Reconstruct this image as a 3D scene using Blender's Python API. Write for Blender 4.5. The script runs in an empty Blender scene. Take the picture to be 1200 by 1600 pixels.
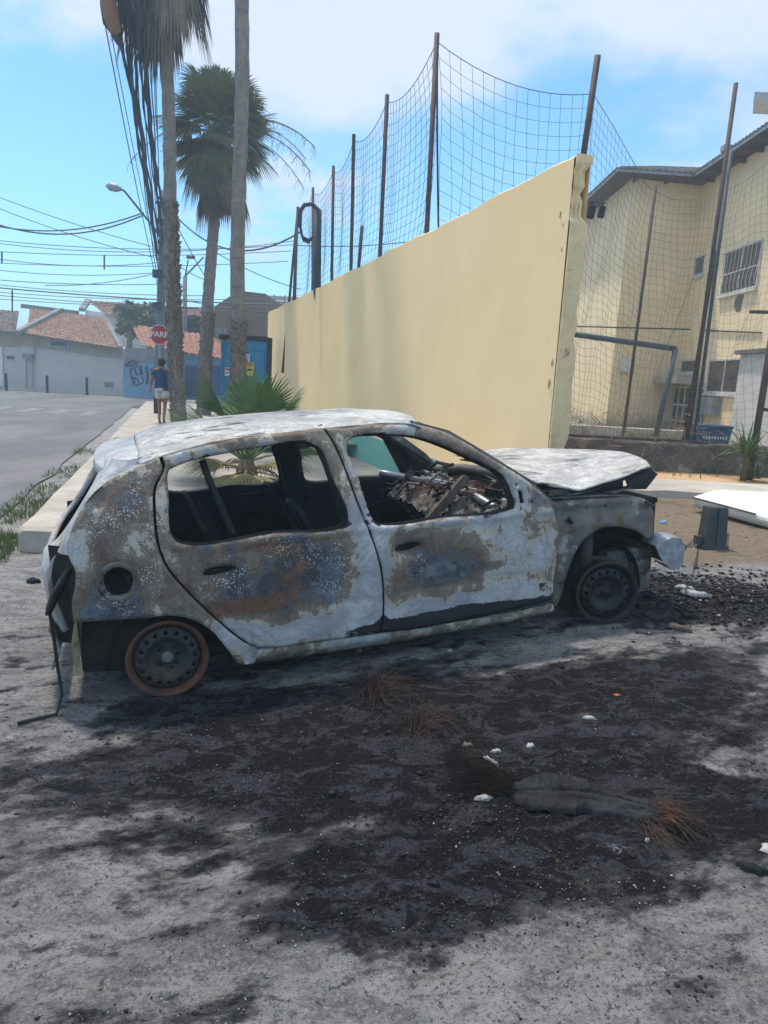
import bpy, bmesh, math, random
import numpy as np
from math import radians, sin, cos, pi, atan2, sqrt
from mathutils import Vector, Matrix, Euler
from mathutils.geometry import delaunay_2d_cdt
random.seed(7); RNG = np.random.default_rng(7)
SC = bpy.context.scene
COL = SC.collection

# ------------------------------------------------------------------ camera
CAM_H, CAM_P, CAM_R, CAM_F = 1.6, radians(10.53), radians(3.09), 1116.0
_F = np.array([0, cos(CAM_P), -sin(CAM_P)]); _U0 = np.array([0, sin(CAM_P), cos(CAM_P)]); _R0 = np.array([1., 0, 0])
_R = _R0*cos(CAM_R)+_U0*sin(CAM_R); _U = _U0*cos(CAM_R)-_R0*sin(CAM_R)
_O = np.array([0, 0, CAM_H])
cd = bpy.data.cameras.new('camera'); co = bpy.data.objects.new('camera', cd); COL.objects.link(co)
co.matrix_world = Matrix(((_R[0], _U[0], -_F[0], 0), (_R[1], _U[1], -_F[1], 0), (_R[2], _U[2], -_F[2], CAM_H), (0, 0, 0, 1)))
cd.sensor_fit = 'VERTICAL'; cd.sensor_height = 24; cd.lens = CAM_F/1600*24; cd.clip_start = .05; cd.clip_end = 3000
SC.camera = co

def ray(px, py): return _F+(px-600)/CAM_F*_R-(py-800)/CAM_F*_U
def V(px, py, Y):                       # survey point: the photo's sight line met at distance Y
    d = ray(px, py); return Vector(_O+d*(Y/d[1]))
def VX(px, py, X):
    d = ray(px, py); return Vector(_O+d*(X/d[0]))

# ------------------------------------------------------------------ light
SUN_AZ, SUN_EL = radians(-36), radians(69)
w = bpy.data.worlds.new('World'); SC.world = w; w.use_nodes = True
nt = w.node_tree; N = nt.nodes; L = nt.links
for n in list(N): N.remove(n)
def nd(t, **k):
    n = N.new(t)
    for a, b in k.items(): setattr(n, a, b)
    return n
out = nd('ShaderNodeOutputWorld'); bg = nd('ShaderNodeBackground'); L.new(bg.outputs[0], out.inputs[0])
sky = nd('ShaderNodeTexSky', sky_type='NISHITA'); sky.sun_disc = False; sky.sun_elevation = SUN_EL; sky.sun_rotation = SUN_AZ
sky.air_density = 1.0; sky.dust_density = .2; sky.ozone_density = 1.6
bg.inputs[1].default_value = .125
tc = nd('ShaderNodeTexCoord'); sep = nd('ShaderNodeSeparateXYZ'); L.new(tc.outputs['Generated'], sep.inputs[0])
def wm(op, a, b=None, c=None):
    n = nd('ShaderNodeMath', operation=op)
    for i, v in enumerate((a, b, c)):
        if v is None: continue
        if isinstance(v, (int, float)): n.inputs[i].default_value = v
        else: L.new(v, n.inputs[i])
    return n.outputs[0]
zz = wm('ADD', wm('MAXIMUM', sep.outputs[2], 0.0), .22)
cx = wm('DIVIDE', sep.outputs[0], zz); cy = wm('DIVIDE', sep.outputs[1], zz)
cb = nd('ShaderNodeCombineXYZ'); L.new(cx, cb.inputs[0]); L.new(cy, cb.inputs[1])
cn = nd('ShaderNodeTexNoise'); cn.inputs['Scale'].default_value = 1.15; cn.inputs['Detail'].default_value = 7; cn.inputs['Roughness'].default_value = .52
mp = nd('ShaderNodeMapping'); mp.inputs['Location'].default_value = (3.35, 1.3, 0); L.new(cb.outputs[0], mp.inputs[0]); L.new(mp.outputs[0], cn.inputs[0])
elev = wm('MULTIPLY', wm('SUBTRACT', sep.outputs[2], .30), .85)
cl = wm('ADD', cn.outputs[0], elev)
ra = nd('ShaderNodeMapRange', interpolation_type='SMOOTHSTEP'); L.new(cl, ra.inputs[0]); ra.inputs[1].default_value = .47; ra.inputs[2].default_value = .62
cloudf = wm('MULTIPLY', ra.outputs[0], .88)
tint = nd('ShaderNodeMix', data_type='RGBA', blend_type='MULTIPLY'); tint.inputs[0].default_value = 1; L.new(sky.outputs[0], tint.inputs[6]); tint.inputs[7].default_value = (.66, 1.02, 1.16, 1)
mx = nd('ShaderNodeMix', data_type='RGBA'); L.new(cloudf, mx.inputs[0]); L.new(tint.outputs[2], mx.inputs[6]); mx.inputs[7].default_value = (4.5, 4.85, 5.7, 1)
L.new(mx.outputs[2], bg.inputs[0])
sd = bpy.data.lights.new('sun', 'SUN'); sd.energy = 3.0; sd.angle = radians(3.5); sd.color = (1, .91, .78)
so = bpy.data.objects.new('sun', sd); COL.objects.link(so)
sdir = Vector((sin(SUN_AZ)*cos(SUN_EL), cos(SUN_AZ)*cos(SUN_EL), sin(SUN_EL)))
so.rotation_euler = sdir.to_track_quat('Z', 'Y').to_euler(); so.location = (-20, 10, 30)
SC.view_settings.view_transform = 'Standard'; SC.view_settings.look = 'None'; SC.view_settings.exposure = .62; SC.view_settings.gamma = 1
SC.render.engine = 'CYCLES'

# ------------------------------------------------------------------ materials
class MT:
    def __init__(s, name, rough=.8, metal=0., spec=.4):
        s.m = bpy.data.materials.new(name); s.m.use_nodes = True
        s.N = s.m.node_tree.nodes; s.L = s.m.node_tree.links
        s.b = s.N['Principled BSDF']; s.b.inputs['Roughness'].default_value = rough; s.b.inputs['Metallic'].default_value = metal
        s.b.inputs['Specular IOR Level'].default_value = spec
        s.tc = s.N.new('ShaderNodeTexCoord').outputs['Object']
    def put(s, sock, v):
        if isinstance(v, (int, float)): sock.default_value = v
        elif isinstance(v, (tuple, list)): sock.default_value = tuple(v)+((1,) if len(v) == 3 and sock.type == 'RGBA' else ())
        else: s.L.new(v, sock)
    def noise(s, scale, detail=5, rough=.6, stretch=None, vec=None, dist=0, rot=None):
        n = s.N.new('ShaderNodeTexNoise'); n.inputs['Scale'].default_value = scale; n.inputs['Detail'].default_value = detail
        n.inputs['Roughness'].default_value = rough; n.inputs['Distortion'].default_value = dist
        v = vec or s.tc
        if stretch or rot:
            mp = s.N.new('ShaderNodeMapping'); s.L.new(v, mp.inputs[0]); v = mp.outputs[0]
            if stretch: mp.inputs['Scale'].default_value = stretch
            if rot: mp.inputs['Rotation'].default_value = rot
        s.L.new(v, n.inputs[0]); return n.outputs[0]
    def vor(s, scale, feature='F1', stretch=None, out='Distance', rnd=1):
        n = s.N.new('ShaderNodeTexVoronoi'); n.feature = feature; n.inputs['Scale'].default_value = scale; n.inputs['Randomness'].default_value = rnd
        v = s.tc
        if stretch:
            mp = s.N.new('ShaderNodeMapping'); s.L.new(v, mp.inputs[0]); v = mp.outputs[0]; mp.inputs['Scale'].default_value = stretch
        s.L.new(v, n.inputs['Vector']); return n.outputs[out]
    def math(s, op, a, b=None, c=None):
        n = s.N.new('ShaderNodeMath'); n.operation = op
        for i, v in enumerate((a, b, c)):
            if v is not None: s.put(n.inputs[i], v)
        return n.outputs[0]
    def rng(s, v, a, b, c=0., d=1.):
        n = s.N.new('ShaderNodeMapRange'); n.interpolation_type = 'SMOOTHSTEP'; s.put(n.inputs[0], v)
        for i, q in zip((1, 2, 3, 4), (a, b, c, d)): n.inputs[i].default_value = q
        return n.outputs[0]
    def mix(s, f, a, b, mode='MIX'):
        n = s.N.new('ShaderNodeMix'); n.data_type = 'RGBA'; n.blend_type = mode
        s.put(n.inputs[0], f); s.put(n.inputs[6], a); s.put(n.inputs[7], b); return n.outputs[2]
    def attr(s, name):
        n = s.N.new('ShaderNodeAttribute'); n.attribute_name = name; return n
    def xyz(s, which=None):
        n = s.N.new('ShaderNodeSeparateXYZ'); s.L.new(which or s.tc, n.inputs[0]); return n.outputs
    def col(s, c): s.put(s.b.inputs['Base Color'], c); return s
    def rough(s, v): s.put(s.b.inputs['Roughness'], v); return s
    def bump(s, h, strength=.5, dist=.01):
        n = s.N.new('ShaderNodeBump'); n.inputs['Strength'].default_value = strength; n.inputs['Distance'].default_value = dist
        s.put(n.inputs['Height'], h); s.L.new(n.outputs[0], s.b.inputs['Normal']); return s

def weathered(name, c1, c2, scale=3, rough=.8, metal=0, over=(), bump=.3, bdist=.01, bscale=30, stretch=None, spec=.22):
    """two tones by noise; over = (colour, scale, lo, hi[, stretch]) stain layers"""
    m = MT(name, rough, metal, spec)
    c = m.mix(m.rng(m.noise(scale, 6, .65, stretch), .32, .68), c1, c2)
    for o in over:
        c = m.mix(m.rng(m.noise(o[1], 8, .7, o[4] if len(o) > 4 else None), o[2], o[3]), c, o[0])
    m.col(c)
    if bump: m.bump(m.noise(bscale, 6, .7, stretch), bump, bdist)
    return m.m

MAT = {}
MAT['char'] = weathered('char', (.009, .009, .010), (.030, .028, .027), 9, .8, 0, [((.075, .05, .036), 5, .62, .72), ((.10, .105, .11), 26, .68, .74)], .6, .01, 40)
MAT['char_soft'] = weathered('charred_inside', (.010, .011, .014), (.03, .032, .038), 6, .65, 0, [((.09, .095, .11), 14, .62, .75, (1, 1, 3))], .5, .01, 30)
MAT['rust'] = weathered('rust', (.125, .058, .038), (.075, .042, .034), 9, .85, 0, [((.22, .16, .13), 30, .58, .7), ((.03, .03, .035), 6, .55, .7)], .5, .004, 90)
MAT['rimdark'] = weathered('burnt_steel', (.028, .034, .042), (.055, .05, .045), 8, .6, .15, [((.12, .06, .038), 9, .56, .68), ((.02, .02, .022), 5, .58, .7)], .3, .002, 90)
MAT['rimblack'] = weathered('sooty_rim_steel', (.010, .011, .013), (.03, .03, .032), 14, .45, .2, [((.09, .055, .04), 16, .64, .74)], .3, .002, 90)
MAT['hub'] = weathered('hub_cap_grey', (.20, .19, .18), (.12, .115, .11), 30, .6)
MAT['steel'] = weathered('bare_steel', (.36, .40, .45), (.22, .25, .29), 12, .42, .55, [((.16, .10, .06), 9, .62, .72)], .2, .004, 50)
MAT['innerwing'] = weathered('burnt_inner_wing', (.17, .16, .145), (.075, .075, .078), 4, .7, .1, [((.30, .31, .31), 5, .54, .64), ((.13, .085, .05), 7, .54, .64), ((.025, .025, .027), 6, .57, .66), ((.24, .21, .17), 22, .6, .7)], .5, .006, 50)
MAT['ashybar'] = weathered('ashy_bar', (.13, .11, .095), (.07, .06, .055), 14, .8)
MAT['yellowstrip'] = weathered('scorched_strip', (.36, .31, .19), (.12, .09, .06), 22, .8)

def paint_material():
    m = MT('burnt_paint', .62, 0, .35)
    a = m.attr('burn'); s = m.N.new('ShaderNodeSeparateColor'); m.L.new(a.outputs['Color'], s.inputs[0])
    Wt, Rs, Bl = s.outputs; So = m.attr('soot').outputs['Fac']
    big = m.noise(4.2, 7, .62, dist=.5); mid = m.noise(14, 7, .68); fine = m.noise(85, 4, .7); vfine = m.noise(230, 3, .7)
    strk = m.noise(9, 6, .65, (1, 1, .22), dist=.4)
    S5 = lambda v, k: m.math('MULTIPLY', m.math('SUBTRACT', v, .5), k)
    nz = m.math('ADD', S5(big, 1.25), m.math('ADD', S5(mid, .60), S5(strk, .60)))
    wv = m.math('ADD', m.math('MULTIPLY', Wt, .80), m.math('ADD', nz, S5(fine, .16)))
    rp = m.N.new('ShaderNodeValToRGB'); m.L.new(wv, rp.inputs[0]); el = rp.color_ramp.elements
    st = [(0, (.04, .045, .055)), (.12, (.085, .10, .125)), (.20, (.10, .068, .048)), (.28, (.165, .125, .09)), (.34, (.115, .105, .10)), (.405, (.23, .195, .15)), (.44, (.085, .062, .048)), (.465, (.30, .27, .22)), (.51, (.42, .37, .29)), (.585, (.41, .42, .43)), (.62, (.28, .30, .33)), (.655, (.43, .45, .465)),
          (.73, (.36, .385, .42)), (.78, (.49, .50, .51)), (.86, (.44, .46, .49)), (1.0, (.55, .55, .54))]
    el[0].position, el[0].color = st[0][0], (*st[0][1], 1); el[1].position, el[1].color = st[-1][0], (*st[-1][1], 1)
    for p_, c_ in st[1:-1]: e_ = el.new(p_); e_.color = (*c_, 1)
    c = rp.outputs[0]; wm_ = m.rng(wv, .47, .54)
    c = m.mix(m.math('MULTIPLY', wm_, m.rng(m.noise(2.1, 5, .6, (1, 1, 1.6), dist=.8), .46, .60, 0, .62)), c, (.20, .215, .24)); c = m.mix(m.math('MULTIPLY', wm_, m.rng(m.noise(8, 7, .75, (1, 1, .4)), .58, .66, 0, .75)), c, (.19, .165, .135))
    c = m.mix(m.rng(vfine, .52, .74, 0, .8), c, m.mix(wm_, (.27, .26, .25), (.30, .30, .31)))
    con = m.math('FRACT', m.math('MULTIPLY', m.noise(2.6, 3, .5, dist=1.4), 8.0)); conl = m.rng(m.math('ABSOLUTE', m.math('SUBTRACT', con, .5)), .25, .5)
    c = m.mix(m.math('MULTIPLY', m.math('MULTIPLY', conl, wm_), m.rng(m.noise(4.5, 3), .36, .58, 0, .45)), c, (.19, .20, .225))
    rs = m.rng(m.math('ADD', Rs, m.math('ADD', S5(m.noise(7, 7, .7), 1.0), S5(fine, .35))), .50, .60, 0, .85); c = m.mix(rs, c, m.mix(m.rng(m.noise(30, 6), .4, .62), (.16, .08, .042), (.085, .055, .042)))
    nz2 = m.math('ADD', S5(m.noise(6, 6, .6, dist=.8), 1.1), S5(m.noise(22, 5, .75), .7))
    bl = m.rng(m.math('ADD', Bl, nz2), .46, .60, 0, .9); c = m.mix(bl, c, m.mix(m.rng(m.noise(18, 5), .38, .62), (.07, .095, .135), (.15, .17, .19)))
    # crusty white blisters on brown
    bz = m.rng(m.noise(5, 4, .6), .44, .60)
    vd = m.vor(95, 'F1'); bl2 = m.math('MULTIPLY', m.math('MULTIPLY', m.rng(vd, .42, .30), bz), m.rng(m.attr('crust').outputs['Fac'], .2, .7))
    bl3 = m.math('MULTIPLY', bl2, m.rng(m.noise(26, 4, .7), .42, .52)); c = m.mix(bl3, c, (.52, .53, .54))
    sv = m.rng(m.math('ADD', So, m.math('MULTIPLY', m.math('SUBTRACT', m.noise(7, 7, .7, (1, 1, 2.2)), .5), 1.0)), .50, .57)
    c = m.mix(sv, c, (.018, .02, .024))
    m.col(c); m.rough(m.mix(wm_, (.7,)*3, (.55,)*3))
    h = m.math('ADD', m.math('MULTIPLY', bl3, .8), m.math('ADD', m.math('MULTIPLY', fine, .35), m.math('MULTIPLY', m.noise(9, 4, .55, dist=.6), 1.6)))
    h = m.math('ADD', h, m.math('MULTIPLY', wm_, .25))
    m.bump(h, .5, .008)
    return m.m
MAT['paint'] = paint_material()
def roof_material():
    m = MT('burnt_roof_paint', .6, 0, .35)
    c = m.mix(m.rng(m.noise(6, 6, .65), .38, .62), (.30, .31, .32), (.52, .525, .52)); c = m.mix(m.rng(m.noise(2.4, 6, .7, (.5, 1.4, 1)), .54, .68, 0, .65), c, (.24, .235, .23))
    c = m.mix(m.rng(m.noise(34, 6, .8), .50, .60, 0, .8), c, (.22, .22, .225)); c = m.mix(m.rng(m.noise(4.5, 7, .75, (.6, 1.5, 1)), .56, .62, 0, .7), c, (.24, .20, .15))
    c = m.mix(m.rng(m.noise(120, 3, .8), .56, .66, 0, .7), c, (.20, .20, .21))
    g = m.rng(m.noise(2.2, 4, .6), .48, .66)
    fl = m.math('MULTIPLY', m.rng(m.noise(13, 6, .72, (.32, 1.6, 1)), .53, .57), m.rng(g, .0, .5))
    c = m.mix(fl, c, (.045, .05, .06))
    fl2 = m.rng(m.math('ADD', m.attr('soot').outputs['Fac'], m.math('SUBTRACT', m.noise(9, 6, .7, (.4, 1.5, 1)), .5)), .48, .56)
    c = m.mix(fl2, c, (.12, .13, .15))
    c = m.mix(m.rng(m.math('ADD', m.attr('crust').outputs['Fac'], m.math('SUBTRACT', m.noise(8, 6, .7), .5)), .5, .6), c, (.30, .22, .15))
    m.col(c); m.bump(m.math('ADD', m.noise(70, 5, .7), m.math('MULTIPLY', fl, -.8)), .55, .006)
    return m.m
MAT['roof'] = roof_material()

# ------------------------------------------------------------------ mesh helpers
def link(name, me, mats, parent=None, smooth=False):
    for m in (mats if isinstance(mats, (list, tuple)) else [mats]): me.materials.append(MAT[m] if isinstance(m, str) else m)
    o = bpy.data.objects.new(name, me); COL.objects.link(o)
    if parent is not None: o.parent = parent
    if smooth: me.polygons.foreach_set('use_smooth', [True]*len(me.polygons))
    me.update()
    return o
def empty(name, loc=(0, 0, 0), M=None):
    o = bpy.data.objects.new(name, None); COL.objects.link(o); o.empty_display_size = .2
    if M is not None: o.matrix_world = M
    else: o.location = loc
    return o
def tag(o, label=None, cat=None, group=None, kind=None):
    for k, v in (('label', label), ('category', cat), ('group', group), ('kind', kind)):
        if v: o[k] = v
    return o
class MB:
    def __init__(s, org=(0, 0, 0)): s.v = []; s.f = []; s.m = []; s.o = Vector(org); s.cur = 0
    def add(s, vs, fs, m=None):
        b = len(s.v); s.v += [tuple(Vector(p)-s.o) for p in vs]; s.f += [tuple(b+i for i in f) for f in fs]; s.m += [s.cur if m is None else m]*len(fs); return s
    def box(s, c, sz, R=None, taper=1, m=None):
        R = R or Matrix.Identity(3); c = Vector(c); x, y, z = [q/2 for q in sz]; vs = []
        for k in (-1, 1):
            t = taper if k > 0 else 1
            for a, b in ((-1, -1), (1, -1), (1, 1), (-1, 1)): vs.append(c+R@Vector((a*x*t, b*y*t, k*z)))
        return s.add(vs, [(3, 2, 1, 0), (4, 5, 6, 7), (0, 1, 5, 4), (1, 2, 6, 5), (2, 3, 7, 6), (3, 0, 4, 7)], m)
    def b2(s, a, b, m=None):
        a, b = Vector(a), Vector(b); return s.box((a+b)/2, [abs(q) for q in (b-a)], m=m)
    def tube(s, pts, r, n=6, cap=True, m=None):
        pts = [Vector(p) for p in pts]; rs = r if isinstance(r, (list, tuple)) else [r]*len(pts); vs = []; fs = []; ref = None
        for i, p in enumerate(pts):
            t = (pts[min(i+1, len(pts)-1)]-pts[max(i-1, 0)])
            if t.length < 1e-9: t = Vector((0, 0, 1))
            t.normalize()
            if ref is None: ref = Vector((0, 0, 1)) if abs(t.z) < .9 else Vector((1, 0, 0))
            u = t.cross(ref).normalized(); ref = u.cross(t).normalized(); w_ = ref
            for k in range(n): a = 2*pi*k/n; vs.append(p+(u*cos(a)+w_*sin(a))*rs[i])
        for i in range(len(pts)-1):
            for k in range(n): k2 = (k+1) % n; fs.append((i*n+k, i*n+k2, (i+1)*n+k2, (i+1)*n+k))
        if cap: fs.append(tuple(range(n))[::-1]); fs.append(tuple((len(pts)-1)*n+k for k in range(n)))
        return s.add(vs, fs, m)
    def bar(s, a, b, w_, d, up=(0, 0, 1), m=None):
        a, b = Vector(a), Vector(b); t = (b-a).normalized(); up = Vector(up); x = t.cross(up).normalized(); y = x.cross(t); vs = []
        for p in (a, b):
            for i, j in ((-1, -1), (1, -1), (1, 1), (-1, 1)): vs.append(p+x*i*w_/2+y*j*d/2)
        return s.add(vs, [(3, 2, 1, 0), (4, 5, 6, 7), (0, 1, 5, 4), (1, 2, 6, 5), (2, 3, 7, 6), (3, 0, 4, 7)], m)
    def lathe(s, prof, n=32, M=None, m=None, closed=False):   # prof (r, axial) about local Y
        M = M or Matrix.Identity(4); vs = []; fs = []
        for r, y in prof:
            for k in range(n): a = 2*pi*k/n; vs.append(M@Vector((r*cos(a), y, r*sin(a))))
        P = len(prof)
        for i in range(P-1 if not closed else P):
            j = (i+1) % P
            for k in range(n): k2 = (k+1) % n; fs.append((i*n+k, j*n+k, j*n+k2, i*n+k2))
        return s.add(vs, fs, m)
    def prism(s, poly, ext, m=None):    # poly: 3D points, ext: vector
        poly = [Vector(p) for p in poly]; e = Vector(ext); n = len(poly)
        fs = [tuple(range(n))[::-1], tuple(range(n, 2*n))]+[(i, (i+1) % n, n+(i+1) % n, n+i) for i in range(n)]
        return s.add(poly+[p+e for p in poly], fs, m)
    def grid(s, G, m=None, flip=False):
        nu, nv = len(G), len(G[0]); fs = []
        for i in range(nu-1):
            for j in range(nv-1):
                q = (i*nv+j, (i+1)*nv+j, (i+1)*nv+j+1, i*nv+j+1); fs.append(q[::-1] if flip else q)
        return s.add([p for r in G for p in r], fs, m)
    def build(s, name, mats, parent=None, smooth=False, fixn=True):
        me = bpy.data.meshes.new(name); me.from_pydata(s.v, [], s.f)
        if len(set(s.m)) > 1: me.polygons.foreach_set('material_index', s.m)
        if fixn and len(s.f) < 60000:
            bm = bmesh.new(); bm.from_mesh(me); bmesh.ops.recalc_face_normals(bm, faces=bm.faces); bm.to_mesh(me); bm.free()
        return link(name, me, mats, parent, smooth)
def bevel(o, wdt=.01, seg=2):
    b = o.modifiers.new('bevel', 'BEVEL'); b.width = wdt; b.segments = seg; b.limit_method = 'ANGLE'; return o
def solid(o, t, mo=None, off=-1):
    b = o.modifiers.new('solid', 'SOLIDIFY'); b.thickness = t; b.offset = off
    if mo: b.material_offset = mo; b.material_offset_rim = 0
    return o

# value noise
_perm = RNG.random((256, 256))
def vn(x, y):
    xi = np.floor(x).astype(int); yi = np.floor(y).astype(int); fx = x-xi; fy = y-yi; fx = fx*fx*(3-2*fx); fy = fy*fy*(3-2*fy)
    a = _perm[xi % 256, yi % 256]; b = _perm[(xi+1) % 256, yi % 256]; c = _perm[xi % 256, (yi+1) % 256]; d = _perm[(xi+1) % 256, (yi+1) % 256]
    return a+(b-a)*fx+(c-a)*fy+(a-b-c+d)*fx*fy-.5
def fbm(x, y, o=5, r=.5):
    t = 0; a = 1.; f = 1.; n = 0
    for i in range(o): t = t+a*vn(x*f+17.3*i, y*f+9.1*i); n += a; a *= r; f *= 2.03
    return t/n*2

def G0(x, y): return .16+.13*np.tanh((np.asarray(x, float)-.25)/1.4)
def gz(x, y): return float(G0(x, y))
def onground(px, py, dz=0):
    z = .1
    for _ in range(12):
        d = ray(px, py); p = _O+d*((z-CAM_H)/d[2]); z = gz(p[0], p[1])+dz
    return Vector(p)

# ------------------------------------------------------------------ ground
def ground_material():
    m = MT('burnt_lot_ground', .9, 0, .12)
    a = m.attr('mask'); s = m.N.new('ShaderNodeSeparateColor'); m.L.new(a.outputs['Color'], s.inputs[0]); Ch, Ash, Sand = s.outputs
    gr = m.attr('groove').outputs['Fac']; rot = (0, 0, radians(-26)); S5 = lambda v, k: m.math('MULTIPLY', m.math('SUBTRACT', v, .5), k)
    n1 = m.noise(3.4, 9, .70, (1, 2.3, 1), rot=rot, dist=.5); n2 = m.noise(15, 8, .74, (1, 1.8, 1), rot=rot, dist=.3); n3 = m.noise(75, 6, .78); n4 = m.noise(300, 4, .75); n5 = m.noise(6, 6, .7, (1, 1.6, 1), rot=(0, 0, radians(-40)))
    c = m.mix(m.rng(n1, .36, .62), (.25, .25, .26), (.54, .535, .54))
    c = m.mix(m.rng(n5, .50, .66, 0, .6), c, (.48, .455, .42))
    c = m.mix(m.rng(n2, .52, .60, 0, .6), c, (.17, .165, .165)); c = m.mix(m.rng(m.noise(9, 8, .78, (1, 2.2, 1), rot=rot), .57, .63, 0, .6), c, (.12, .115, .118)); c = m.mix(m.rng(n3, .53, .58, 0, .7), c, (.54, .54, .545)); c = m.mix(m.rng(n3, .44, .40, 0, .7), c, (.12, .118, .12)); c = m.mix(m.rng(n4, .56, .60, 0, .8), c, (.055, .053, .055)); c = m.mix(m.rng(m.noise(38, 5, .8), .585, .61, 0, .75), c, (.075, .072, .072)); c = m.mix(m.rng(m.vor(120), .22, .12, 0, .6), c, (.52, .51, .50))
    sand = m.mix(m.rng(n2, .35, .65), (.37, .30, .225), (.25, .205, .155)); sand = m.mix(m.rng(n3, .5, .68, 0, .5), sand, (.16, .13, .10)); sand = m.mix(m.rng(n1, .52, .66, 0, .6), sand, (.22, .19, .16))
    sm = m.rng(m.math('ADD', Sand, S5(n1, .8)), .4, .65); c = m.mix(sm, c, sand)
    t = m.math('ADD', Ch, m.math('ADD', S5(n1, 1.15), S5(n2, .95)))
    film = m.mix(m.rng(n3, .35, .65), (.055, .056, .064), (.115, .112, .115)); film = m.mix(m.rng(n5, .5, .64, 0, .7), film, (.10, .082, .07))
    c = m.mix(m.rng(m.math('ADD', t, m.math('ADD', S5(n3, .75), S5(n4, .35))), .20, .50, 0, .88), c, film)
    t2 = m.math('ADD', t, m.math('ADD', S5(n3, .9), S5(n4, .5)))
    ch = m.mix(m.rng(n3, .42, .62), (.006, .0065, .008), (.026, .026, .031)); ch = m.mix(m.rng(n4, .56, .68, 0, .8), ch, (.11, .115, .125)); ch = m.mix(m.rng(m.noise(6, 8, .75, (1, 1.7, 1), rot=rot, dist=.6), .48, .55, 0, .85), ch, m.mix(m.rng(n3, .4, .6), (.040, .045, .055), (.115, .122, .14))); ch = m.mix(m.rng(m.noise(11, 8, .78, (1, 1.5, 1)), .60, .64, 0, .7), ch, (.12, .105, .095)); ch = m.mix(m.rng(m.noise(19, 8, .8), .64, .68, 0, .8), ch, (.24, .24, .25))
    c = m.mix(m.rng(t2, .46, .66, 0, .97), c, ch)
    ta = m.math('ADD', Ash, m.math('ADD', S5(n2, 1.1), S5(n3, 1.4))); c = m.mix(m.rng(ta, .48, .66, 0, .85), c, (.42, .42, .44))
    c = m.mix(m.rng(gr, .2, .8, 0, .6), c, m.mix(m.rng(n2, .45, .55), (.02, .02, .022), (.22, .19, .15)))
    m.col(c); m.rough(m.rng(t2, .4, .8, .92, .66))
    h = m.math('ADD', m.math('MULTIPLY', n3, m.rng(t, 0, .7, .9, 2.2)), m.math('ADD', m.math('MULTIPLY', n2, 1.4), m.math('MULTIPLY', n4, .6)))
    m.bump(h, 1.0, .020); return m.m
MAT['lot'] = ground_material()
def asphalt():
    m = MT('asphalt', .85, 0, .3)
    n1 = m.noise(.55, 6, .65, (1, .35, 1), rot=(0, 0, .25)); n2 = m.noise(6, 5, .7); n3 = m.noise(90, 4, .75)
    c = m.mix(m.rng(n1, .35, .65), (.098, .102, .115), (.165, .165, .175)); c = m.mix(m.rng(n2, .5, .75, 0, .5), c, (.19, .18, .175))
    c = m.mix(m.rng(m.noise(2.2, 4, .7, (1, .4, 1)), .63, .70, 0, .6), c, (.055, .058, .065))
    c = m.mix(m.rng(n3, .5, .7, 0, .35), c, (.25, .25, .26)); m.col(c); m.bump(m.math('ADD', n3, n2), .4, .01); return m.m
MAT['asphalt'] = asphalt()
def patches(X, Y, lst):
    t = np.zeros_like(X)
    for px, py, rx, ry, ang, amp in lst:
        c = onground(px, py); a = radians(ang); dx = X-c.x; dy = Y-c.y
        u = dx*cos(a)+dy*sin(a); v = -dx*sin(a)+dy*cos(a); t += amp*np.exp(-((u/rx)**2+(v/ry)**2))
    return t
CHARP = [(620, 1100, 1.25, .42, 15, .75), (420, 1130, .5, .3, 10, .25), (700, 1230, .75, .30, -15, .8), (880, 1250, .45, .25, -30, .75), (580, 1340, .42, .26, 5, .85), (640, 1440, .22, .13, 0, .75),
  (1100, 930, .85, .42, 10, 1.3), (1180, 1000, .3, .15, 0, .5), (1000, 930, .4, .2, 10, .5), (1020, 1120, .60, .40, -30, .55), (1150, 1080, .5, .5, 0, .5), (1180, 1230, .35, .25, 0, .35), (150, 1095, .6, .16, 5, .35), (330, 1060, .8, .3, 20, .7),
  (350, 1190, .35, .16, 10, .35), (90, 1230, .5, .05, 12, .30), (120, 1340, .45, .05, 18, .32), (40, 1480, .14, .03, 12, .5), (260, 1250, .4, .08, 15, .25), (300, 1500, .12, .03, 10, .5), (230, 1460, .12, .03, 10, .4),
  (1110, 1370, .12, .08, 0, .35), (1070, 1550, .05, .05, 0, .6), (960, 1560, .06, .1, 0, .2), (330, 1430, .12, .1, 0, -.4), (820, 1500, .22, .12, 0, -.55), (470, 1540, .3, .1, 0, -.3), (820, 1035, .5, .12, 12, -.5), (900, 1010, .4, .10, 10, -.45),
  (560, 1290, .20, .10, 10, -.45), (180, 1420, .3, .18, 5, -.25), (150, 1180, .4, .12, 5, -.15), (980, 1420, .2, .1, 0, -.15), (1120, 1200, .12, .04, -20, -.5), (950, 1260, .2, .1, -20, .5), (1100, 1480, .3, .2, 0, -.3), (880, 1350, .2, .08, 0, .25), (1080, 1250, .25, .15, -20, .35), (240, 1020, .5, .2, 20, .3), (700, 1020, .8, .25, 20, .3), (60, 1000, .6, .3, 0, -.25)]
ASHP = [(840, 1500, .13, .09, 0, .42), (970, 1330, .10, .05, -20, .38), (480, 1270, .25, .12, 0, .25), (830, 1040, .5, .12, 12, .28), (1140, 1000, .22, .05, 5, .5), (450, 1190, .4, .10, 10, .14), (760, 1180, .25, .08, 0, .2), (900, 1215, .15, .04, -20, .15), (540, 1500, .5, .12, 0, .12), (1060, 1140, .25, .08, -10, .18), (800, 990, .5, .1, 12, .15)]
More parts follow.
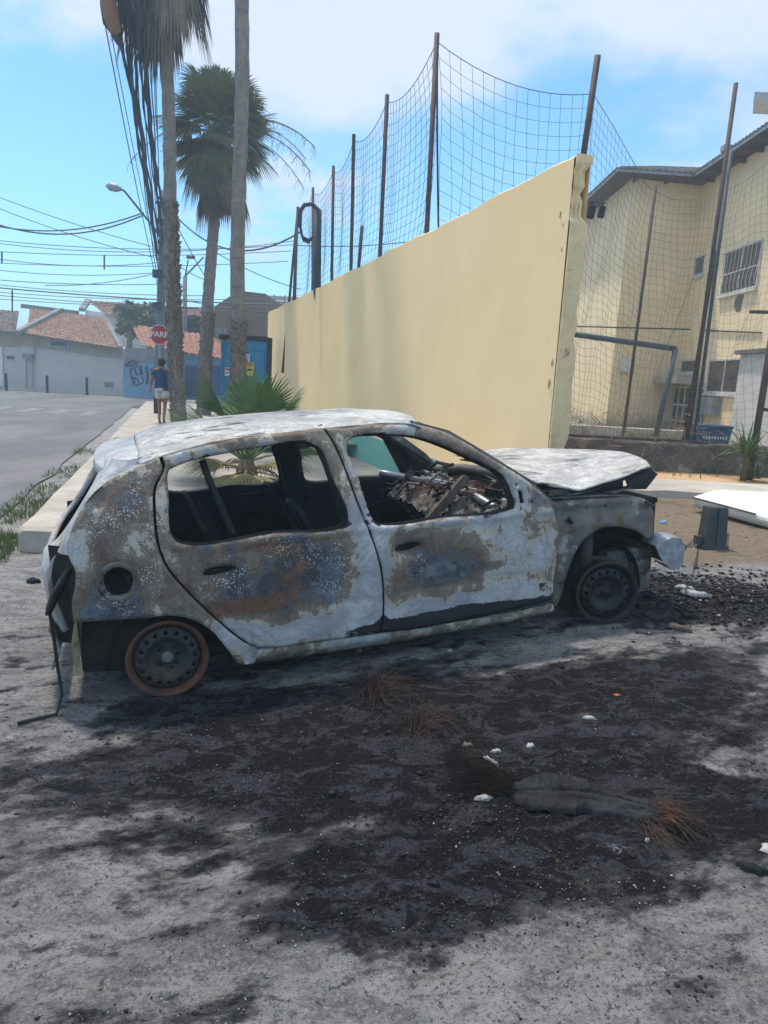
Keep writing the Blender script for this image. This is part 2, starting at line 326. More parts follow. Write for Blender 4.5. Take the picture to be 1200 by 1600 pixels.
def spaced():
    fx = np.arange(-3.3, 4.6, .0125); xs = np.concatenate([-np.geomspace(260, 3.45, 34), fx, np.geomspace(4.7, 260, 34)])
    fy = [1.1]
    while fy[-1] < 9.5: fy.append(fy[-1]+.0052*fy[-1])
    ys = np.concatenate([[-60, -20, -6, -2, -.5, .3, .8], fy, np.geomspace(9.7, 330, 45)]); return xs, ys
xs, ys = spaced(); X, Y = np.meshgrid(xs, ys)
_ca, _sa = cos(radians(24)), sin(radians(24)); _u = X*_ca+Y*_sa; _v = -X*_sa+Y*_ca
core = np.clip(patches(X, Y, [(620, 1130, 1.5, .40, 14, 1.1), (720, 1260, .75, .42, -8, 1.2), (640, 1380, .42, .30, 0, 1.1), (1010, 1220, .55, .30, -25, .85), (1040, 1100, .6, .35, -25, .42), (420, 1180, .55, .22, 18, .8), (1100, 950, .9, .4, 5, 1.1), (200, 1120, .6, .10, 10, .5), (1150, 1260, .30, .18, -20, .8), (80, 1200, .5, .06, 14, .5), (130, 1330, .4, .06, 18, .5), (60, 1400, .25, .05, 15, .45), (250, 1470, .25, .05, 12, .4), (450, 1460, .2, .07, 10, .45), (1080, 1400, .2, .08, -20, .35), (960, 1480, .16, .06, -10, .35), (660, 1560, .12, .03, 0, .4)])-patches(X, Y, [(830, 1030, .45, .09, 14, .55), (820, 1520, .3, .12, 0, .6), (1170, 1480, .25, .16, 0, .5), (560, 1290, .20, .07, 12, .75), (700, 1310, .16, .06, -10, .6), (900, 1110, .3, .06, -15, .4), (1140, 1205, .12, .04, -20, .6), (480, 1180, .16, .05, 15, .5), (330, 1300, .15, .05, 20, .3)]), 0, 1)
char = .08+.35*patches(X, Y, CHARP)+.62*core+(1-.42*core)*(.55*fbm(_u*1.3, _v*3.2+3, 5, .6)+.60*fbm(_u*3.6, _v*8+7, 5, .65)+.45*fbm(_u*9, _v*17, 4, .65))
R_ = np.hypot(X-.2, Y-2.6); char -= .9*np.clip((R_-2.6)/1.8, 0, 1)*(X < .5)+.9*np.clip((Y-5.3)/.8, 0, 1)+.5*np.clip((-X-1.7)/1.0, 0, 1)
ash = .1+patches(X, Y, ASHP)+.1*fbm(X*3, Y*3, 3); ash[Y > 6.5] = 0
sand = np.clip((Y-5.0)/1.2, 0, 1)*(X > .9)+np.clip((-X-2.1)/.8, 0, 1)*.35+.15*fbm(X*2, Y*2+8, 3)
_d = np.array([cos(radians(-60)), sin(radians(-60))]); nrm = np.array([-_d[1], _d[0]])
off = X*nrm[0]+Y*nrm[1]; o0 = onground(965, 1055); ofs = (off-(o0.x*nrm[0]+o0.y*nrm[1])+.012*fbm(X*2, Y*2, 3)*2)
per = .30; gd = np.abs((ofs+per/2) % per-per/2)
reg = np.clip((X-.35)/.35, 0, 1)*np.clip((5.0-Y)/.6, 0, 1)*np.clip(.62+1.6*fbm(X*2.1+4, Y*2.1, 3), 0, 1)
groove = np.exp(-(gd/.009)**2)*np.clip(reg*1.4, 0, 1)
near = np.clip((9-Y)/3, 0, 1)*np.clip((X+4.5)/.8, 0, 1)*np.clip((Y-.2)/.5, 0, 1)*(X < 20)
ca = np.cos(radians(28)); sa = np.sin(radians(28)); u_ = X*ca+Y*sa; v_ = -X*sa+Y*ca
cm = np.clip(char, 0, 1)
Z = G0(X, Y)+near*(.020*fbm(u_*1.6, v_*3.2, 5)+.010*fbm(u_*7, v_*13, 4, .6)+cm*(.010*np.abs(fbm(X*22, Y*22, 4, .65))+.006*np.maximum(fbm(X*48, Y*48, 3, .7), 0))-groove*.010)
lumps = np.clip(patches(X, Y, [(1110, 940, .8, .4, 10, 1), (900, 1245, .4, .2, -30, .8), (420, 1150, .5, .2, 15, .7), (620, 1380, .4, .2, 0, .6), (640, 1230, .5, .2, 0, .6), (1110, 1160, .3, .15, -25, .9), (1010, 1185, .2, .1, -20, .9)]), 0, 1)
Z += near*lumps*.03*np.clip(np.abs(fbm(X*9, Y*14, 4, .6))*1.5, 0, 1)
nx, ny = len(xs), len(ys)
co_ = np.stack([X.ravel(), Y.ravel(), Z.ravel()], 1)
idx = np.arange(nx*ny).reshape(ny, nx); q = np.stack([idx[:-1, :-1], idx[:-1, 1:], idx[1:, 1:], idx[1:, :-1]], -1).reshape(-1, 4)
def fastmesh(name, co_, q):
    me = bpy.data.meshes.new(name); k = q.shape[1]; me.vertices.add(len(co_)); me.vertices.foreach_set('co', co_.astype(np.float32).ravel())
    me.loops.add(q.size); me.loops.foreach_set('vertex_index', q.astype(np.int32).ravel())
    me.polygons.add(len(q)); me.polygons.foreach_set('loop_start', np.arange(0, q.size, k, dtype=np.int32)); me.polygons.foreach_set('loop_total', np.full(len(q), k, dtype=np.int32))
    me.update(calc_edges=True); return me
me = fastmesh('ground', co_, q)
a = me.attributes.new('mask', 'FLOAT_COLOR', 'POINT'); a.data.foreach_set('color', np.stack([cm.ravel(), np.clip(ash, 0, 1).ravel(), np.clip(sand, 0, 1).ravel(), np.ones(X.size)], 1).astype(np.float32).ravel())
a = me.attributes.new('groove', 'FLOAT', 'POINT'); a.data.foreach_set('value', groove.ravel().astype(np.float32))
GROUND = tag(link('ground', me, 'lot', smooth=True), kind='structure')
_xi, _yi = xs, ys
def gh(x, y):           # height of the built ground (for things lying on it)
    i = min(max(np.searchsorted(_xi, x)-1, 0), nx-2); j = min(max(np.searchsorted(_yi, y)-1, 0), ny-2)
    return float(max(Z[j, i], Z[j+1, i+1], Z[j, i+1], Z[j+1, i]))
def charat(x, y):
    i = np.clip(np.searchsorted(_xi, x), 0, nx-1); j = np.clip(np.searchsorted(_yi, y), 0, ny-1); return cm[j, i], Z[j, i]

# street: along the raised pavement, and the cross street before the houses
def kerbx(y): return -3.05-(y-5.84)*.292
def kerb2(y): return kerbx(y)
G = []; ysr = np.concatenate([np.arange(1.5, 10, .35), np.arange(10, 42, 1.0)])
tt = np.concatenate([[0, .02, .06], np.linspace(.12, 1, 14)])
road = MB(); G = []
for y in ysr:
    xr = kerbx(y)-.45-.12*vn(np.array([y*.9]), np.array([2.2]))[0]
    if y > 27: xr = 6
    G.append([Vector((xr-60*t, y, gz(xr-60*t, y)+.022)) for t in tt])
road.grid(G, flip=True); tag(road.build('street', 'asphalt', smooth=True), kind='structure')
MAT['whitepaint'] = weathered('worn_road_paint', (.28, .28, .285), (.18, .18, .19), 6, .8, 0, [((.13, .13, .14), 5, .46, .56)])
cw = MB()
for i in range(7):
    x0 = -8.9-i*.95; y0 = 21.3+.05*i
    cw.add([(x0, y0, gz(x0, y0)+.029), (x0-.45, y0+.1, gz(x0, y0)+.029), (x0-.95, y0+2.3, gz(x0, y0)+.029), (x0-.5, y0+2.2, gz(x0, y0)+.029)], [(0, 1, 2, 3)])
tag(cw.build('crosswalk_marking', 'whitepaint'), kind='structure')

# the yellow wall
WD = Vector((-.2913, 1, .0))
W0 = Vector((1.335, 6.0, 0))
def onwall(t, off=0): n = Vector((1, .2913, 0)).normalized(); p = W0+WD*t; return Vector((p.x, p.y, 0))+n*off
def sidewalk_mat():
    m = MT('pavement', .88, 0, .25); n = m.noise(3, 6, .65); c = m.mix(m.rng(n, .35, .65), (.33, .305, .275), (.43, .40, .36))
    c = m.mix(m.rng(m.noise(1.3, 5, .7), .56, .68, 0, .6), c, (.29, .27, .245)); c = m.mix(m.rng(m.noise(60, 4, .75), .55, .72, 0, .4), c, (.22, .20, .18))
    x = m.xyz(); j = m.math('PINGPONG', m.math('ADD', x[1], m.math('MULTIPLY', x[0], .29)), .55); ln = m.rng(j, .012, .0)
    c = m.mix(m.math('MULTIPLY', ln, .55), c, (.14, .13, .12)); m.col(c); m.bump(m.math('SUBTRACT', m.noise(70, 4), ln), .35, .01); return m.m
MAT['pave'] = sidewalk_mat()
MAT['concrete'] = weathered('old_concrete', (.40, .385, .36), (.30, .285, .27), 3, .88, 0, [((.17, .16, .15), 2.2, .58, .7), ((.24, .20, .15), 7, .60, .7)], .5, .01, 40)
sw = MB(); A = []; TOP = .235
for y in np.concatenate([[5.84, 5.9], np.arange(6.4, 29, .6)]):
    kx = kerbx(y)+(.008*sin(y*3)+.006*sin(y*7.1)); wx = (W0+WD*((y-6)/1)).x+.3 if y > 6 else 1.6
    row = [Vector((kx, y, -.1)), Vector((kx+.0, y, TOP-.035)), Vector((kx+.035, y, TOP-.004))]+[Vector((kx+.2+(wx-kx-.2)*t, y, TOP)) for t in np.linspace(0, 1, 8)]; A.append(row)
front = [Vector((p.x+(.03 if i < 3 else 0), 5.80+.02*sin(p.x*5), p.z-.03)) for i, p in enumerate(A[0])]; low = [Vector((p.x+.03, 5.78, -.1)) for p in A[0]]
sw.grid([low, front]+A, flip=True); SWK = sw.build('pavement', 'pave'); tag(SWK, kind='structure'); bevel(SWK, .02, 2)

def wallmat(name, base, b2, green=True):
    m = MT(name, .92, 0, .08); x = m.xyz(); n = m.noise(1.1, 5, .6)
    c = m.mix(m.rng(n, .35, .65), base, b2)
    c = m.mix(m.rng(m.noise(3.2, 6, .7, (3, 3, .45)), .60, .76, 0, .22), c, (.50, .41, .27))
    c = m.mix(m.rng(m.noise(9, 7, .75, (1.5, 1.5, 1)), .68, .76, 0, .5), c, (.30, .26, .18))
    c = m.mix(m.rng(m.noise(5, 7, .72, (2.2, 2.2, .12)), .62, .76, 0, .25), c, (.50, .41, .27))
    if green:
        c = m.mix(m.rng(m.math('ADD', x[2], m.math('MULTIPLY', m.math('SUBTRACT', m.noise(5), .5), .02)), .535, .525), c, m.mix(m.rng(n, .4, .6), (.17, .40, .33), (.20, .44, .37)))
        c = m.mix(m.math('MULTIPLY', m.rng(m.math('ADD', x[2], m.math('MULTIPLY', m.noise(2.5, 5), .25)), .24, .10), .5), c, (.22, .22, .17))
    m.col(c); m.bump(m.math('ADD', m.noise(26, 5, .7), m.math('MULTIPLY', m.noise(4, 3), 1.5)), .10, .015); return m.m
MAT['ywall'] = wallmat('yellow_wall_paint', (.97, .735, .42), (.92, .69, .385))
MAT['ywallend'] = weathered('bare_wall_end', (.84, .66, .38), (.66, .53, .32), 2.2, .9, 0, [((.22, .20, .16), 5, .60, .70), ((.80, .66, .42), 3, .54, .66)], .8, .03, 14)
wl = empty('boundary_wall', (W0.x, W0.y, .15)); tag(wl, 'long pale yellow plastered wall with green painted base and broken end', 'wall')
nw = Vector((1, .2913, 0)).normalized(); b = MB(wl.location); TH = .15; G = []; LEN = 19.7
def wtop(t): return 3.39+.0138*t+.012*sin(t*1.7)+.01*sin(t*5.3)
for t in np.concatenate([np.arange(0, LEN, .35), [LEN]]):
    p = onwall(t)
    wob = .012*float(vn(np.array([t*.7]), np.array([1.])))
    G.append([p+nw*wob+Vector((0, 0, .05)), p+nw*wob*2+Vector((0, 0, 1.2)), p+nw*wob+Vector((0, 0, 2.3)), p+Vector((0, 0, wtop(t)-.015)), p+nw*.02+Vector((0, 0, wtop(t))), p+nw*TH+Vector((0, 0, wtop(t)-.01)), p+nw*TH+Vector((0, 0, .05))])
b.grid(G); b.build('wall', 'ywall', wl)
# the broken end of the wall: rough pilaster with a bite out of it
e = MB(wl.location); rows = []
for i, z in enumerate(np.linspace(.05, 3.40, 60)):
    bite = .0
    if 2.93 < z < 3.30: bite = .10+.06*vn(np.array([z*26]), np.array([1.]))[0]
    if z > 3.30: bite = .03
    jag = .014*vn(np.array([z*9]), np.array([3.]))[0]+.02*vn(np.array([z*3]), np.array([7.]))[0]
    p = onwall(0)-WD.normalized()*.035
    r = [p+nw*.004+Vector((0, .05, z))]
    for k, q_ in enumerate(np.linspace(.0, 1, 9)):
        d = (.012*vn(np.array([z*14+k]), np.array([k*3.1]))[0])+(bite*.55 if bite > .05 else 0)*(.5+.8*vn(np.array([z*12.]), np.array([k*1.7+3]))[0])
        r.append(p+nw*(q_*(TH-.0+jag*2-bite*.55)+.004)+WD.normalized()*d+Vector((0, 0, z)))
    r.append(p+nw*(TH-.01-bite*.4)+Vector((0, .12, z))); rows.append(r)
e.grid(rows); pts = rows[-1]; e.add(pts, [tuple(range(len(pts)))]); e.build('broken_end', 'ywallend', wl)
sc = MB(wl.location)
for px, py, r in ((858, 600, .05), (876, 335, .03), (880, 352, .02), (605, 492, .022), (450, 527, .03), (863, 568, .03), (878, 390, .02)):
    d = ray(px, py); n = np.array([1, .2913, 0]); t = ((np.array(W0)-_O)@n)/(d@n); p = Vector(_O+d*t); vs = []
    k = 9; rr = [r*(.6+.8*random.random()) for _ in range(k)]
    for j in range(k): a_ = 2*pi*j/k; vs.append(p-nw*.003+WD.normalized()*cos(a_)*rr[j]*.35+Vector((0, 0, sin(a_)*rr[j])))
    sc.add(vs, [tuple(range(k))])
MAT['scar'] = weathered('plaster_scar', (.30, .25, .17), (.16, .13, .10), 20, .95)
sc.build('plaster_scar', 'scar', wl)

# ------------------------------------------------------------------ the burnt car
def rotm(yaw, pit, rol):
    cy, sy, cp, sp, cr, sr = cos(yaw), sin(yaw), cos(pit), sin(pit), cos(rol), sin(rol)
    return Matrix(((cy, -sy, 0), (sy, cy, 0), (0, 0, 1)))@Matrix(((cp, 0, -sp), (0, 1, 0), (sp, 0, cp)))@Matrix(((1, 0, 0), (0, cr, -sr), (0, sr, cr)))
CARM = Matrix.Translation((-1.237, 3.86, .252))@rotm(radians(20.44), radians(4.04), radians(-.67)).to_4x4()
CAR = empty('burnt_car', M=CARM)
tag(CAR, 'burnt out five door hatchback shell without glass or tyres, ashy white and rusty', 'car')
WZx = [-.4, -.17, 0, .15, .35, .5, .63, .70, 1.05, 1.10, 1.16, 1.3]; WZy = [.74, .775, .80, .815, .82, .81, .785, .765, .61, .56, .45, .3]
_zs = np.linspace(-.5, 1.4, 400); _ws = np.interp(_zs, WZx, WZy); _ws = np.convolve(np.pad(_ws, 12, 'edge'), np.ones(25)/25, 'valid')
def CW(x, z): return np.interp(z, _zs, _ws)-.045*np.abs((np.asarray(x)-1.15)/1.8)**4

def densify(pts, step=.022, closed=True):
    """points (x,z) or (x,z,1) = hard corner; smooth (hermite) between the rest"""
    n = len(pts); P = [np.array(p[:2], float) for p in pts]; Cn = [len(p) > 2 for p in pts]; T = []
    for i in range(n):
        a, b = P[i-1], P[(i+1) % n]; d1 = P[i]-a; d2 = b-P[i]; l1, l2 = np.hypot(*d1)+1e-9, np.hypot(*d2)+1e-9
        T.append(((d1/l1)+(d2/l2))/2)
    o = []
    for i in range(n if closed else n-1):
        j = (i+1) % n; d = P[j]-P[i]; l = np.hypot(*d); k = max(1, int(round(l/step)))
        ti = d/l if Cn[i] else T[i]; tj = d/l if Cn[j] else T[j]
        for s in range(k):
            t = s/k; h00 = 2*t**3-3*t**2+1; h10 = t**3-2*t**2+t; h01 = -2*t**3+3*t**2; h11 = t**3-t**2
            o.append(h00*P[i]+h10*ti*l+h01*P[j]+h11*tj*l)
    if not closed: o.append(P[-1])
    return o
def inpoly(px, py, poly):
    poly = np.array(poly); x0, y0 = poly[:, 0], poly[:, 1]; x1, y1 = np.roll(x0, -1), np.roll(y0, -1); r = np.zeros(len(px), bool)
    for a, b, c, d in zip(x0, y0, x1, y1):
        if b == d: continue
        cnd = ((b > py) != (d > py)); r ^= cnd & (px < (c-a)*(py-b)/(d-b)+a)
    return r
def distpoly(px, py, poly):
    poly = np.array(poly); D = np.full(len(px), 9.)
    for p in poly: D = np.minimum(D, np.hypot(px-p[0], py-p[1]))
    return D
def cdt(outline, holes=(), step=.022):
    loops = [outline]+list(holes); vs = []; ed = []
    for lp in loops:
        b = len(vs); vs += [tuple(p) for p in lp]; ed += [(b+i, b+(i+1) % len(lp)) for i in range(len(lp))]
    o = np.array(outline); xs = np.arange(o[:, 0].min(), o[:, 0].max(), step); zs = np.arange(o[:, 1].min(), o[:, 1].max(), step*.87)
    gx, gz_ = np.meshgrid(xs, zs); gx[::2] += step/2; gx = gx.ravel()+RNG.uniform(-.15, .15, gx.size)*step; gz_ = gz_.ravel()
    k = inpoly(gx, gz_, outline) & (distpoly(gx, gz_, outline) > step*.6)
    for h in holes: k &= ~inpoly(gx, gz_, h) & (distpoly(gx, gz_, h) > step*.6)
    vs += list(zip(gx[k], gz_[k]))
    r = delaunay_2d_cdt([Vector((float(a), float(b))) for a, b in vs], ed, [], 0, 1e-6)
    rv = np.array([(v.x, v.y) for v in r[0]]); rf = [f for f in r[2]]
    cx_ = np.array([rv[list(f)].mean(0) for f in rf]); ok = inpoly(cx_[:, 0], cx_[:, 1], outline)
    for h in holes: ok &= ~inpoly(cx_[:, 0], cx_[:, 1], h)
    return rv, [rf[i] for i in range(len(rf)) if ok[i]]
def ell(cx, cz, rx, rz, n=28, rot=0): return [(cx+rx*cos(t)*cos(rot)-rz*sin(t)*sin(rot), cz+rx*cos(t)*sin(rot)+rz*sin(t)*cos(rot)) for t in [2*pi*i/n for i in range(n)]]
def blob(x, z, lst):
    t = np.zeros_like(x)
    for cx, cz, rx, rz, amp in lst: t += amp*np.exp(-(((x-cx)/rx)**2+((z-cz)/rz)**2))
    return t
# stains of the burnt paint, in the car's own x,z (m)
WHITE = [(.95, .75, .10, .35, .5), (.95, .2, .12, .3, .55), (.75, .07, .5, .09, .75), (1.0, .5, .07, .2, .3), (1.75, .35, .25, .3, .5), (1.5, .53, .5, .035, .6), (1.1, .40, .10, .25, .35), (1.5, .12, .6, .10, .45), (.42, .93, .5, .05, .42), (1.3, 1.0, .3, .05, .25),
  (-.33, .55, .05, .12, .6), (-.2, .90, .15, .06, .5), (.30, .10, .12, .16, .6), (.25, .45, .18, .06, .22), (-.15, .60, .15, .15, .08), (1.75, .70, .2, .12, .3), (2.0, .3, .08, .3, .35), (-.37, .3, .02, .1, .3), (.04, .62, .03, .2, .3), (1.2, -.05, .9, .03, .25), (1.30, .34, .12, .12, -.42), (1.50, .36, .12, .13, -.42), (1.4, .27, .2, .05, -.2), (1.72, .42, .03, .1, -.2), (1.95, .42, .05, .12, -.2), (1.2, .49, .14, .03, -.3), (1.64, .28, .10, .02, -.35), (1.78, .20, .2, .018, -.3), (1.12, .2, .05, .1, -.22), (1.5, .16, .25, .015, -.28), (.75, .13, .2, .02, -.35), (.9, .25, .05, .14, -.2), (.66, .36, .26, .17, -.45), (.3, .28, .2, .12, -.25), (-.2, .3, .15, .2, -.2)]
RUST = [(.62, .36, .20, .16, .36), (.40, .22, .22, .06, .5), (-.24, .55, .05, .16, .42), (.0, .87, .05, .09, .35), (-.02, .26, .2, .05, .25), (.5, .50, .3, .04, .3), (1.32, .28, .08, .12, .25), (.87, .36, .03, .12, .25), (2.0, .02, .06, .03, .5), (1.25, 1.0, .15, .03, .3), (-.15, .36, .09, .09, .25)]
BLUE = [(.78, .36, .09, .17, .5), (.62, .24, .2, .06, .35), (1.45, .34, .14, .15, .45), (1.3, .27, .15, .08, .3), (-.30, .28, .12, .05, .5), (-.27, .70, .05, .10, .4), (-.25, .50, .03, .08, .3), (.45, .40, .06, .08, .2), (1.7, .85, .15, .1, .3), (1.95, .6, .1, .12, .4), (1.9, .15, .12, .1, .3), (-.1, .85, .08, .05, .3)]
SOOT = [(1.60, .045, .5, .042, .95), (1.2, .025, .2, .035, .55), (1.35, .03, .4, .02, .3), (1.98, .13, .05, .06, .5), (.66, .57, .3, .012, .3), (.9, .03, .2, .02, .3), (.7, .975, .3, .010, .25), (-.08, .30, .02, .02, .0)]
CRUST = [(-.15, .5, .3, .3, .9), (.35, .45, .35, .2, .7), (.8, .35, .12, .2, .8), (1.25, .33, .12, .12, .6), (.0, .8, .1, .15, .5), (1.45, .25, .1, .06, .5)]
def setburn(me, x, z, sc=1, ed=None):
    w_ = np.clip(.37+.74*blob(x, z, WHITE), 0, 1); r = np.clip(.22+blob(x, z, RUST), 0, 1); b = np.clip(.10+blob(x, z, BLUE)*1.0, 0, 1)
    a = me.attributes.new('burn', 'FLOAT_COLOR', 'POINT'); a.data.foreach_set('color', np.stack([w_, r, b, np.ones_like(x)], 1).astype(np.float32).ravel())
    for nm, l, base in (('soot', SOOT, .05), ('crust', CRUST, .0)):
        a = me.attributes.new(nm, 'FLOAT', 'POINT'); a.data.foreach_set('value', np.clip(base+blob(x, z, l)+(ed if nm == 'soot' and ed is not None else 0), 0, 1).astype(np.float32))
def panel(name, outline, holes, parent, mats=('paint', 'char_soft'), inset=0., thick=.02, disp=None, step=.022, side=-1, yfun=None, sm=True):
    outline = densify(outline, step); holes = [densify(h, step*.8) if len(h) < 24 else h for h in holes]
    rv, rf = cdt(outline, holes, step); x, z = rv[:, 0], rv[:, 1]
    y = (yfun(x, z) if yfun else CW(x, z))-inset
    if disp: y = y+disp(x, z)
    vs = np.stack([x, side*y, z], 1); me = bpy.data.meshes.new(name); me.from_pydata(vs.tolist(), [], rf)
    bm = bmesh.new(); bm.from_mesh(me)
    if (bm.faces and sum(f.normal.y for f in bm.faces)*side < 0): bmesh.ops.reverse_faces(bm, faces=bm.faces)
    bm.to_mesh(me); bm.free(); ed = .32*np.exp(-(distpoly(x, z, outline)/.022)**2)
    for h in holes: ed = np.maximum(ed, .44*np.exp(-(distpoly(x, z, h)/.028)**2))
    setburn(me, x, z, 1, ed)
    o = link(name, me, mats, parent, smooth=sm)
    solid(o, thick, 1 if len(mats) > 1 else None); return o

RWIN = [(.077, .878), (.121, .897), (.349, .940), (.597, .966), (.740, .966), (.795, .935), (.830, .815), (.886, .580), (.870, .566), (.526, .562), (.102, .552), (.066, .578), (.062, .770)]
FWIN = [(.938, .950), (.972, .978), (1.122, .986), (1.298, .970), (1.448, .920), (1.618, .836), (1.768, .746), (1.805, .65), (1.813, .580), (1.79, .570), (1.399, .561), (1.060, .554), (1.03, .565), (.969, .782)]
RAIL = [(-.049, .915), (.033, .942), (.267, .993), (.542, 1.018), (.831, 1.033), (1.10, 1.043), (1.30, 1.035), (1.493, .979), (1.691, .856), (1.926, .698), (2.051, .571)]
def railz(x): return np.interp(x, [p[0] for p in RAIL], [p[1] for p in RAIL])
def handle_disp(cx, cz):
    return lambda x, z: -.028*np.exp(-(((x-cx)/.085)**4+((z-cz+.005)/.036)**4))+.006*np.exp(-((np.hypot((x-cx)/1.9, (z-cz+.002)*1.3)-.052)/.010)**2)
def dents(x, z, s=1.0): return s*(.005*fbm(x*4, z*4+5, 3)+.0025*fbm(x*13, z*13, 3))
h1, h2 = handle_disp(.262, .402), handle_disp(1.2, .418)
def beltline(x, z): return .008*np.exp(-((z-.545)/.014)**2)-.006*np.exp(-((z-.505)/.02)**2)
def crease(x, z): return -.007*np.exp(-((z-(.173+.045*np.clip((x-.5)/1.4, 0, 1)))/.006)**2)*(x > .42)+.010*np.clip((.2-z)/.15, 0, 1)*np.clip((x-.3)/.1, 0, 1)
def rimw(win, x, z, a=.008, wd=.02):
    d = distpoly(x, z, densify(win, .02)); return a*np.exp(-((d-.03)/wd)**2)-.008*np.exp(-(d/.012)**2)
def warp(x, z): return .010*fbm(x*3.1+z*2, z*7, 3)*np.clip((.25-z)/.12, 0, 1)*np.clip((x-1.05)/.2, 0, 1)
QTR = [(-.381, .244, 1), (-.22, .236), (-.062, .228), (.013, .228), (.118, .195), (.201, .130), (.262, .038), (.300, -.03), (.321, -.067, 1), (.40, -.078, 1), (.412, .006, 1), (.345, .050), (.22, .185), (.092, .346), (.02, .46), (-.008, .561), (-.012, .70), (.002, .81), (.045, .885), (.033, .942, 1), (-.049, .915, 1),
       (-.234, .817), (-.290, .761), (-.350, .66), (-.377, .58), (-.372, .53), (-.354, .482), (-.362, .40), (-.381, .33)]
def qdisp(x, z):
    d = np.hypot(x+.183, z-.407); dv = np.hypot((x+.244)/.75, z-.782)
    return dents(x, z, .8)-.016*np.exp(-((d-.070)/.018)**2)+.004*np.exp(-((d-.1)/.01)**2)-.016*np.exp(-(dv/.055)**6)-.004*np.exp(-((z-.66-.02*x)/.008)**2)*(x > -.1)
FUEL = [(-.183+.062*cos(t)*(1+.03*sin(3*t)), .407+.064*sin(t)*(1+.03*sin(5*t))) for t in [2*pi*i/26 for i in range(26)]]
RD = [(.052, .942, 1), (.267, .990), (.542, 1.014), (.822, 1.029, 1), (.859, .962), (.944, .657), (1.008, .464), (1.044, .298), (1.048, .092), (1.032, -.004, 1), (.72, .000), (.415, .014), (.352, .058), (.228, .19), (.104, .346), (.032, .46), (.004, .561), (.001, .70), (.014, .81), (.060, .885)]
RH = ell(.262-.004, .408, .074, .017, 24, .1); FH = ell(1.2-.004, .426, .070, .017, 24, .1)
FD = [(.838, 1.029, 1), (1.10, 1.040), (1.30, 1.031), (1.493, .975), (1.691, .852), (1.926, .694), (2.040, .575), (2.083, .46), (2.088, .35), (2.070, .178), (2.062, .047, 1), (1.75, .02), (1.42, .000), (1.044, -.004, 1), (1.060, .092), (1.056, .298), (1.020, .464), (.956, .657), (.872, .962)]
MIRR = [(1.838, .665, 1), (1.868, .665, 1), (1.872, .60, 1), (1.842, .60, 1)]
SILL = [(.325, -.068, 1), (.42, -.003, 1), (1.036, -.014, 1), (1.42, -.010), (1.75, .010), (2.062, .037, 1), (2.075, -.030, 1), (1.615, -.082), (1.063, -.098), (.519, -.098), (.40, -.090)]
FULL = [(-.37, .26, 1), (-.062, .236), (.013, .236), (.118, .20), (.201, .14), (.262, .05), (.33, -.05, 1), (2.05, -.02, 1), (2.06, .5), (1.90, .68), (1.67, .84), (1.48, .955), (1.30, 1.015), (.83, 1.015), (.54, 1.0), (.27, .975), (0, .92, 1), (-.22, .80), (-.33, .6), (-.34, .4)]
def shrink(p, s): c = np.mean([q[:2] for q in p], 0); return [(c[0]+(q[0]-c[0])*s, c[1]+(q[1]-c[1])*s) for q in p]
def fdisp(x, z):
    return h2(x, z)+dents(x, z)+warp(x, z)+beltline(x, z)*(z < .60)+crease(x, z)+rimw(FWIN, x, z, .006)-.02*np.exp(-((x-2.08)/.05)**2)+.007*np.exp(-(((x-1.66)/.075)**6+((z-.37)/.07)**6))-.005*np.exp(-(((x-1.66)/.045)**6+((z-.37)/.045)**6))-.012*np.exp(-(((x-1.36)/.16)**2+((z-.33)/.13)**2))
def rdisp(x, z): return h1(x, z)+dents(x, z)+beltline(x, z)*(z < .60)+crease(x, z)+rimw(RWIN, x, z, .006)-.007*np.exp(-(((x-.62)/.2)**2+((z-.33)/.15)**2))
# near (right) side
q_ = panel('rear_quarter_panel', QTR, [FUEL], CAR, thick=.012, disp=qdisp, step=.018); q_['label'] = 'brown and white blistered rear quarter with open fuel hole'
b = MB()  # fuel filler recess
cM = Matrix.Translation((-.183, -CW(-.183, .407)+.016, .407))
b.lathe([(.070, .0), (.064, .012), (.062, .09), (.001, .095)], 24, cM); b.tube([(-.14, -CW(-.183, .407)+.04, .385), (-.14, -CW(-.183, .407)+.04, .425)], .007, 6); b.build('fuel_filler', 'char', q_, True); b = MB(); b.lathe([(.066, .004), (.068, -.006), (.078, -.010), (.090, -.008), (.095, .004)], 30, Matrix.Translation((-.183, -CW(-.183, .407)+.010, .407))); b.build('filler_ring', 'innerwing', q_, True)
rd = panel('rear_door', RD, [RWIN, RH], CAR, thick=.022, disp=rdisp, step=.018); rd['label'] = 'rear door with brown and blue bare metal patch'
fd = panel('front_door', FD, [FWIN, FH, MIRR, ell(1.835, .695, .008, .008, 10), ell(1.845, .57, .008, .008, 10), ell(1.915, .60, .007, .007, 10)], CAR, thick=.022, disp=fdisp, step=.018); fd['label'] = 'whitish front door, sooty along its bottom edge'
for prnt, cx, cz in ((rd, .262, .402), (fd, 1.2, .418)):
    h = MB(); yy = -CW(cx, cz)+.045
    h.box((cx, yy, cz), (.16, .006, .07)); h.tube([(cx-.03, yy-.01, cz+.008), (cx+.04, yy-.012, cz+.012)], .006); h.tube([(cx+.0, yy-.01, cz-.01), (cx+.0, yy-.012, cz+.02)], .005)
    h.build('door_handle', 'char', prnt)
def sillw(x, z): return CW(x, z)-.05*np.clip((-z-.03)/.07, 0, 1)**2+.004*np.exp(-((z+.035)/.012)**2)+.004*fbm(x*5, z*9, 3)
s1 = panel('sill', SILL, [], CAR, thick=.02, yfun=sillw, step=.018)
panel('inner_frame', FULL, [shrink(RWIN, 1.0), shrink(FWIN, 1.0), ell(-.183, .407, .075, .075, 26)], CAR, mats=('char_soft', 'char'), inset=.055, thick=.03, step=.05)
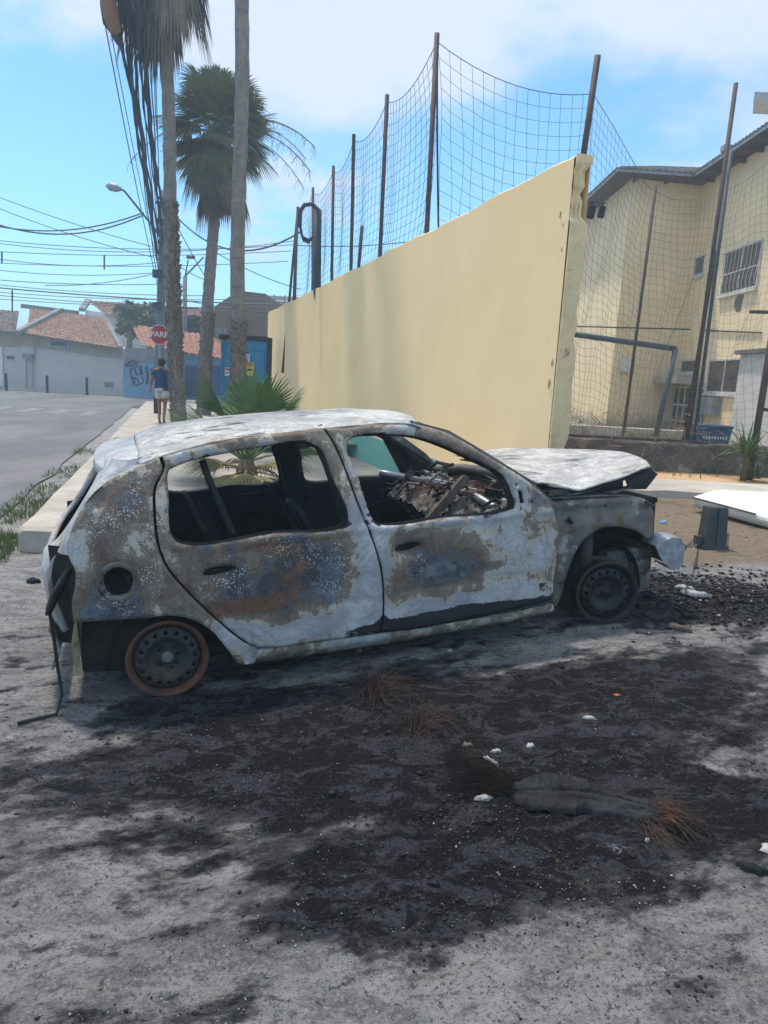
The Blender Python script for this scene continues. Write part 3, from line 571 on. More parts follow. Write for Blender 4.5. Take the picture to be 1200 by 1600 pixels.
# far (left) side, seen from the inside through the windows
FH2 = [(.95, .38), (1.02, .40), (1.06, .36), (1.0, .33)]
L_ = [panel('rear_quarter_panel', QTR, [FUEL], CAR, thick=.012, disp=qdisp, step=.03, side=1), panel('rear_door', RD, [RWIN], CAR, thick=.022, disp=rdisp, step=.03, side=1),
      panel('front_door', FD, [FWIN, MIRR], CAR, thick=.022, disp=fdisp, step=.03, side=1), panel('sill', SILL, [], CAR, thick=.02, yfun=sillw, step=.03, side=1)]
panel('inner_frame', FULL, [shrink(RWIN, .93), shrink(FWIN, .95), ell(.96, .47, .035, .02, 14), ell(.10, .44, .012, .022, 10), ell(1.01, .44, .02, .015, 10)], CAR, mats=('char_soft', 'char_soft'), inset=.05, thick=.04, side=1, step=.035, disp=lambda x, z: .012*fbm(x*7, z*7, 3)-.02*np.exp(-((x-.92)/.05)**2))
# B pillars and door inner lumps on the far side
for s in (1, -1):
    b = MB(); pts = [(.99, .60, -.05), (.97, .665, .35), (.93, .67, .58), (.86, .60, .85), (.80, .545, 1.03)]
    for i in range(4): b.bar((pts[i][0], s*pts[i][1], pts[i][2]), (pts[i+1][0], s*pts[i+1][1], pts[i+1][2]), .13-.015*i if s > 0 else .07, .05, (0, 1, 0))
    b.build('centre_pillar', 'char_soft', CAR)
b = MB()
for k in range(26):
    x0 = random.uniform(1.1, 1.9); z0 = random.uniform(.1, .5); L0 = random.uniform(.08, .3); a0 = random.uniform(-.5, .5)
    b.tube([(x0+L0*t*cos(a0), .70-.02*random.random(), z0+L0*t*sin(a0)+.02*sin(t*5+k)) for t in (0, .3, .6, 1)], random.uniform(.004, .012), 5)
for k in range(14):
    x0 = random.uniform(0.1, .85); z0 = random.uniform(.1, .5); L0 = random.uniform(.08, .3)
    b.tube([(x0, .70, z0), (x0+L0, .695, z0+.02)], random.uniform(.004, .012), 5)
b.build('door_mechanism', 'char_soft', CAR, True)
b = MB(); b.tube([(.235, -.575, .90), (.26, -.60, .80), (.345, -.70, .55)], .017, 8); b.build('window_guide', 'char_soft', CAR, True)
# roof
def roofz(x, y, zc):
    hw = float(CW(x, railz(x))); t = abs(y)/hw; zr = float(railz(x)); return zr+(zc-zr)*(1-t**2.6)
rcx = [-.06, -.044, .112, .352, .637, .973, 1.208, 1.40, 1.492]; rcz = [.968, .977, 1.032, 1.054, 1.071, 1.081, 1.080, 1.066, 1.045]
G = []; RV = []
xr = np.linspace(-.055, 1.44, 75)
for x in xr:
    row = []; zc = np.interp(x, rcx, rcz); hw = float(CW(x, railz(x)))+.002
    for t in np.linspace(-1, 1, 64):
        y = t*hw; fe = 1.0 if x < 1.2 else 1
        xx = x-(.10*abs(t)**2*max(0, (x-1.2)/.24)); z = roofz(xx, y, np.interp(xx, rcx, rcz))
        dz = .006*float(fbm(np.array([xx*5]), np.array([y*5]), 3))-.007*math.exp(-((abs(t)-.965)/.012)**2)
        row.append(Vector((xx, y, z+dz)))
    G.append(row)
b = MB(); b.grid(G); ro = b.build('roof', ('roof', 'char'), CAR, True); me = ro.data
cs = np.array([v.co[:] for v in me.vertices]); xx, yy = cs[:, 0], cs[:, 1]
a = me.attributes.new('soot', 'FLOAT', 'POINT'); a.data.foreach_set('value', np.clip(.08+blob(xx, yy, [(.12, -.42, .25, .10, .42), (.55, -.2, .3, .08, .2), (.3, -.55, .3, .02, .3)]), 0, 1).astype(np.float32))
a = me.attributes.new('crust', 'FLOAT', 'POINT'); a.data.foreach_set('value', np.clip(blob(xx, yy, [(1.2, -.55, .3, .07, .5), (.8, -.6, .15, .03, .4), (.35, -.60, .25, .03, .35)]), 0, 1).astype(np.float32))
solid(ro, .008, 1)
b = MB()
for xx in (.35, .85, 1.35):
    b.grid([[Vector((xx+dx, t*.58, roofz(xx, t*.58, np.interp(xx, rcx, rcz))-.03)) for t in np.linspace(-1, 1, 12)] for dx in (-.03, .03)])
b.build('roof_crossbar', 'char', CAR)
# windscreen pillars, header and cowl
for s in (1, -1):
    b = MB(); P = [(x, s*(float(CW(x, z))-.035), z-.012) for x, z in RAIL[6:]]
    for i in range(len(P)-1): b.bar(P[i], P[i+1], .05, .045, (0, 1, 0))
    b.build('windscreen_pillar', 'innerwing', CAR)
b = MB(); b.tube([(2.03, -.70, .585), (2.09, -.4, .63), (2.12, 0, .645), (2.09, .4, .63), (2.03, .70, .585)], .03, 8); b.tube([(1.38, -.58, 1.005), (1.43, 0, 1.045), (1.38, .58, 1.005)], .02, 6); b.build('windscreen_frame', 'innerwing', CAR, True)
# triangular far side mirror gusset seen against the wall
b = MB(); b.prism([(1.58, .655, .86), (1.78, .67, .76), (1.98, .70, .64), (1.95, .70, .58), (1.74, .70, .58)], (0, .02, 0)); b.build('window_gusset', 'char_soft', CAR)
# rear end
def tailx(y, z):
    p = np.interp(z, [-.02, .1, .25, .42, .50, .60, .80, .95], [-.47, -.50, -.535, -.545, -.515, -.44, -.30, -.20])
    return p+.10*np.abs(y/.72)**3.5
tw = [(-.50, .57), (.50, .57), (.47, .86), (.42, .885), (-.42, .885), (-.47, .86)]
to = [(-.66, .16, 1), (.66, .16, 1), (.70, .35), (.69, .55), (.62, .75), (.56, .93, 1), (-.56, .93, 1), (-.62, .75), (-.66, .58), (-.62, .50), (-.61, .35), (-.64, .22)]
rv, rf = cdt(densify(to, .03), [densify(tw, .03)], .03); yy, z_ = rv[:, 0], rv[:, 1]
xx = tailx(yy, z_)+.006*fbm(yy*4, z_*4, 3)
me = bpy.data.meshes.new('tailgate'); me.from_pydata(np.stack([xx, yy, z_], 1).tolist(), [], rf)
bm = bmesh.new(); bm.from_mesh(me)
if sum(f.normal.x for f in bm.faces) > 0: bmesh.ops.reverse_faces(bm, faces=bm.faces)
bm.to_mesh(me); bm.free()
for nm, val in (('burn', None), ('soot', .05), ('crust', .1)):
    if nm == 'burn': a = me.attributes.new('burn', 'FLOAT_COLOR', 'POINT'); a.data.foreach_set('color', np.tile([.8, .15, .2, 1], len(xx)).astype(np.float32))
    else: a = me.attributes.new(nm, 'FLOAT', 'POINT'); a.data.foreach_set('value', np.full(len(xx), val, np.float32))
tg = link('tailgate', me, ('paint', 'char'), CAR, True); solid(tg, .03, 1)
def plain_burn(o, c=(.8, .15, .2), soot=.05, crust=.1):
    me = o.data; n = len(me.vertices)
    a = me.attributes.new('burn', 'FLOAT_COLOR', 'POINT'); a.data.foreach_set('color', np.tile([*c, 1], n).astype(np.float32))
    for nm, v in (('soot', soot), ('crust', crust)):
        a = me.attributes.new(nm, 'FLOAT', 'POINT'); a.data.foreach_set('value', np.full(n, v, np.float32))
    return o
# corner strip between quarter panel and tailgate, above the lamp hole
G = []
for z in np.linspace(.545, .93, 16):
    x0 = np.interp(z, [.53, .58, .66, .761, .817, .915], [-.368, -.377, -.35, -.29, -.234, -.049]); y0 = -float(CW(x0, z))
    y1 = -np.interp(z, [.5, .58, .75, .93], [.60, .62, .60, .56]); x1 = float(tailx(y1, z)); row = []
    for t in np.linspace(0, 1, 7):
        p = Vector((x0, y0, z)).lerp(Vector((x1, y1, z)), t); p += Vector((-.02, -.022, 0))*sin(pi*t); row.append(p)
    G.append(row)
for GG in (G, [[Vector((p.x, -p.y, p.z)) for p in r] for r in G]): b = MB(); b.grid(GG); plain_burn(b.build('rear_corner', 'paint', CAR, True), (.75, .1, .25))
# spoiler
b = MB(); G = []
for t in np.linspace(-1, 1, 25):
    y = t*.585; hw = abs(t); zr = .955-.028*hw**3; rt = [(-.058, zr+.012), (-.14, zr+.003), (-.225, zr-.022), (-.262, zr-.045), (-.268, zr-.085), (-.245, zr-.115), (-.16, zr-.105), (-.07, zr-.04)]
    sh = .075*hw**4; G.append([Vector((x+sh*(1 if x < -.2 else .3), y, z-.01*hw**6)) for x, z in rt])
b.grid([r+[r[0]] for r in G]); b.add(G[0], [tuple(range(8))]); b.add(G[-1], [tuple(range(8))]); sp = plain_burn(b.build('spoiler', 'paint', CAR, True), (.95, .1, .1)); bevel(sp, .006)
# lamp hole and bare tail structure
b = MB(); b.grid([[Vector((x, y, z)) for x, y in ((-.36, -.74-.02*sin(z*8)), (-.40, -.66), (-.47, -.60))] for z in np.linspace(.10, .56, 8)])
b.build('lamp_recess', 'char', CAR); b = MB(); b.grid([[Vector((x, -y, z)) for x, y in ((-.36, -.74), (-.40, -.66), (-.47, -.60))] for z in np.linspace(.10, .56, 8)]); b.build('lamp_recess', 'char', CAR)
b = MB(); G = []
for i, z in enumerate(np.linspace(.255, .475, 16)):
    k = i/15; wdt = .022+.03*sin(k*pi)+.008*random.random(); c = Vector((-.492+.115*k**1.2, -.672-.082*k, z)); G.append([c+Vector((-wdt*.35, .02, 0)), c+Vector((-.004, -.008-.008*random.random(), 0)), c+Vector((wdt*.45, -.004+.012*random.random(), .01))])
b.grid(G); o = b.build('melted_tail_lamp', 'char_soft', CAR, True); solid(o, .006)
b = MB(); b.tube([(-.485, -.675, .26), (-.478, -.69, .12), (-.475, -.70, .0), (-.465, -.74, -.10), (-.49, -.80, -.165), (-.60, -.84, -.155), (-.64, -.84, -.16)], .008, 6); b.build('hanging_cable', 'char_soft', CAR, True)
b = MB(); ysd = -.70
b.prism([(-.375, ysd, .232), (-.06, ysd, .226), (-.09, ysd, .05), (-.20, ysd, -.055), (-.375, ysd, -.03)], (0, 1.40, 0)); bx = b.build('rear_floor_well', weathered('sooty_olive', (.026, .022, .018), (.012, .011, .011), 7, .8, 0, [((.08, .055, .038), 7, .60, .72)], .4), CAR); bevel(bx, .01)
b = MB(); b.add([(-.38, -.72, .24), (-.405, -.74, .12), (-.40, -.745, .02), (-.415, -.75, -.02), (-.37, -.74, -.025), (-.375, -.73, .05), (-.365, -.725, .14), (-.35, -.72, .235)], [(0, 1, 6, 7), (1, 2, 5, 6), (2, 3, 4, 5)]); o = b.build('bumper_bracket', 'yellowstrip', CAR); solid(o, .006)
b = MB(); G = [[Vector((-.50+.03*sin(z*20), -.63+.5*t, z)) for t in np.linspace(0, 2.5, 14)] for z in np.linspace(-.02, .17, 5)]; b.grid(G); o = b.build('rear_valance', 'innerwing', CAR, True); solid(o, .01)
# wheel housings
def housing(cx, cz, r, y0, y1, a0, a1, name, mt='char'):
    b = MB(); G = [[Vector((cx+r*cos(t), y, cz+r*sin(t))) for y in (y0, (y0+y1)/2, y1)] for t in np.linspace(a0, a1, 22)]; b.grid(G)
    b.add([(cx+r*cos(t), y1, cz+r*sin(t)) for t in np.linspace(a0, a1, 22)], [tuple(range(22))]); return b.build(name, mt, CAR, True)
for s in (-1, 1):
    housing(.02, -.02, .285, s*.74, s*.42, -.25, pi+.1, 'wheel_housing')
    housing(2.48, -.02, .335, s*.60, s*.36, -.1, pi+.25, 'wheel_housing')
# front inner wing
WING = [(2.06, .60, 1), (2.12, .572), (2.207, .565), (2.349, .563), (2.549, .558), (2.757, .535), (2.879, .482), (2.927, .407), (2.946, .30), (2.93, .262, 1), (2.846, .264, 1), (2.747, .327), (2.628, .366), (2.513, .376), (2.403, .34), (2.318, .255), (2.257, .118), (2.226, .003), (2.198, -.072, 1), (2.06, -.03, 1)]
def wingy(x, z): return .615+.02*np.clip((.46-z)/.05, 0, 1)*np.clip((x-2.1)/.1, 0, 1)-.015*np.exp(-((z-.50+.04*(x-2.1))/.02)**2)-.10*np.clip((x-2.75)/.2, 0, 1)**2-.05*np.clip((z-.535)/.02, 0, 1)+.006*fbm(x*8, z*8, 3)
for s in (-1, 1):
    panel('inner_wing', WING, [ell(2.135, .50, .014, .014, 12), ell(2.135, .44, .013, .013, 12), ell(2.40, .495, .006, .006, 8), ell(2.53, .495, .007, .009, 8), ell(2.27, .36, .004, .004, 8)], CAR, mats=('innerwing', 'char'), thick=.012, side=s, yfun=wingy, step=.022)
b = MB(); b.grid([[Vector((x, y, z)) for x, z in [(2.15, .575), (2.4, .568), (2.6, .56), (2.78, .53), (2.9, .47)]] for y in (-.60, -.52, -.42)]); o = b.build('wing_top', 'innerwing', CAR, True); solid(o, .01)
for s in (-1, 1): b = MB(); b.tube([(2.44, s*.55, .36), (2.43, s*.58, .05)], [.045, .035], 12); b.tube([(2.44, s*.55, .40), (2.44, s*.55, .36)], .07, 14); b.build('suspension_strut', 'rimdark', CAR, True)
b = MB(); b.box((2.95, 0, .10), (.10, .96, .22)); b.box((2.80, -.47, .12), (.34, .09, .13)); b.box((2.80, .47, .12), (.34, .09, .13)); b.box((2.86, -.53, .02), (.14, .05, .20)); b.box((2.6, 0, .0), (.7, .7, .06)); bevel(b.build('front_subframe', 'innerwing', CAR), .012)
b = MB(); G = []
for y in np.linspace(-.66, -.50, 6):
    k = (y+.66)/.16; G.append([Vector((2.86+.03*k, y, .235)), Vector((2.98+.02*k, y, .275)), Vector((3.055+.03*k, y, .262)), Vector((3.085+.03*k, y, .20)), Vector((3.075+.03*k, y, .09)), Vector((3.01+.03*k, y, .062)), Vector((2.97+.03*k, y, .09))])
b.grid(G); pl = [g for g in G[0]]; b.add([p+Vector((0, -.001, 0)) for p in pl]+[Vector((2.90, -.66, .16))], [(0, 1, 2, 3, 4, 5, 6, 7)]); o = b.build('crash_box', 'steel', CAR); solid(o, .006)
b = MB(); G = [[Vector((3.08+.03*cos(y*2)+dx, y, z)) for dx, z in ((-.02, .07), (.012, .08), (.012, .20), (-.02, .22))] for y in np.linspace(-.52, .60, 16)]; b.grid(G); o = b.build('bumper_beam', 'innerwing', CAR, True); solid(o, .008)
# engine bay lumps, bulkhead
b = MB(); b.box((2.10, 0, .30), (.05, 1.25, .60)); b.box((2.52, .05, .22), (.42, .62, .34)); b.box((2.50, .02, .43), (.30, .40, .10)); b.box((2.36, -.38, .44), (.16, .18, .14)); b.box((2.96, 0, .34), (.05, 1.0, .30)); b.box((2.92, 0, .49), (.07, 1.10, .03))
for k in range(40):
    p = Vector((random.uniform(2.15, 2.85), random.uniform(-.5, .5), random.uniform(.38, .56))); q2 = p+Vector((random.uniform(-.2, .2), random.uniform(-.25, .25), random.uniform(-.08, .05)))
    b.tube([p, (p+q2)/2+Vector((0, 0, .03)), q2], random.uniform(.006, .02), 6)
b.build('engine', 'char', CAR)
b = MB()
b.grid([[Vector((x, y, .615+.006*sin(y*20)-.02*(x-2.1))) for x in (2.08, 2.14, 2.20)] for y in np.linspace(-.62, .62, 20)]); b.bar((2.25, -.60, .585), (2.62, -.54, .60), .05, .008); b.bar((2.55, -.60, .577), (2.86, -.50, .588), .06, .006)
b.bar((2.14, -.57, .60), (2.30, -.56, .605), .05, .035)
b.build('cowl_panel', 'innerwing', CAR)
# bonnet, buckled and raised
def bonnet_pt(u, v):    # u 0 rear..1 front, v 0 near..1 far
    n0 = np.array([(2.06, -.60, .672), (2.20, -.61, .640), (2.35, -.61, .614), (2.59, -.61, .662), (2.845, -.60, .712)]); f0 = np.array([(2.12, .60, .70), (2.38, .61, .722), (2.62, .61, .725), (2.85, .60, .712), (3.06, .54, .690)])
    k = np.linspace(0, 1, 5); a = np.array([np.interp(u, k, n0[:, i]) for i in range(3)]); c = np.array([np.interp(u, k, f0[:, i]) for i in range(3)])
    p = a*(1-v)+c*v; s = sin(pi*v); p[2] += .035*s*(1-u*.5)+.012*float(fbm(np.array([u*3.]), np.array([v*3.5]), 3)); p[0] += .17*s*u**2
    return Vector(p)
b = MB(); b.grid([[bonnet_pt(u, v) for v in np.linspace(0, 1, 40)] for u in np.linspace(0, 1, 34)]); bo = b.build('bonnet', ('roof', 'char'), CAR, True); me = bo.data
cs = np.array([v.co[:] for v in me.vertices])
a = me.attributes.new('soot', 'FLOAT', 'POINT'); a.data.foreach_set('value', np.clip(blob(cs[:, 0], cs[:, 1], [(2.15, -.2, .2, .4, .25)])-.35, -1, 1).astype(np.float32))
a = me.attributes.new('crust', 'FLOAT', 'POINT'); a.data.foreach_set('value', np.clip(blob(cs[:, 0], cs[:, 1], [(2.2, -.1, .25, .4, .45), (2.4, -.5, .2, .1, .3)]), 0, 1).astype(np.float32)); solid(bo, .010, 1)
b = MB(); b.grid([[bonnet_pt(u, v)+Vector((.0, .02*(1-2*v), -.030-.02*sin(u*pi))) for v in np.linspace(.02, .98, 14)] for u in (.02, .2, .35)]); b.grid([[bonnet_pt(u, v)+Vector((0, 0, -.03)) for v in (.02, .08, .14)] for u in np.linspace(.3, 1, 10)])
b.grid([[bonnet_pt(u, v)+Vector((0, 0, -.03)) for v in np.linspace(.05, .95, 20)] for u in (.82, .9, .99)])
o = b.build('bonnet_frame', 'char_soft', bo, True); solid(o, .008)
b = MB(); P_ = [bonnet_pt(1, .03)+Vector((-.02, 0, -.015)), bonnet_pt(1, .12)+Vector((0, 0, -.015))]; b.add([P_[0], P_[0]+Vector((.07, -.02, -.04)), P_[0]+Vector((-.02, -.03, -.125)), P_[0]+Vector((-.12, 0, -.125)), P_[0]+Vector((-.16, .02, -.02))], [(0, 1, 2, 3, 4)]); b.add([P_[0], P_[1], P_[1]+Vector((.06, .1, -.10)), P_[0]+Vector((.07, -.02, -.04))], [(0, 1, 2, 3)])
b.add([bonnet_pt(.5, .0)+Vector((0, 0, -.02)), bonnet_pt(.8, .0)+Vector((0, 0, -.02)), bonnet_pt(.84, .05)+Vector((-.02, 0, -.095)), bonnet_pt(.5, .05)+Vector((0, 0, -.05))], [(0, 1, 2, 3)]); o = b.build('bonnet_edge', 'char_soft', bo); solid(o, .008)
# floor, seats, dashboard wreck
b = MB(); b.grid([[Vector((x, y, -.06+.015*sin(x*14)*cos(y*9)+(.10 if abs(y) < .12 else 0))) for y in np.linspace(-.73, .73, 20)] for x in np.linspace(.32, 2.06, 34)]); b.grid([[Vector((x, y, z)) for y in np.linspace(-.7, .7, 6)] for x, z in ((-.42, .20), (.0, .22), (.25, .22), (.30, .12), (.33, -.06))]); b.build('floor_pan', 'char', CAR)
for s in (-1, 1):     # front seat frames
    b = MB(); c = s*.34
    for e_ in (-.20, .20):
        b.tube([(1.35, c+e_, .10), (.98, c+e_, .08), (.90, c+e_*.95, .16), (.80, c+e_*.9, .42), (.72, c+e_*.8, .60)], .016, 6)
    b.tube([(.72, c-.16, .60), (.715, c, .62), (.72, c+.16, .60)], .016, 6)
    b.add([(.90, c-.18, .16), (.90, c+.18, .16), (.76, c+.15, .55), (.76, c-.15, .55)], [(0, 1, 2, 3)])
    for q2 in range(7): z = .2+.055*q2; x = .90-.14*(z-.16)/.39; b.tube([(x, c-.18, z), (x+.02, c, z-.01), (x, c+.18, z)], .004, 4)
    for q2 in range(8): x = 1.0+.045*q2; b.tube([(x, c-.2, .10), (x, c, .085), (x, c+.2, .10)], .004, 4)
    b.build('seat_frame', 'char_soft', CAR, True)
b = MB(); b.grid([[Vector((.28-.0*t+.12*(.62-z), y, z+.01*sin(y*17))) for y in np.linspace(-.60, .60, 22)] for z in (.12, .3, .45, .56)]); b.tube([(.22, -.6, .565), (.22, 0, .575), (.22, .6, .565)], .014, 6); b.build('rear_seat_back', 'char', CAR)
b = MB()
b.tube([(1.86, -.70, .49), (1.83, -.3, .56), (1.80, 0, .58), (1.83, .4, .56), (1.86, .70, .50)], .026, 8); b.tube([(1.92, -.68, .55), (1.90, .68, .58)], .018, 6)
b.tube([(1.78, .36, .56), (1.55, .36, .62), (1.46, .36, .64)], .022, 8)
b.build('dashboard_beam', 'steel', CAR, True)
b = MB(); R5 = random.Random(5)
for k in range(46):
    p = Vector((R5.uniform(1.62, 2.02), R5.uniform(-.6, .6), 0)); p.z = .50+.14*(1-abs(p.y)*.3)*R5.random()
    q2 = p+Vector((R5.uniform(-.16, .16), R5.uniform(-.22, .22), R5.uniform(-.10, .07)))
    b.tube([p, (p+q2)/2+Vector((R5.uniform(-.03, .03), 0, R5.uniform(0, .05))), q2], R5.uniform(.003, .013), 5, m=R5.choice([0, 0, 0, 1, 2]))
for k in range(10):
    p = Vector((R5.uniform(1.66, 2.02), R5.uniform(-.55, .55), R5.uniform(.50, .62)))
    b.box(p, (R5.uniform(.02, .10), R5.uniform(.02, .10), R5.uniform(.01, .05)), Euler((R5.random()*3, R5.random()*3, R5.random()*3)).to_matrix(), m=R5.choice([0, 0, 1, 2]))
for m_, zo, sd2 in ((0, .50, 1), (1, .535, 6), (2, .515, 11)):
    xs_ = np.linspace(1.62, 2.06, 34); ys_ = np.linspace(-.66, .66, 90); XX, YY = np.meshgrid(xs_, ys_, indexing='ij'); ZZ = zo+.11*np.abs(fbm(XX*7+sd2, YY*7, 4, .65))-.09*np.abs(fbm(XX*3+sd2, YY*4+5, 3))-.10*np.clip((1.74-XX)/.12, 0, 1)
    b.grid([[Vector((XX[i, j], YY[i, j], ZZ[i, j])) for j in range(90)] for i in range(34)], m=m_)
MAT['debris'] = weathered('ashy_debris', (.22, .20, .18), (.10, .095, .09), 16, .85, 0, [((.12, .19, .24), 9, .62, .7), ((.26, .14, .09), 13, .64, .7)])
b.build('dashboard_wreckage', ('char', 'innerwing', 'char_soft'), CAR)
b = MB()
for k in range(14):
    z = R5.uniform(.5, .62); b.tube([(1.5+.06*k*.4, .3-.05*k, z), (1.7, .1-.04*k, z+.08), (1.85, -.15-.02*k, z+.06), (2.0, -.4, .56)], .003, 4)
b.build('wiring', 'rust', CAR)
b = MB(); b.bar((1.50, -.34, .44), (1.76, -.30, .67), .045, .02, (0, 1, 0)); b.bar((1.505, -.32, .455), (1.765, -.28, .685), .05, .012, (1, 0, 0)); b.build('fallen_bar', 'ashybar', CAR)
# wheels: bare steel rims
RW = .187
def rimhole(n, r, rr, ph=0): return [ell(r*cos(2*pi*i/n+ph), r*sin(2*pi*i/n+ph), rr, rr, 12) for i in range(n)]
def dish(r): return np.interp(r, [0, .03, .045, .06, .085, .095, .105, .125, .145, .153], [.030, .030, .034, .034, .026, .012, .006, .010, .022, .030])
def make_wheel(x, y, z, steer, mats, hub):
    o = bpy.data.objects.new('wheel', None)
    b = MB(); pr = [(RW, -.002), (RW+.002, .004), (RW-.006, .008), (.172, .010), (.168, .03), (.160, .038), (.150, .05), (.150, .10), (.160, .13), (.168, .145), (.172, .150), (RW, .154), (RW, .158), (.168, .156), (.156, .135), (.146, .10), (.144, .05), (.152, .036), (.160, .028), (.164, .008), (.172, .0), (.180, -.006)]
    b.lathe(pr, 56, closed=True); wo = b.build('wheel', mats[0], CAR, True, fixn=True)
    wo.matrix_local = Matrix.Translation((x, y, z))@Matrix.Rotation(steer, 4, 'Z')
    outl = ell(0, 0, .153, .153, 64); rv, rf = cdt(outl, rimhole(16, .125, .0095)+rimhole(4, .05, .006, pi/4), .012)
    r = np.hypot(rv[:, 0], rv[:, 1]); me = bpy.data.meshes.new('wheel_disc'); me.from_pydata(np.stack([rv[:, 0], dish(r), rv[:, 1]], 1).tolist(), [], rf)
    d = link('wheel_disc', me, mats[1], wo, True); solid(d, .004, off=0)
    b = MB(); b.lathe([(0.001, .018), (.022, .019), (.028, .026), (.029, .04)], 20); b.build('hub_cap', hub, wo, True)
    b = MB(); b.lathe([(0.001, .05), (.10, .05), (.115, .06), (.115, .11), (.001, .11)], 24)
    for i in range(4): a_ = 2*pi*i/4+.3; b.tube([(.05*cos(a_), .022, .05*sin(a_)), (.05*cos(a_), .045, .05*sin(a_))], .009, 6)
    b.build('brake_drum', 'char', wo, True)
    return wo
w1 = make_wheel(0, -.762, 0, radians(0), ('rust', 'rimdark'), 'hub'); w1['label'] = 'rust brown bare rear rim'
w2 = make_wheel(2.472, -.735, .005, radians(-13), ('rimblack', 'rimblack'), 'rimblack'); w2['label'] = 'blackened bare front rim'
b = MB(); b.lathe([(RW+.0015, -.005), (RW+.0035, .002), (RW+.001, .008), (RW-.003, .002)], 56, closed=True); b.build('rim_edge', 'rust', w2, True)
for x in (0, 2.472):
    wo = make_wheel(x, .762, 0, pi, ('rust', 'rimdark'), 'rimdark')

# ------------------------------------------------------------------ court net on its poles
MAT['pole'] = weathered('rusty_pole', (.10, .065, .06), (.055, .05, .055), 5, .7, .2, [((.16, .09, .06), 12, .6, .7)])
MAT['bluepole'] = weathered('grey_blue_pole', (.075, .10, .125), (.05, .065, .08), 4, .6)
MAT['netcord'] = weathered('dark_net_cord', (.045, .055, .075), (.03, .035, .05), 4, .8, bump=0)
MAT['netcord2'] = weathered('faded_net_cord', (.16, .14, .12), (.10, .09, .08), 4, .8, bump=0)
NP = [(655, (683, 52)), (584, (605, 148)), (540, (553, 210)), (511, (521, 259)), (482, (489, 293)), (455, (465, 323))]
def wall_at(px):
    y = 240-.5145*(px-902); d = ray(px, y); n = np.array([1, .2913, 0]); t = ((np.array(W0)-_O)@n)/(d@n); return Vector(_O+d*t)
tops = []
ordn = ['nearest', 'second nearest', 'third nearest', 'fourth nearest', 'fifth nearest', 'farthest']
for i, (px, tp) in enumerate(NP):
    B = wall_at(px)+nw*.10; T_ = V(tp[0], tp[1], B.y); T_.z = max(T_.z, 5.8)
    b = MB((B.x, B.y, .2)); b.tube([(B.x-.02, B.y, .2), (B.x, B.y, B.z), T_], .032, 8); o = b.build('net_pole', 'pole', smooth=True); o.location = (B.x, B.y, .2)
    tag(o, '%s of the rusty poles rising along the top of the yellow wall' % ordn[i], 'pole', 'poles along the yellow wall'); tops.append(T_)
def cords(mb, lines, r):
    for l in lines: mb.tube(l, r, 3, cap=False)
def netgrid(Pf, nu, nv, r, name, mat, org, label, parent=None):
    b = MB(org); A = [[Pf(u/nu, v/nv) for v in range(nv+1)] for u in range(nu+1)]
    for u in range(nu+1): b.tube(A[u], r, 3, cap=False)
    for v in range(nv+1): b.tube([A[u][v] for u in range(nu+1)], r*(2.0 if v == 0 else 1), 3, cap=False)
    o = b.build(name, mat, fixn=False); o.location = org; tag(o, label, 'net', 'sports nets'); return o
tops_l = list(tops)
def topline(u):
    s = u*(len(tops)-1); i = min(int(s), len(tops)-2); f = s-i; p = tops[i].lerp(tops[i+1], f); p = p.copy(); p.z -= .10+.42*4*f*(1-f)*.5; return p
def wn(u, v):
    p = topline(u); zb = 3.25; q_ = Vector((p.x, p.y, p.z+(zb-p.z)*v)); k = 4*v*(1-v)
    q_.x += .05*sin(u*37)*k+.06*k; q_.z += .05*sin(u*23+v*3)*k; q_.y += .03*sin(v*9+u*50)*k; return q_
netgrid(wn, 66, 17, .0029, 'side_net', 'netcord', tuple(tops[0]), 'long dark net strung between the poles above the yellow wall')
# pole behind the wall's broken end
B4 = V(912, 240, 10.2); T4 = V(934, 87, 10.2); b = MB((B4.x, B4.y, .3)); lo = B4+(B4-T4)*2.7; lo.z = .3; b.tube([lo, B4, T4], .042, 8); o = b.build('net_pole', 'pole', smooth=True); o.location = (B4.x, B4.y, .3)
tag(o, 'rusty net pole standing behind the broken end of the yellow wall', 'pole', 'tall court poles')
e0 = V(684, 66, tops[0].y); e1 = V(929, 146, 10.2)
def en(u, v):
    p = e0.lerp(e1, u); sag = 4*u*(1-u); p.z -= .20*sag; zb = 2.9+.25*(1-u); k = 4*v*(1-v)
    q_ = Vector((p.x+(.14*v+.06*k)*(1-u), p.y+.06*k*sin(u*6), p.z+(zb-p.z)*v-.10*sag*k)); q_.x += .02*sin(v*8+u*30)*k; return q_
netgrid(en, 14, 15, .0029, 'end_net', 'netcord', tuple(e0), 'sagging net panel between the tallest wall pole and the pole at the wall end')
b = MB(tuple(e0)); b.tube([e0+Vector((.22*t**1.2, .02, -2.9*t)) for t in np.linspace(0, 1, 8)], .013, 5); o = b.build('net_rope', 'netcord'); o.location = tuple(e0); tag(o, 'thick dark rope hanging down from the tallest wall pole', 'rope')
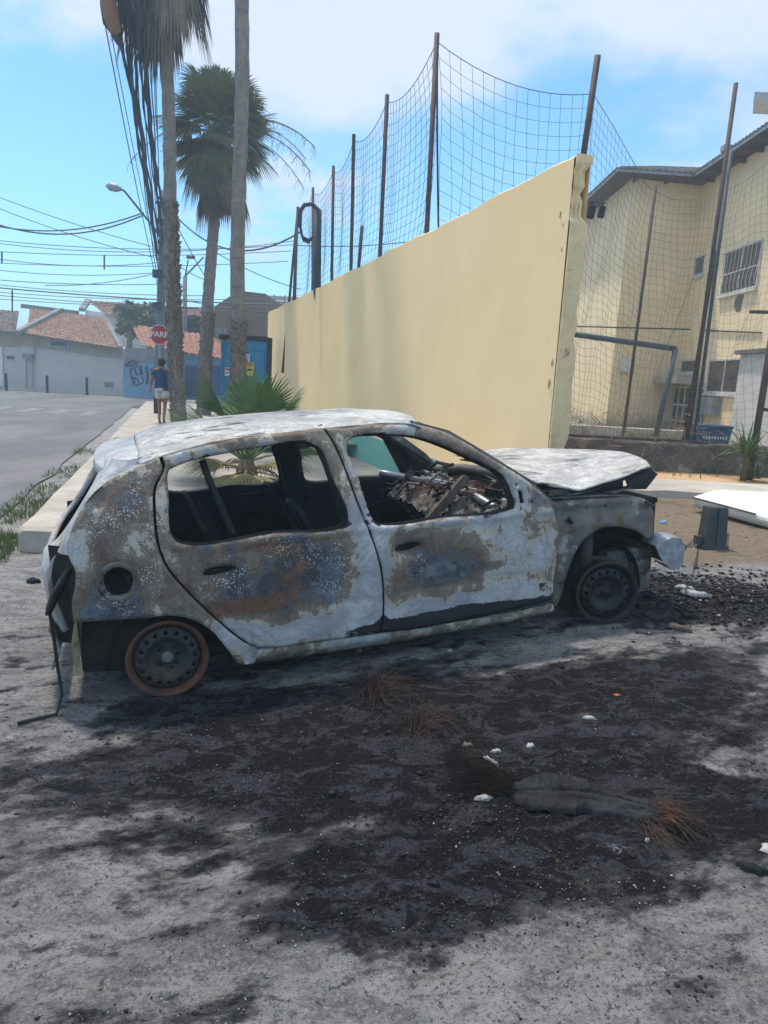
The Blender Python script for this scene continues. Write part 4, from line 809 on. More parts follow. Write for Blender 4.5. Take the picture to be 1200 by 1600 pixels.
# front net, slumped between the wall end and the frame's right edge
TL = [(929, 150, 10.2), (957, 195, 10.7), (985, 245, 11.1), (1012, 292, 11.5), (1050, 312, 11.8), (1092, 312, 12.1), (1128, 300, 12.35), (1160, 286, 12.4), (1200, 255, 12.4), (1250, 240, 12.4)]
BL = [(876, 655, 11.2), (905, 668, 11.4), (935, 676, 11.6), (965, 684, 11.8), (1000, 690, 12), (1035, 690, 12.15), (1073, 688, 12.25), (1100, 690, 12.3), (1150, 690, 12.3), (1210, 690, 12.3)]
TLp = [V(*p) for p in TL]; BLp = [V(*p) for p in BL]
def il(L_, u): s = u*(len(L_)-1); i = min(int(s), len(L_)-2); return L_[i].lerp(L_[i+1], s-i)
def fn(u, v):
    a, c = il(TLp, u), il(BLp, u); p = a.lerp(c, v); k = 4*v*(1-v); amp = .10+.10*u
    p.x += .07*sin(v*5+u*14)*k+.03*sin(u*60+v*17)*k; p.y += amp*sin(u*19+v*4)*k; p.z += .06*sin(u*16+v*6)*k+.03*sin(u*47)*k; return p
netgrid(fn, 46, 34, .0024, 'front_net', 'netcord2', tuple(TLp[0]), 'faded net slumping across the court front before the apartment block')
for a_, c_, Yd, r, mt, lb in (((1150, 130), (1075, 682), 12.35, .038, 'pole', 'thick rusty pole leaning before the apartment block, left of the barred window'), ((1142, 238), (1085, 686), 12.5, .032, 'bluepole', 'thinner blue grey pole just right of the thick rusty one'),
                          ((1025, 290), (975, 668), 16, .034, 'pole', 'thin dark pole standing left of the blue goal frame'), ((1118, 392), (1069, 682), 12.6, .035, 'pole', 'short dark pole crossing behind the thick rusty pole')):
    A_, B_ = V(*a_, Yd), V(*c_, Yd); B_.z = min(B_.z, .78) if Yd < 13 else .5
    b = MB(tuple(B_)); b.tube([B_, A_], r, 8); o = b.build('net_pole', mt, smooth=True); o.location = B_; tag(o, lb, 'pole', 'tall court poles')
# goal frame
gl = V(860, 517, 17); gr_ = V(1056, 545, 17); gb = V(1023, 687, 17); gb.z = .48; GO = empty('goal_frame', tuple(gb)); tag(GO, 'blue grey metal goal frame behind the low dark wall', 'goal')
b = MB(tuple(gb)); b.tube([gl, gr_], .065, 8); b.build('crossbar', 'bluepole', GO, True); b = MB(tuple(gb)); b.tube([gb, gr_], .065, 8); b.build('goal_post', 'bluepole', GO, True)

# ------------------------------------------------------------------ right hand side: slab path, sand strip, retaining wall, court
MAT['sand'] = weathered('orange_sand', (.56, .38, .21), (.46, .32, .19), 1.6, .95, 0, [((.26, .20, .14), 6, .58, .72), ((.14, .15, .08), 3, .66, .74)], .6, .02, 20)
sp = MB(); G = [[Vector((x, y, gz(x, y)+.018+.02*float(fbm(np.array([x*1.3]), np.array([y*1.3]), 3)))) for x in np.linspace(1.9, 14, 50)] for y in np.linspace(10.2, 12.25, 10)]
sp.grid(G, flip=True); tag(sp.build('sand_strip', 'sand', smooth=True), kind='structure')
b = MB(); G = []
for x in np.linspace(1.75, 14, 60):
    j = .03*sin(x*5.1)+.025*sin(x*13); z = gz(x, 10)
    G.append([Vector((x, 9.15+j, z-.1)), Vector((x, 9.18+j, z+.085+.01*sin(x*9))), Vector((x, 9.26+j, z+.11)), Vector((x, 10.35, z+.10)), Vector((x, 10.4, z-.05))])
b.grid(G); b.add(G[0], [(0, 1, 2, 3, 4)]); MAT['slab'] = weathered('slab_concrete', (.46, .43, .39), (.36, .34, .31), 2, .9, 0, [((.22, .21, .19), 2.5, .56, .7), ((.5, .42, .30), 5, .6, .7)], .4, .01, 40)
tag(b.build('path', 'slab'), kind='structure')
MAT['ret'] = weathered('dark_stained_render', (.075, .055, .06), (.13, .12, .115), 1.7, .9, 0, [((.30, .29, .27), 1.5, .54, .66, (1, 1, 1.6)), ((.03, .03, .032), 3, .58, .7), ((.20, .15, .09), 9, .62, .72)], .6, .02, 20)
b = MB((4, 12.2, .25)); G = []
for x in np.linspace(1.9, 16, 70):
    z = .80+.012*sin(x*2.3)+.008*sin(x*9); G.append([Vector((x, 12.12, .1)), Vector((x, 12.12+.01*sin(x*7), z-.03)), Vector((x, 12.15, z)), Vector((x, 12.34, z)), Vector((x, 12.36, .1))])
b.grid(G); o = b.build('retaining_wall', 'ret'); o.location = (4, 12.2, .25); tag(o, 'low dark stained retaining wall along the edge of the court', 'wall')
b = MB((4, 12.2, .84)); b.tube([(1.95, 12.2, .84), (3.5, 12.2, .835), (5.35, 12.2, .83)], .03, 6); b.build('capping_pipe', 'pole', o, True).location = (0, 0, .59)
MAT['court'] = weathered('court_ground', (.33, .29, .21), (.20, .20, .13), 1.2, .95, 0, [((.09, .13, .05), 2.5, .55, .68), ((.40, .34, .25), 4, .6, .7)], .6, .03, 12)
b = MB(); b.grid([[Vector((x, y, .46+.03*float(fbm(np.array([x*.7]), np.array([y*.7]), 3)))) for x in np.linspace(-3, 40, 60)] for y in np.linspace(12.35, 45, 40)], flip=True); tag(b.build('court_ground', 'court', smooth=True), kind='structure')
b = MB((6, 18.2, .46)); b.b2((2.2, 18.1, .4), (8.6, 18.4, .72)); o = b.build('court_kerb', 'slab'); o.location = (6, 18.2, .46); bevel(o, .02); tag(o, 'low pale concrete kerb crossing the court behind the goal', 'kerb')
rr = random.Random(3)
b = MB()
for k in range(260):          # dead creeper and trailing net strands over the low wall
    x = rr.uniform(2.4, 8.5) if k % 3 else rr.uniform(2.8, 5); y0 = rr.uniform(11.9, 13.2); z0 = rr.uniform(.55, 1.3)*(1 if k % 2 else .8); n = 6; p = Vector((x, y0, z0)); pts = [p.copy()]
    for s in range(n): p = p+Vector((rr.uniform(-.14, .14), rr.uniform(-.08, .06), rr.uniform(-.14, .05))); p.z = max(p.z, .32); pts.append(p.copy())
    b.tube(pts, rr.uniform(.003, .007), 3, cap=False)
MAT['dry'] = weathered('dry_stems', (.27, .22, .15), (.15, .12, .09), 5, .9, bump=0)
tag(b.build('dry_creeper', 'dry', fixn=False), kind='stuff')
def leafclump(mb, c, n, h, spread, wdt, rnd, droop=.6, seg=5):
    for k in range(n):
        a = rnd.random()*2*pi; L0 = h*rnd.uniform(.6, 1.1); el = rnd.uniform(.35, 1.35); d = Vector((cos(a)*cos(el), sin(a)*cos(el), sin(el))); side = d.cross(Vector((0, 0, 1))).normalized(); prev = None; p = Vector(c)+Vector((rnd.uniform(-1, 1), rnd.uniform(-1, 1), 0))*spread; row = []
        for s in range(seg+1):
            t = s/seg; q_ = p+d*L0*t+Vector((0, 0, -droop*L0*t*t*cos(el))); ww = wdt*(1-.9*t)*(.4+1.6*min(t*3, 1))*.6; row.append([q_-side*ww, q_+Vector((0, 0, -ww*.3)), q_+side*ww])
        mb.grid(row)
def grass(name, pts, h, rnd, mat, per=1):
    b = MB()
    for x, y, z in pts:
        for k in range(per):
            a = rnd.random()*2*pi; hh = h*rnd.uniform(.4, 1.2); ln = rnd.uniform(-.4, .4)*hh; w_ = .004+.003*rnd.random(); px, py = x+rnd.uniform(-.03, .03), y+rnd.uniform(-.03, .03)
            dx, dy = cos(a)*w_, sin(a)*w_
            b.add([(px-dx, py-dy, z), (px+dx, py+dy, z), (px+ln*.5+dx*.6, py+ln*.3+dy*.6, z+hh*.6), (px+ln*.5-dx*.6, py+ln*.3-dy*.6, z+hh*.6), (px+ln*1.1, py+ln*.7, z+hh)], [(0, 1, 2, 3), (3, 2, 4)])
    return tag(b.build(name, mat, fixn=False), kind='stuff')
MAT['grass'] = weathered('grass_blades', (.09, .16, .04), (.16, .19, .07), 4, .7, 0, [((.24, .20, .10), 3, .56, .7)], bump=0)
gp = []
for k in range(1400):
    y = rr.uniform(5.3, 14) if k % 3 else rr.uniform(5.3, 8); x = kerbx(y)-rr.random()**1.6*.50-.02
    if fbm(np.array([y*1.1]), np.array([x*1.0]), 3)[0] > -.12: gp.append((x, y, gz(x, y)+.01))
for k in range(900):
    y = rr.uniform(4.9, 6.2); x = kerbx(6)-.1-rr.random()*.75
    if fbm(np.array([y*2.1]), np.array([x*2.0]), 3)[0] > .0: gp.append((x, y, gz(x, y)+.01))
grass('verge_grass', gp, .065, rr, 'grass', 3)
gp2 = [(rr.uniform(2, 9), rr.uniform(11.2, 12.1), .3) for _ in range(120)]+[(rr.uniform(2.5, 9), rr.uniform(12.5, 18), .48) for _ in range(900)]
gp2 = [p for p in gp2 if fbm(np.array([p[0]*1.5]), np.array([p[1]*1.5]), 3)[0] > .05]
grass('court_weeds', gp2, .20, rr, 'grass', 3)
# spiky plant by the retaining wall
MAT['yucca'] = weathered('glossy_leaf', (.06, .12, .04), (.12, .19, .07), 6, .5, 0, [((.25, .26, .10), 4, .62, .7)], bump=0)
MAT['stem'] = weathered('fibrous_stem', (.17, .13, .08), (.09, .07, .05), 12, .9)
pb = V(1160, 752, 11.4); pb.z = gz(5, 11.4); PL = empty('spiky_plant', tuple(pb)); tag(PL, 'green spiky leaved plant growing in orange sand before the low wall', 'plant')
b = MB(tuple(pb)); b.tube([pb, pb+Vector((.02, 0, .35)), pb+Vector((.0, 0, .55))], [.05, .045, .04], 8); b.build('stem', 'stem', PL, True)
b = MB(tuple(pb)); leafclump(b, pb+Vector((0, 0, .42)), 62, .66, .04, .024, rr, .55); leafclump(b, pb+Vector((.25, .1, .05)), 26, .4, .08, .018, rr); leafclump(b, pb+Vector((.42, 0, .25)), 34, .62, .05, .022, rr); b.build('leaves', 'yucca', PL)

# ------------------------------------------------------------------ apartment block
def facade_mat(name, a_, b_):
    m = MT(name, .88, 0, .25); x = m.xyz(); n = m.noise(.9, 5, .6); c = m.mix(m.rng(n, .35, .65), a_, b_)
    c = m.mix(m.rng(m.noise(1.4, 6, .7, (3, 3, .5)), .58, .72, 0, .35), c, (.34, .30, .22))
    c = m.mix(m.math('MULTIPLY', m.rng(m.math('ADD', x[2], m.math('MULTIPLY', m.noise(1.6, 6, .7), 1.1)), 1.15, .55), .75), c, (.20, .19, .16))
    m.col(c); m.bump(m.noise(22, 5, .7), .2, .02); return m.m
MAT['cream'] = facade_mat('cream_render', (.88, .715, .47), (.80, .645, .42))
MAT['whitewall'] = weathered('white_render', (.66, .66, .64), (.52, .52, .51), 1.4, .88, 0, [((.34, .31, .26), 2.5, .6, .74)], .25, .02, 20)
MAT['eaveunder'] = weathered('brown_boards', (.11, .055, .04), (.06, .035, .03), 3, .8, stretch=(1, 8, 1))
MAT['fibre'] = weathered('grey_fibre_cement', (.21, .20, .195), (.13, .125, .125), 4, .85, 0, [((.08, .08, .08), 3, .58, .7)])
MAT['glass'] = weathered('dark_pane', (.045, .04, .045), (.10, .075, .08), 2, .15, 0, bump=0, spec=.6)
MAT['whitemetal'] = weathered('white_metal', (.62, .63, .63), (.50, .50, .50), 5, .5)
MAT['greymetal'] = weathered('grey_metal', (.30, .33, .36), (.20, .22, .24), 5, .5, .3)
AP = empty('apartment_block', (8.75, 22, .46)); tag(AP, 'two storey cream apartment block with brown boarded eaves behind the court net', 'building'); AO = (8.75, 22, .46)
XA, XC, YB, YI = 6.62, 8.78, 22.0, 22.7
b = MB(AO); b.prism([(XA, YB, .3), (XA+.0, 31, .3), (20, 31, .3), (20, 4.5+8, .3), (XC, 4.5+8, .3), (XC, YI, .3), (XC, YI, .3)][:6]+[(XC, YB+.4, .3)], (0, 0, 7.35)); b.build('wall', 'cream', AP)
# flush corner: protruding bay ends at XC
# eaves
b = MB(AO); ez = 7.70
def roofslab(poly, dz=.10): return poly
ov = .62
outer = [(XA-ov, 31.5), (XA-ov, YB-ov), (XC-ov+.02, YB-ov+.1), (XC-ov+.02, 11.8)]
inner = [(XA+2.2, 31.5), (XA+2.6, YB+2.4), (XC+2.8, YB+2.0), (XC+2.8, 11.8)]
for i in range(3):
    o0_, o1_, i0, i1 = outer[i], outer[i+1], inner[i], inner[i+1]
    b.add([(*o0_, ez), (*o1_, ez), (*i1, ez+1.0), (*i0, ez+1.0)], [(0, 1, 2, 3)], 0); b.add([(*o0_, ez-.06), (*o1_, ez-.06), (*i1, ez-.05), (*i0, ez-.05)], [(3, 2, 1, 0)], 1)
    d = Vector((o1_[0]-o0_[0], o1_[1]-o0_[1], 0)); L0 = d.length; d.normalize(); nn = Vector((d.y, -d.x, 0)); cnt = int(L0/.18)
    b.add([(*o0_, ez-.07), (*o1_, ez-.07), (*o1_, ez+.005), (*o0_, ez+.005)], [(0, 1, 2, 3)], 2)
    for k in range(cnt):
        p = Vector((*o0_, ez+.02))+d*(k+.5)*.18; q_ = Vector((*i0, ez+1.02)).lerp(Vector((*i1, ez+1.02)), (k+.5)/cnt); b.tube([p, p.lerp(q_, .5)], .06, 6, m=0)
b.build('roof', ('fibre', 'eaveunder', 'greymetal'), AP)
for y in np.arange(12.5, 22, .9): b = MB(AO); b.b2((XC-ov+.05, y, ez-.17), (XC, y+.08, ez-.07)); b.build('rafter', 'eaveunder', AP)
for x in np.arange(XA, XC-.4, .9): b = MB(AO); b.b2((x, YB-ov+.05, ez-.17), (x+.08, YB, ez-.07)); b.build('rafter', 'eaveunder', AP)
def winC(x0, y0, x1, y1, panes, name='window', grille=None):     # a window on the face X = XC given by its corners seen in the photo
    a_ = VX(x0, y0, XC); c_ = VX(x1, y1, XC); z1 = a_.z; z0 = c_.z; ya, yb = a_.y, c_.y
    b = MB(AO); t = .05
    for (p, q_) in (((XC-.03, yb, z0), (XC+.02, ya, z0+t)), ((XC-.03, yb, z1-t), (XC+.02, ya, z1)), ((XC-.03, yb, z0+t), (XC+.02, yb+t, z1-t)), ((XC-.03, ya-t, z0+t), (XC+.02, ya, z1-t))): b.b2(p, q_)
    for k in range(1, panes): y = yb+(ya-yb)*k/panes; b.b2((XC-.025, y-.02, z0+t), (XC+.015, y+.02, z1-t))
    f = b.build(name, 'whitemetal', AP); b = MB(AO); b.b2((XC-.012, yb+t, z0+t), (XC+.01, ya-t, z1-t)); b.build('pane', 'glass', f)
    b = MB(AO); b.b2((XC-.09, yb-.06, z0-.07), (XC+.01, ya+.06, z0-.004)); b.build('sill', 'whitewall', f)
    if grille:
        b = MB(AO); n = 9
        for k in range(n+1):
            y = yb+(ya-yb)*k/n; b.tube([(XC-.04, y, z1), (XC-.05, y, (z0+z1)/2+.1), (XC-.11, y, z0+.2), (XC-.06, y, z0)], .009, 4)
        for z, dx in ((z1-.03, .05), ((z0+z1)/2-.05, .08), (z0+.02, .06)): b.tube([(XC-dx, yb, z), (XC-dx, ya, z)], .013, 4)
        b.build('window_bars', 'whitemetal', f)
winC(1135, 395, 1183, 449, 2, grille=True); winC(1088, 402, 1100, 428, 1); winC(1110, 562, 1156, 616, 2); winC(1066, 562, 1088, 583, 1)
MAT['stain'] = weathered('bare_plaster_patch', (.22, .20, .17), (.16, .15, .13), 6, .9)
pt = VX(1155, 474, XC); b = MB(AO); b.add([(XC-.004, pt.y+.22*cos(t)*(1+.3*sin(3*t+1)), pt.z+.28*sin(t)*(1+.25*cos(2*t))) for t in np.linspace(0, 2*pi, 18)[:-1]], [tuple(range(17))]); b.build('bare_patch', 'stain', AP)
# entrance with canopy and barred door
def boxC(x0, y0, x1, y1, dx, name, mat, parent=AP, zoff=0):
    a_ = VX(x0, y0, XC); c_ = VX(x1, y1, XC); b = MB(AO); b.b2((XC-dx, c_.y, c_.z), (XC+.02, a_.y, a_.z)); return b.build(name, mat, parent)
cpy = boxC(1028, 590, 1100, 601, .8, 'canopy', 'slab')
dr = boxC(1048, 602, 1096, 668, .02, 'door', 'glass')
b = MB(AO); a_, c_ = VX(1048, 602, XC), VX(1096, 668, XC)
for k in range(7): y = c_.y+(a_.y-c_.y)*k/6; b.b2((XC-.06, y-.03, c_.z), (XC-.03, y+.03, a_.z))
for z in (c_.z+.1, (c_.z+a_.z)/2, a_.z-.05): b.b2((XC-.065, c_.y, z-.03), (XC-.035, a_.y, z+.03))
b.build('door_bars', 'whitemetal', dr)
MAT['vent'] = MAT['greymetal']; boxC(1098, 620, 1125, 650, .25, 'meter_cage', 'greymetal')
b = MB(AO); b.tube([VX(1096, 516, XC-.03), VX(1190, 520, XC-.03)], .02, 4); b.tube([V(900, 510, 21.9), V(1093, 515, 21.9)], .02, 4); b.build('wall_cable', 'pole', AP)
b = MB(AO); p = V(978, 570, YB-.03); b.box(p, (.35, .08, .42)); b.build('meter_box', 'whitewall', AP)
# white annex at the right, behind the net
b = MB((8.2, 15, .46)); b.b2((7.72, 13.2, .3), (8.775, 16.3, 2.55)); o = b.build('white_annex', 'whitewall'); o.location = (8.2, 15, .46); tag(o, 'white rendered low annex against the apartment block at the right edge', 'annex')
b = MB((0, 0, 0)); b.b2((7.62, 13.1, 2.555), (8.775, 16.4, 2.64)); c2 = b.build('roof_slab', 'fibre', o); c2.location = (-8.2, -15, -.46)
# dumpster
pb = V(1108, 682, 15.5); pb.z = .48; b = MB(tuple(pb)); MAT['bluebin'] = weathered('dark_blue_plastic', (.015, .05, .13), (.02, .07, .17), 3, .5)
BIN = empty('waste_bin', tuple(pb)); tag(BIN, 'blue waste bin with pale lettering standing by the apartment entrance', 'bin')
b.box(pb+Vector((0, 0, .26)), (.62, .5, .42), taper=1.15); o = b.build('bin_body', 'bluebin', BIN); bevel(o, .02)
b = MB(tuple(pb)); b.box(pb+Vector((0, 0, .50)), (.74, .6, .05)); bevel(b.build('lid', 'bluebin', BIN), .015)
def text(s, size, M, mat, parent=None, name='lettering', ext=.004, bold=False):
    cu = bpy.data.curves.new(name, 'FONT'); cu.body = s; cu.size = size; cu.extrude = ext; cu.align_x = 'CENTER'; cu.align_y = 'CENTER'
    if bold: cu.offset = size*.02
    t = bpy.data.objects.new('tmp', cu); COL.objects.link(t); me = bpy.data.meshes.new_from_object(t.evaluated_get(bpy.context.evaluated_depsgraph_get())); bpy.data.objects.remove(t)
    me.materials.clear(); o = link(name, me, mat); o.matrix_world = M
    if parent: o.parent = parent; o.matrix_parent_inverse = Matrix.Identity(4); o.matrix_local = parent.matrix_world.inverted()@M if parent.type == 'EMPTY' else M
    return o
MAT['letter'] = weathered('pale_lettering', (.55, .58, .60), (.45, .48, .5), 5)
text('ACQUA', .12, Matrix.Translation(pb+Vector((0, -.30, .26)))@Matrix.Rotation(pi/2, 4, 'X'), 'letter', BIN) if False else None
b = MB(tuple(pb))
for k in range(9): x = -.24+.06*k; b.box(pb+Vector((x, -.288, .27)), (.035, .006, .07 if k % 3 else .05))
b.build('lettering', 'letter', BIN)
# floodlights on a wire beside the block
for px, lb in ((940, 'black floodlight hanging from the wire near the block corner'), (924, 'black floodlight half hidden by the wall end')):
    p = V(px, 331, 9.5 if px < 930 else 10.6); E_ = empty('floodlight', tuple(p)); tag(E_, lb, 'floodlight', 'floodlights by the wall end')
    b = MB(tuple(p)); b.box(p, (.09, .08, .16), Euler((0, .1, 0)).to_matrix()); bevel(b.build('lamp_housing', 'char_soft', E_), .02)
    b = MB(tuple(p)); b.tube([p+Vector((-.04, 0, .1)), p+Vector((.05, 0, .12))], .008, 5); b.tube([p+Vector((0, 0, .08)), p+Vector((0, 0, .12))], .01, 5); b.build('bracket', 'char_soft', E_)
# upper right: neighbouring block whose eave just shows
NB = empty('neighbouring_block', (22, 34, .3)); tag(NB, 'taller grey roofed block whose eave corner shows at the top right edge', 'building')
p = V(1168, 160, 30); kx = p.x/29.5*1.06; b = MB((22, 34, .3)); b.prism([(p.x, 29.5, p.z-.1), (p.x+12, 29.5, p.z-.1), (p.x+12+kx*1.3, 30.8, p.z-.1), (p.x+kx*1.3, 30.8, p.z-.1)], (0, 0, .3)); b.build('roof', 'greymetal', NB); b = MB((22, 34, .3)); b.prism([(p.x+3.5, 29.9, .3), (p.x+11, 29.9, .3), (p.x+11+kx*9, 39.5, .3), (p.x+3.5+kx*9, 39.5, .3)], (0, 0, p.z-.404)); b.build('wall', 'cream', NB)
# street lamp at the eave
p = VX(1142, 236, XC-.3); b = MB(tuple(p)); b.tube([p+Vector((.3, 0, -.1)), p], .03, 6); b.box(p+Vector((-.1, -.1, .02)), (.35, .22, .14)); o = b.build('wall_lamp', 'greymetal'); o.location = p; tag(o, 'grey lamp fixed to the block eave above the barred window', 'lamp')
# right hand rusty frame post
b = MB(); A_, B_ = V(1215, 470, 11.6), V(1180, 684, 11.6); B_.z = .3; RP = empty('gate_frame', tuple(B_)); tag(RP, 'dark rusty frame with crossbars at the right edge beside the spiky plant', 'frame')
b = MB(tuple(B_)); b.tube([B_, A_], .055, 8); b.build('post', 'pole', RP, True); b = MB(tuple(B_))
for py in (487, 640): b = MB(tuple(B_)); b.tube([V(1172 if py < 500 else 1190, py, 11.6), V(1240, py+2, 11.6)], .03, 6); b.build('crossbar', 'pole', RP, True)

# ------------------------------------------------------------------ left side: houses across the cross street
MAT['lilac'] = weathered('pale_tiled_wall', (.52, .50, .50), (.44, .43, .44), 1.2, .75, 0, [((.27, .26, .26), 1.6, .60, .75)], .15, .02, 10)
MAT['tanband'] = weathered('tan_render', (.36, .30, .26), (.28, .24, .22), 1.5, .9)
def tile_mat(name, a_, b_, dark):
    m = MT(name, .85, 0, .2); n = m.noise(2.2, 6, .75); c = m.mix(m.rng(m.noise(7, 5, .8), .35, .65), a_, b_); c = m.mix(m.rng(n, .52, .66, 0, .75), c, dark)
    c = m.mix(m.rng(m.vor(3.2, out='Distance'), .5, .7, 0, .3), c, (.5, .36, .28)); m.col(c); return m.m
MAT['tiles'] = tile_mat('clay_tiles', (.30, .165, .12), (.20, .13, .105), (.085, .075, .075))
MAT['tiles_dark'] = tile_mat('weathered_tiles', (.17, .13, .12), (.11, .10, .10), (.05, .05, .055))
MAT['tiles_orange'] = tile_mat('orange_tiles', (.42, .20, .125), (.28, .14, .10), (.07, .06, .06))
MAT['bluewash'] = weathered('blue_limewash', (.16, .34, .50), (.12, .26, .42), 2, .85, 0, [((.30, .40, .46), 3, .56, .7), ((.07, .13, .20), 4, .62, .74)])
MAT['deepblue'] = weathered('deep_blue_door', (.03, .09, .22), (.025, .06, .15), 4, .6)
MAT['graf'] = weathered('black_spray_paint', (.03, .04, .06), (.05, .06, .08), 9, .7, bump=0)
MAT['greyrender'] = weathered('grey_render', (.24, .25, .27), (.17, .18, .19), 2, .9, 0, [((.09, .10, .10), 2, .56, .7)])
MAT['white'] = weathered('white_painted', (.70, .71, .72), (.58, .59, .60), 3, .7, bump=.1)
def tileroof(e0_, e1_, r0_, r1_, pitch=.22, mat='tiles', name='roof', parent=None, org=(0, 0, 0), amp=.05):
    e0_, e1_, r0_, r1_ = [Vector(p) for p in (e0_, e1_, r0_, r1_)]; W_ = (e1_-e0_).length; n = max(4, int(W_/pitch)); b = MB(org); G = []; H_ = max((r0_-e0_).length, (r1_-e1_).length); m = max(3, int(H_/.38))
    up = (e1_-e0_).cross(r0_-e0_).normalized(); up = up if up.z > 0 else -up
    for i in range(n*4+1):
        u = i/(n*4); a_ = e0_.lerp(e1_, u); c_ = r0_.lerp(r1_, u); row = []
        for j in range(m):
            for t, dz in ((j/m, .035), ((j+.96)/m, 0)):
                row.append(a_.lerp(c_, t)+up*(amp*abs(sin(pi*i/4*1.0))*(1 if (i//4) % 2 else 1)+dz+.01*random.random()))
        G.append(row)
    b.grid(G); o = b.build(name, mat, parent, smooth=False); solid(o, .05); return o
def bld(name, label, base, cat='house'): o = empty(name, tuple(base)); tag(o, label, cat); return o
YH = 36.5
def HP(px, py, Y=YH): return V(px, py, Y)
# house A
a0, a1 = HP(36, 612), HP(193, 618); zb = 0.0; ea, eb = HP(60, 524).z, HP(193, 546).z
HA = bld('house', 'long pale house with low clay tile roof across the street at the left', (a0.x, YH, 0)); AOH = (a0.x, YH, 0)
b = MB(AOH); b.prism([(a0.x, YH, -.1), (a1.x, YH, -.1), (a1.x, YH, eb+.05), (a0.x, YH, ea+.1)], (0, 6.5, 0)); b.build('wall', 'lilac', HA)
b = MB(AOH); b.prism([(a0.x, YH-.03, ea-.55), (a1.x, YH-.03, eb-.50), (a1.x, YH-.03, eb+.02), (a0.x, YH-.03, ea+.08)], (0, .028, 0)); b.build('tan_band', 'tanband', HA)
RY = YH+4.2
tileroof((a0.x+.5, YH-.45, ea-.0), (a1.x-.05, YH-.45, eb+.0), V(47, 482, RY), V(165, 498, RY), .23, parent=HA, org=AOH)
b = MB(AOH); g0, g1 = V(30, 474, RY), V(38, 540, YH-.5); b.prism([(a0.x+.0, YH-.6, ea-.05), (a0.x+.0, YH-.6, ea+.16), (a0.x+.0, RY, V(34, 478, RY).z), (a0.x, RY+2.5, ea+.9), (a0.x, RY+2.5, -.0), (a0.x, YH+.01, 0), (a0.x, YH+.01, ea-.05)], (.25, 0, 0)); b.build('parapet', 'greyrender', HA)
b = MB(AOH); b.bar(V(34, 478, RY+.1), V(122, 489, RY+.1), .25, .22); b.bar(V(120, 492, RY+.15), V(165, 499, RY+.15), .25, .14); b.bar(V(165, 499, RY), (a1.x+.05, YH-.45, eb+.08), .2, .12); b.build('ridge', 'greyrender', HA)
def flatwin(x0, y0, x1, y1, nm, mat, par, org, Y=YH, d=.06, fr=None):
    p, q_ = V(x0, y0, Y), V(x1, y1, Y); b = MB(org); b.b2((p.x, Y-d-.032, min(p.z, q_.z)), (q_.x, Y-.031, max(p.z, q_.z))); o = b.build(nm, mat, par)
    if fr:
        b = MB(org); t = .08
        for A_, B_ in (((p.x-t, q_.z-t), (q_.x+t, q_.z)), ((p.x-t, p.z), (q_.x+t, p.z+t)), ((p.x-t, q_.z), (p.x, p.z)), ((q_.x, q_.z), (q_.x+t, p.z))): b.b2((A_[0], Y-d-.06, A_[1]), (B_[0], Y-.031, B_[1]))
        b.build('frame', fr, o)
    return o
flatwin(80, 533, 107, 541, 'window', 'deepblue', HA, AOH, fr='greymetal')
mbx = flatwin(38, 553, 54, 561, 'meter_box', 'greyrender', HA, AOH, d=.2)
b = MB(AOH)
for px in (41, 51): b.tube([V(px, 561, YH-.1), V(px, 607, YH-.1)], .035, 5)
b.tube([V(54, 560, YH-.1), V(54, 528, YH-.1)], .03, 5); b.build('conduit', 'greymetal', mbx)
flatwin(164, 597, 177, 605, 'vent', 'greyrender', HA, AOH, d=.03)
# neighbour at the far left
n0 = HP(-60, 610); HN = bld('house', 'far left house with dark weathered tiles and a white door', (n0.x, YH, 0)); NO = (n0.x, YH, 0)
b = MB(NO); b.b2((n0.x, YH+.05, -.1), (a0.x-.004, YH+6, ea+.1)); b.build('wall', 'lilac', HN); b = MB(NO); b.b2((n0.x, YH-.01, ea-.6), (a0.x-.004, YH+.045, ea+.05)); b.build('tan_band', 'tanband', HN)
tileroof((n0.x, YH-.4, ea+.10), (a0.x-.05, YH-.4, ea+.05), V(-60, 480, RY), V(30, 487, RY), .23, 'tiles_dark', parent=HN, org=NO)
flatwin(-14, 541, 7, 604, 'door', 'white', HN, NO, Y=YH+.05); flatwin(12, 556, 22, 561, 'wall_plaque', 'deepblue', HN, NO, Y=YH+.05)
# bollards on the pavement in front
fp = MB(); fp.b2((-40, YH-1.6, -.1), (8, YH+.2, .055)); o = fp.build('pavement', 'concrete'); tag(o, kind='structure')
bx = [(10, 582), (74, 586), (136, 589), (197, 594)]; pos4 = ['leftmost black bollard, before the white door of the far left house', 'second black bollard from the left, below the narrow blue window', 'third black bollard from the left, before the pale house wall', 'rightmost black bollard, by the blue graffiti wall corner']
pr0 = None
for i, (px, py) in enumerate(bx):
    p = V(px, py+26, YH-1.2)
    if pr0 is None:
        b = MB(); b.tube([(0, 0, 0), (0, 0, .82), (0, 0, .86)], [.065, .065, .04], 10); pr0 = o = b.build('bollard', 'char_soft', smooth=True)
    else: o = pr0.copy(); COL.objects.link(o)
    o.location = (p.x, YH-1.2, .055); tag(o, pos4[i], 'bollard', 'bollards before the houses')
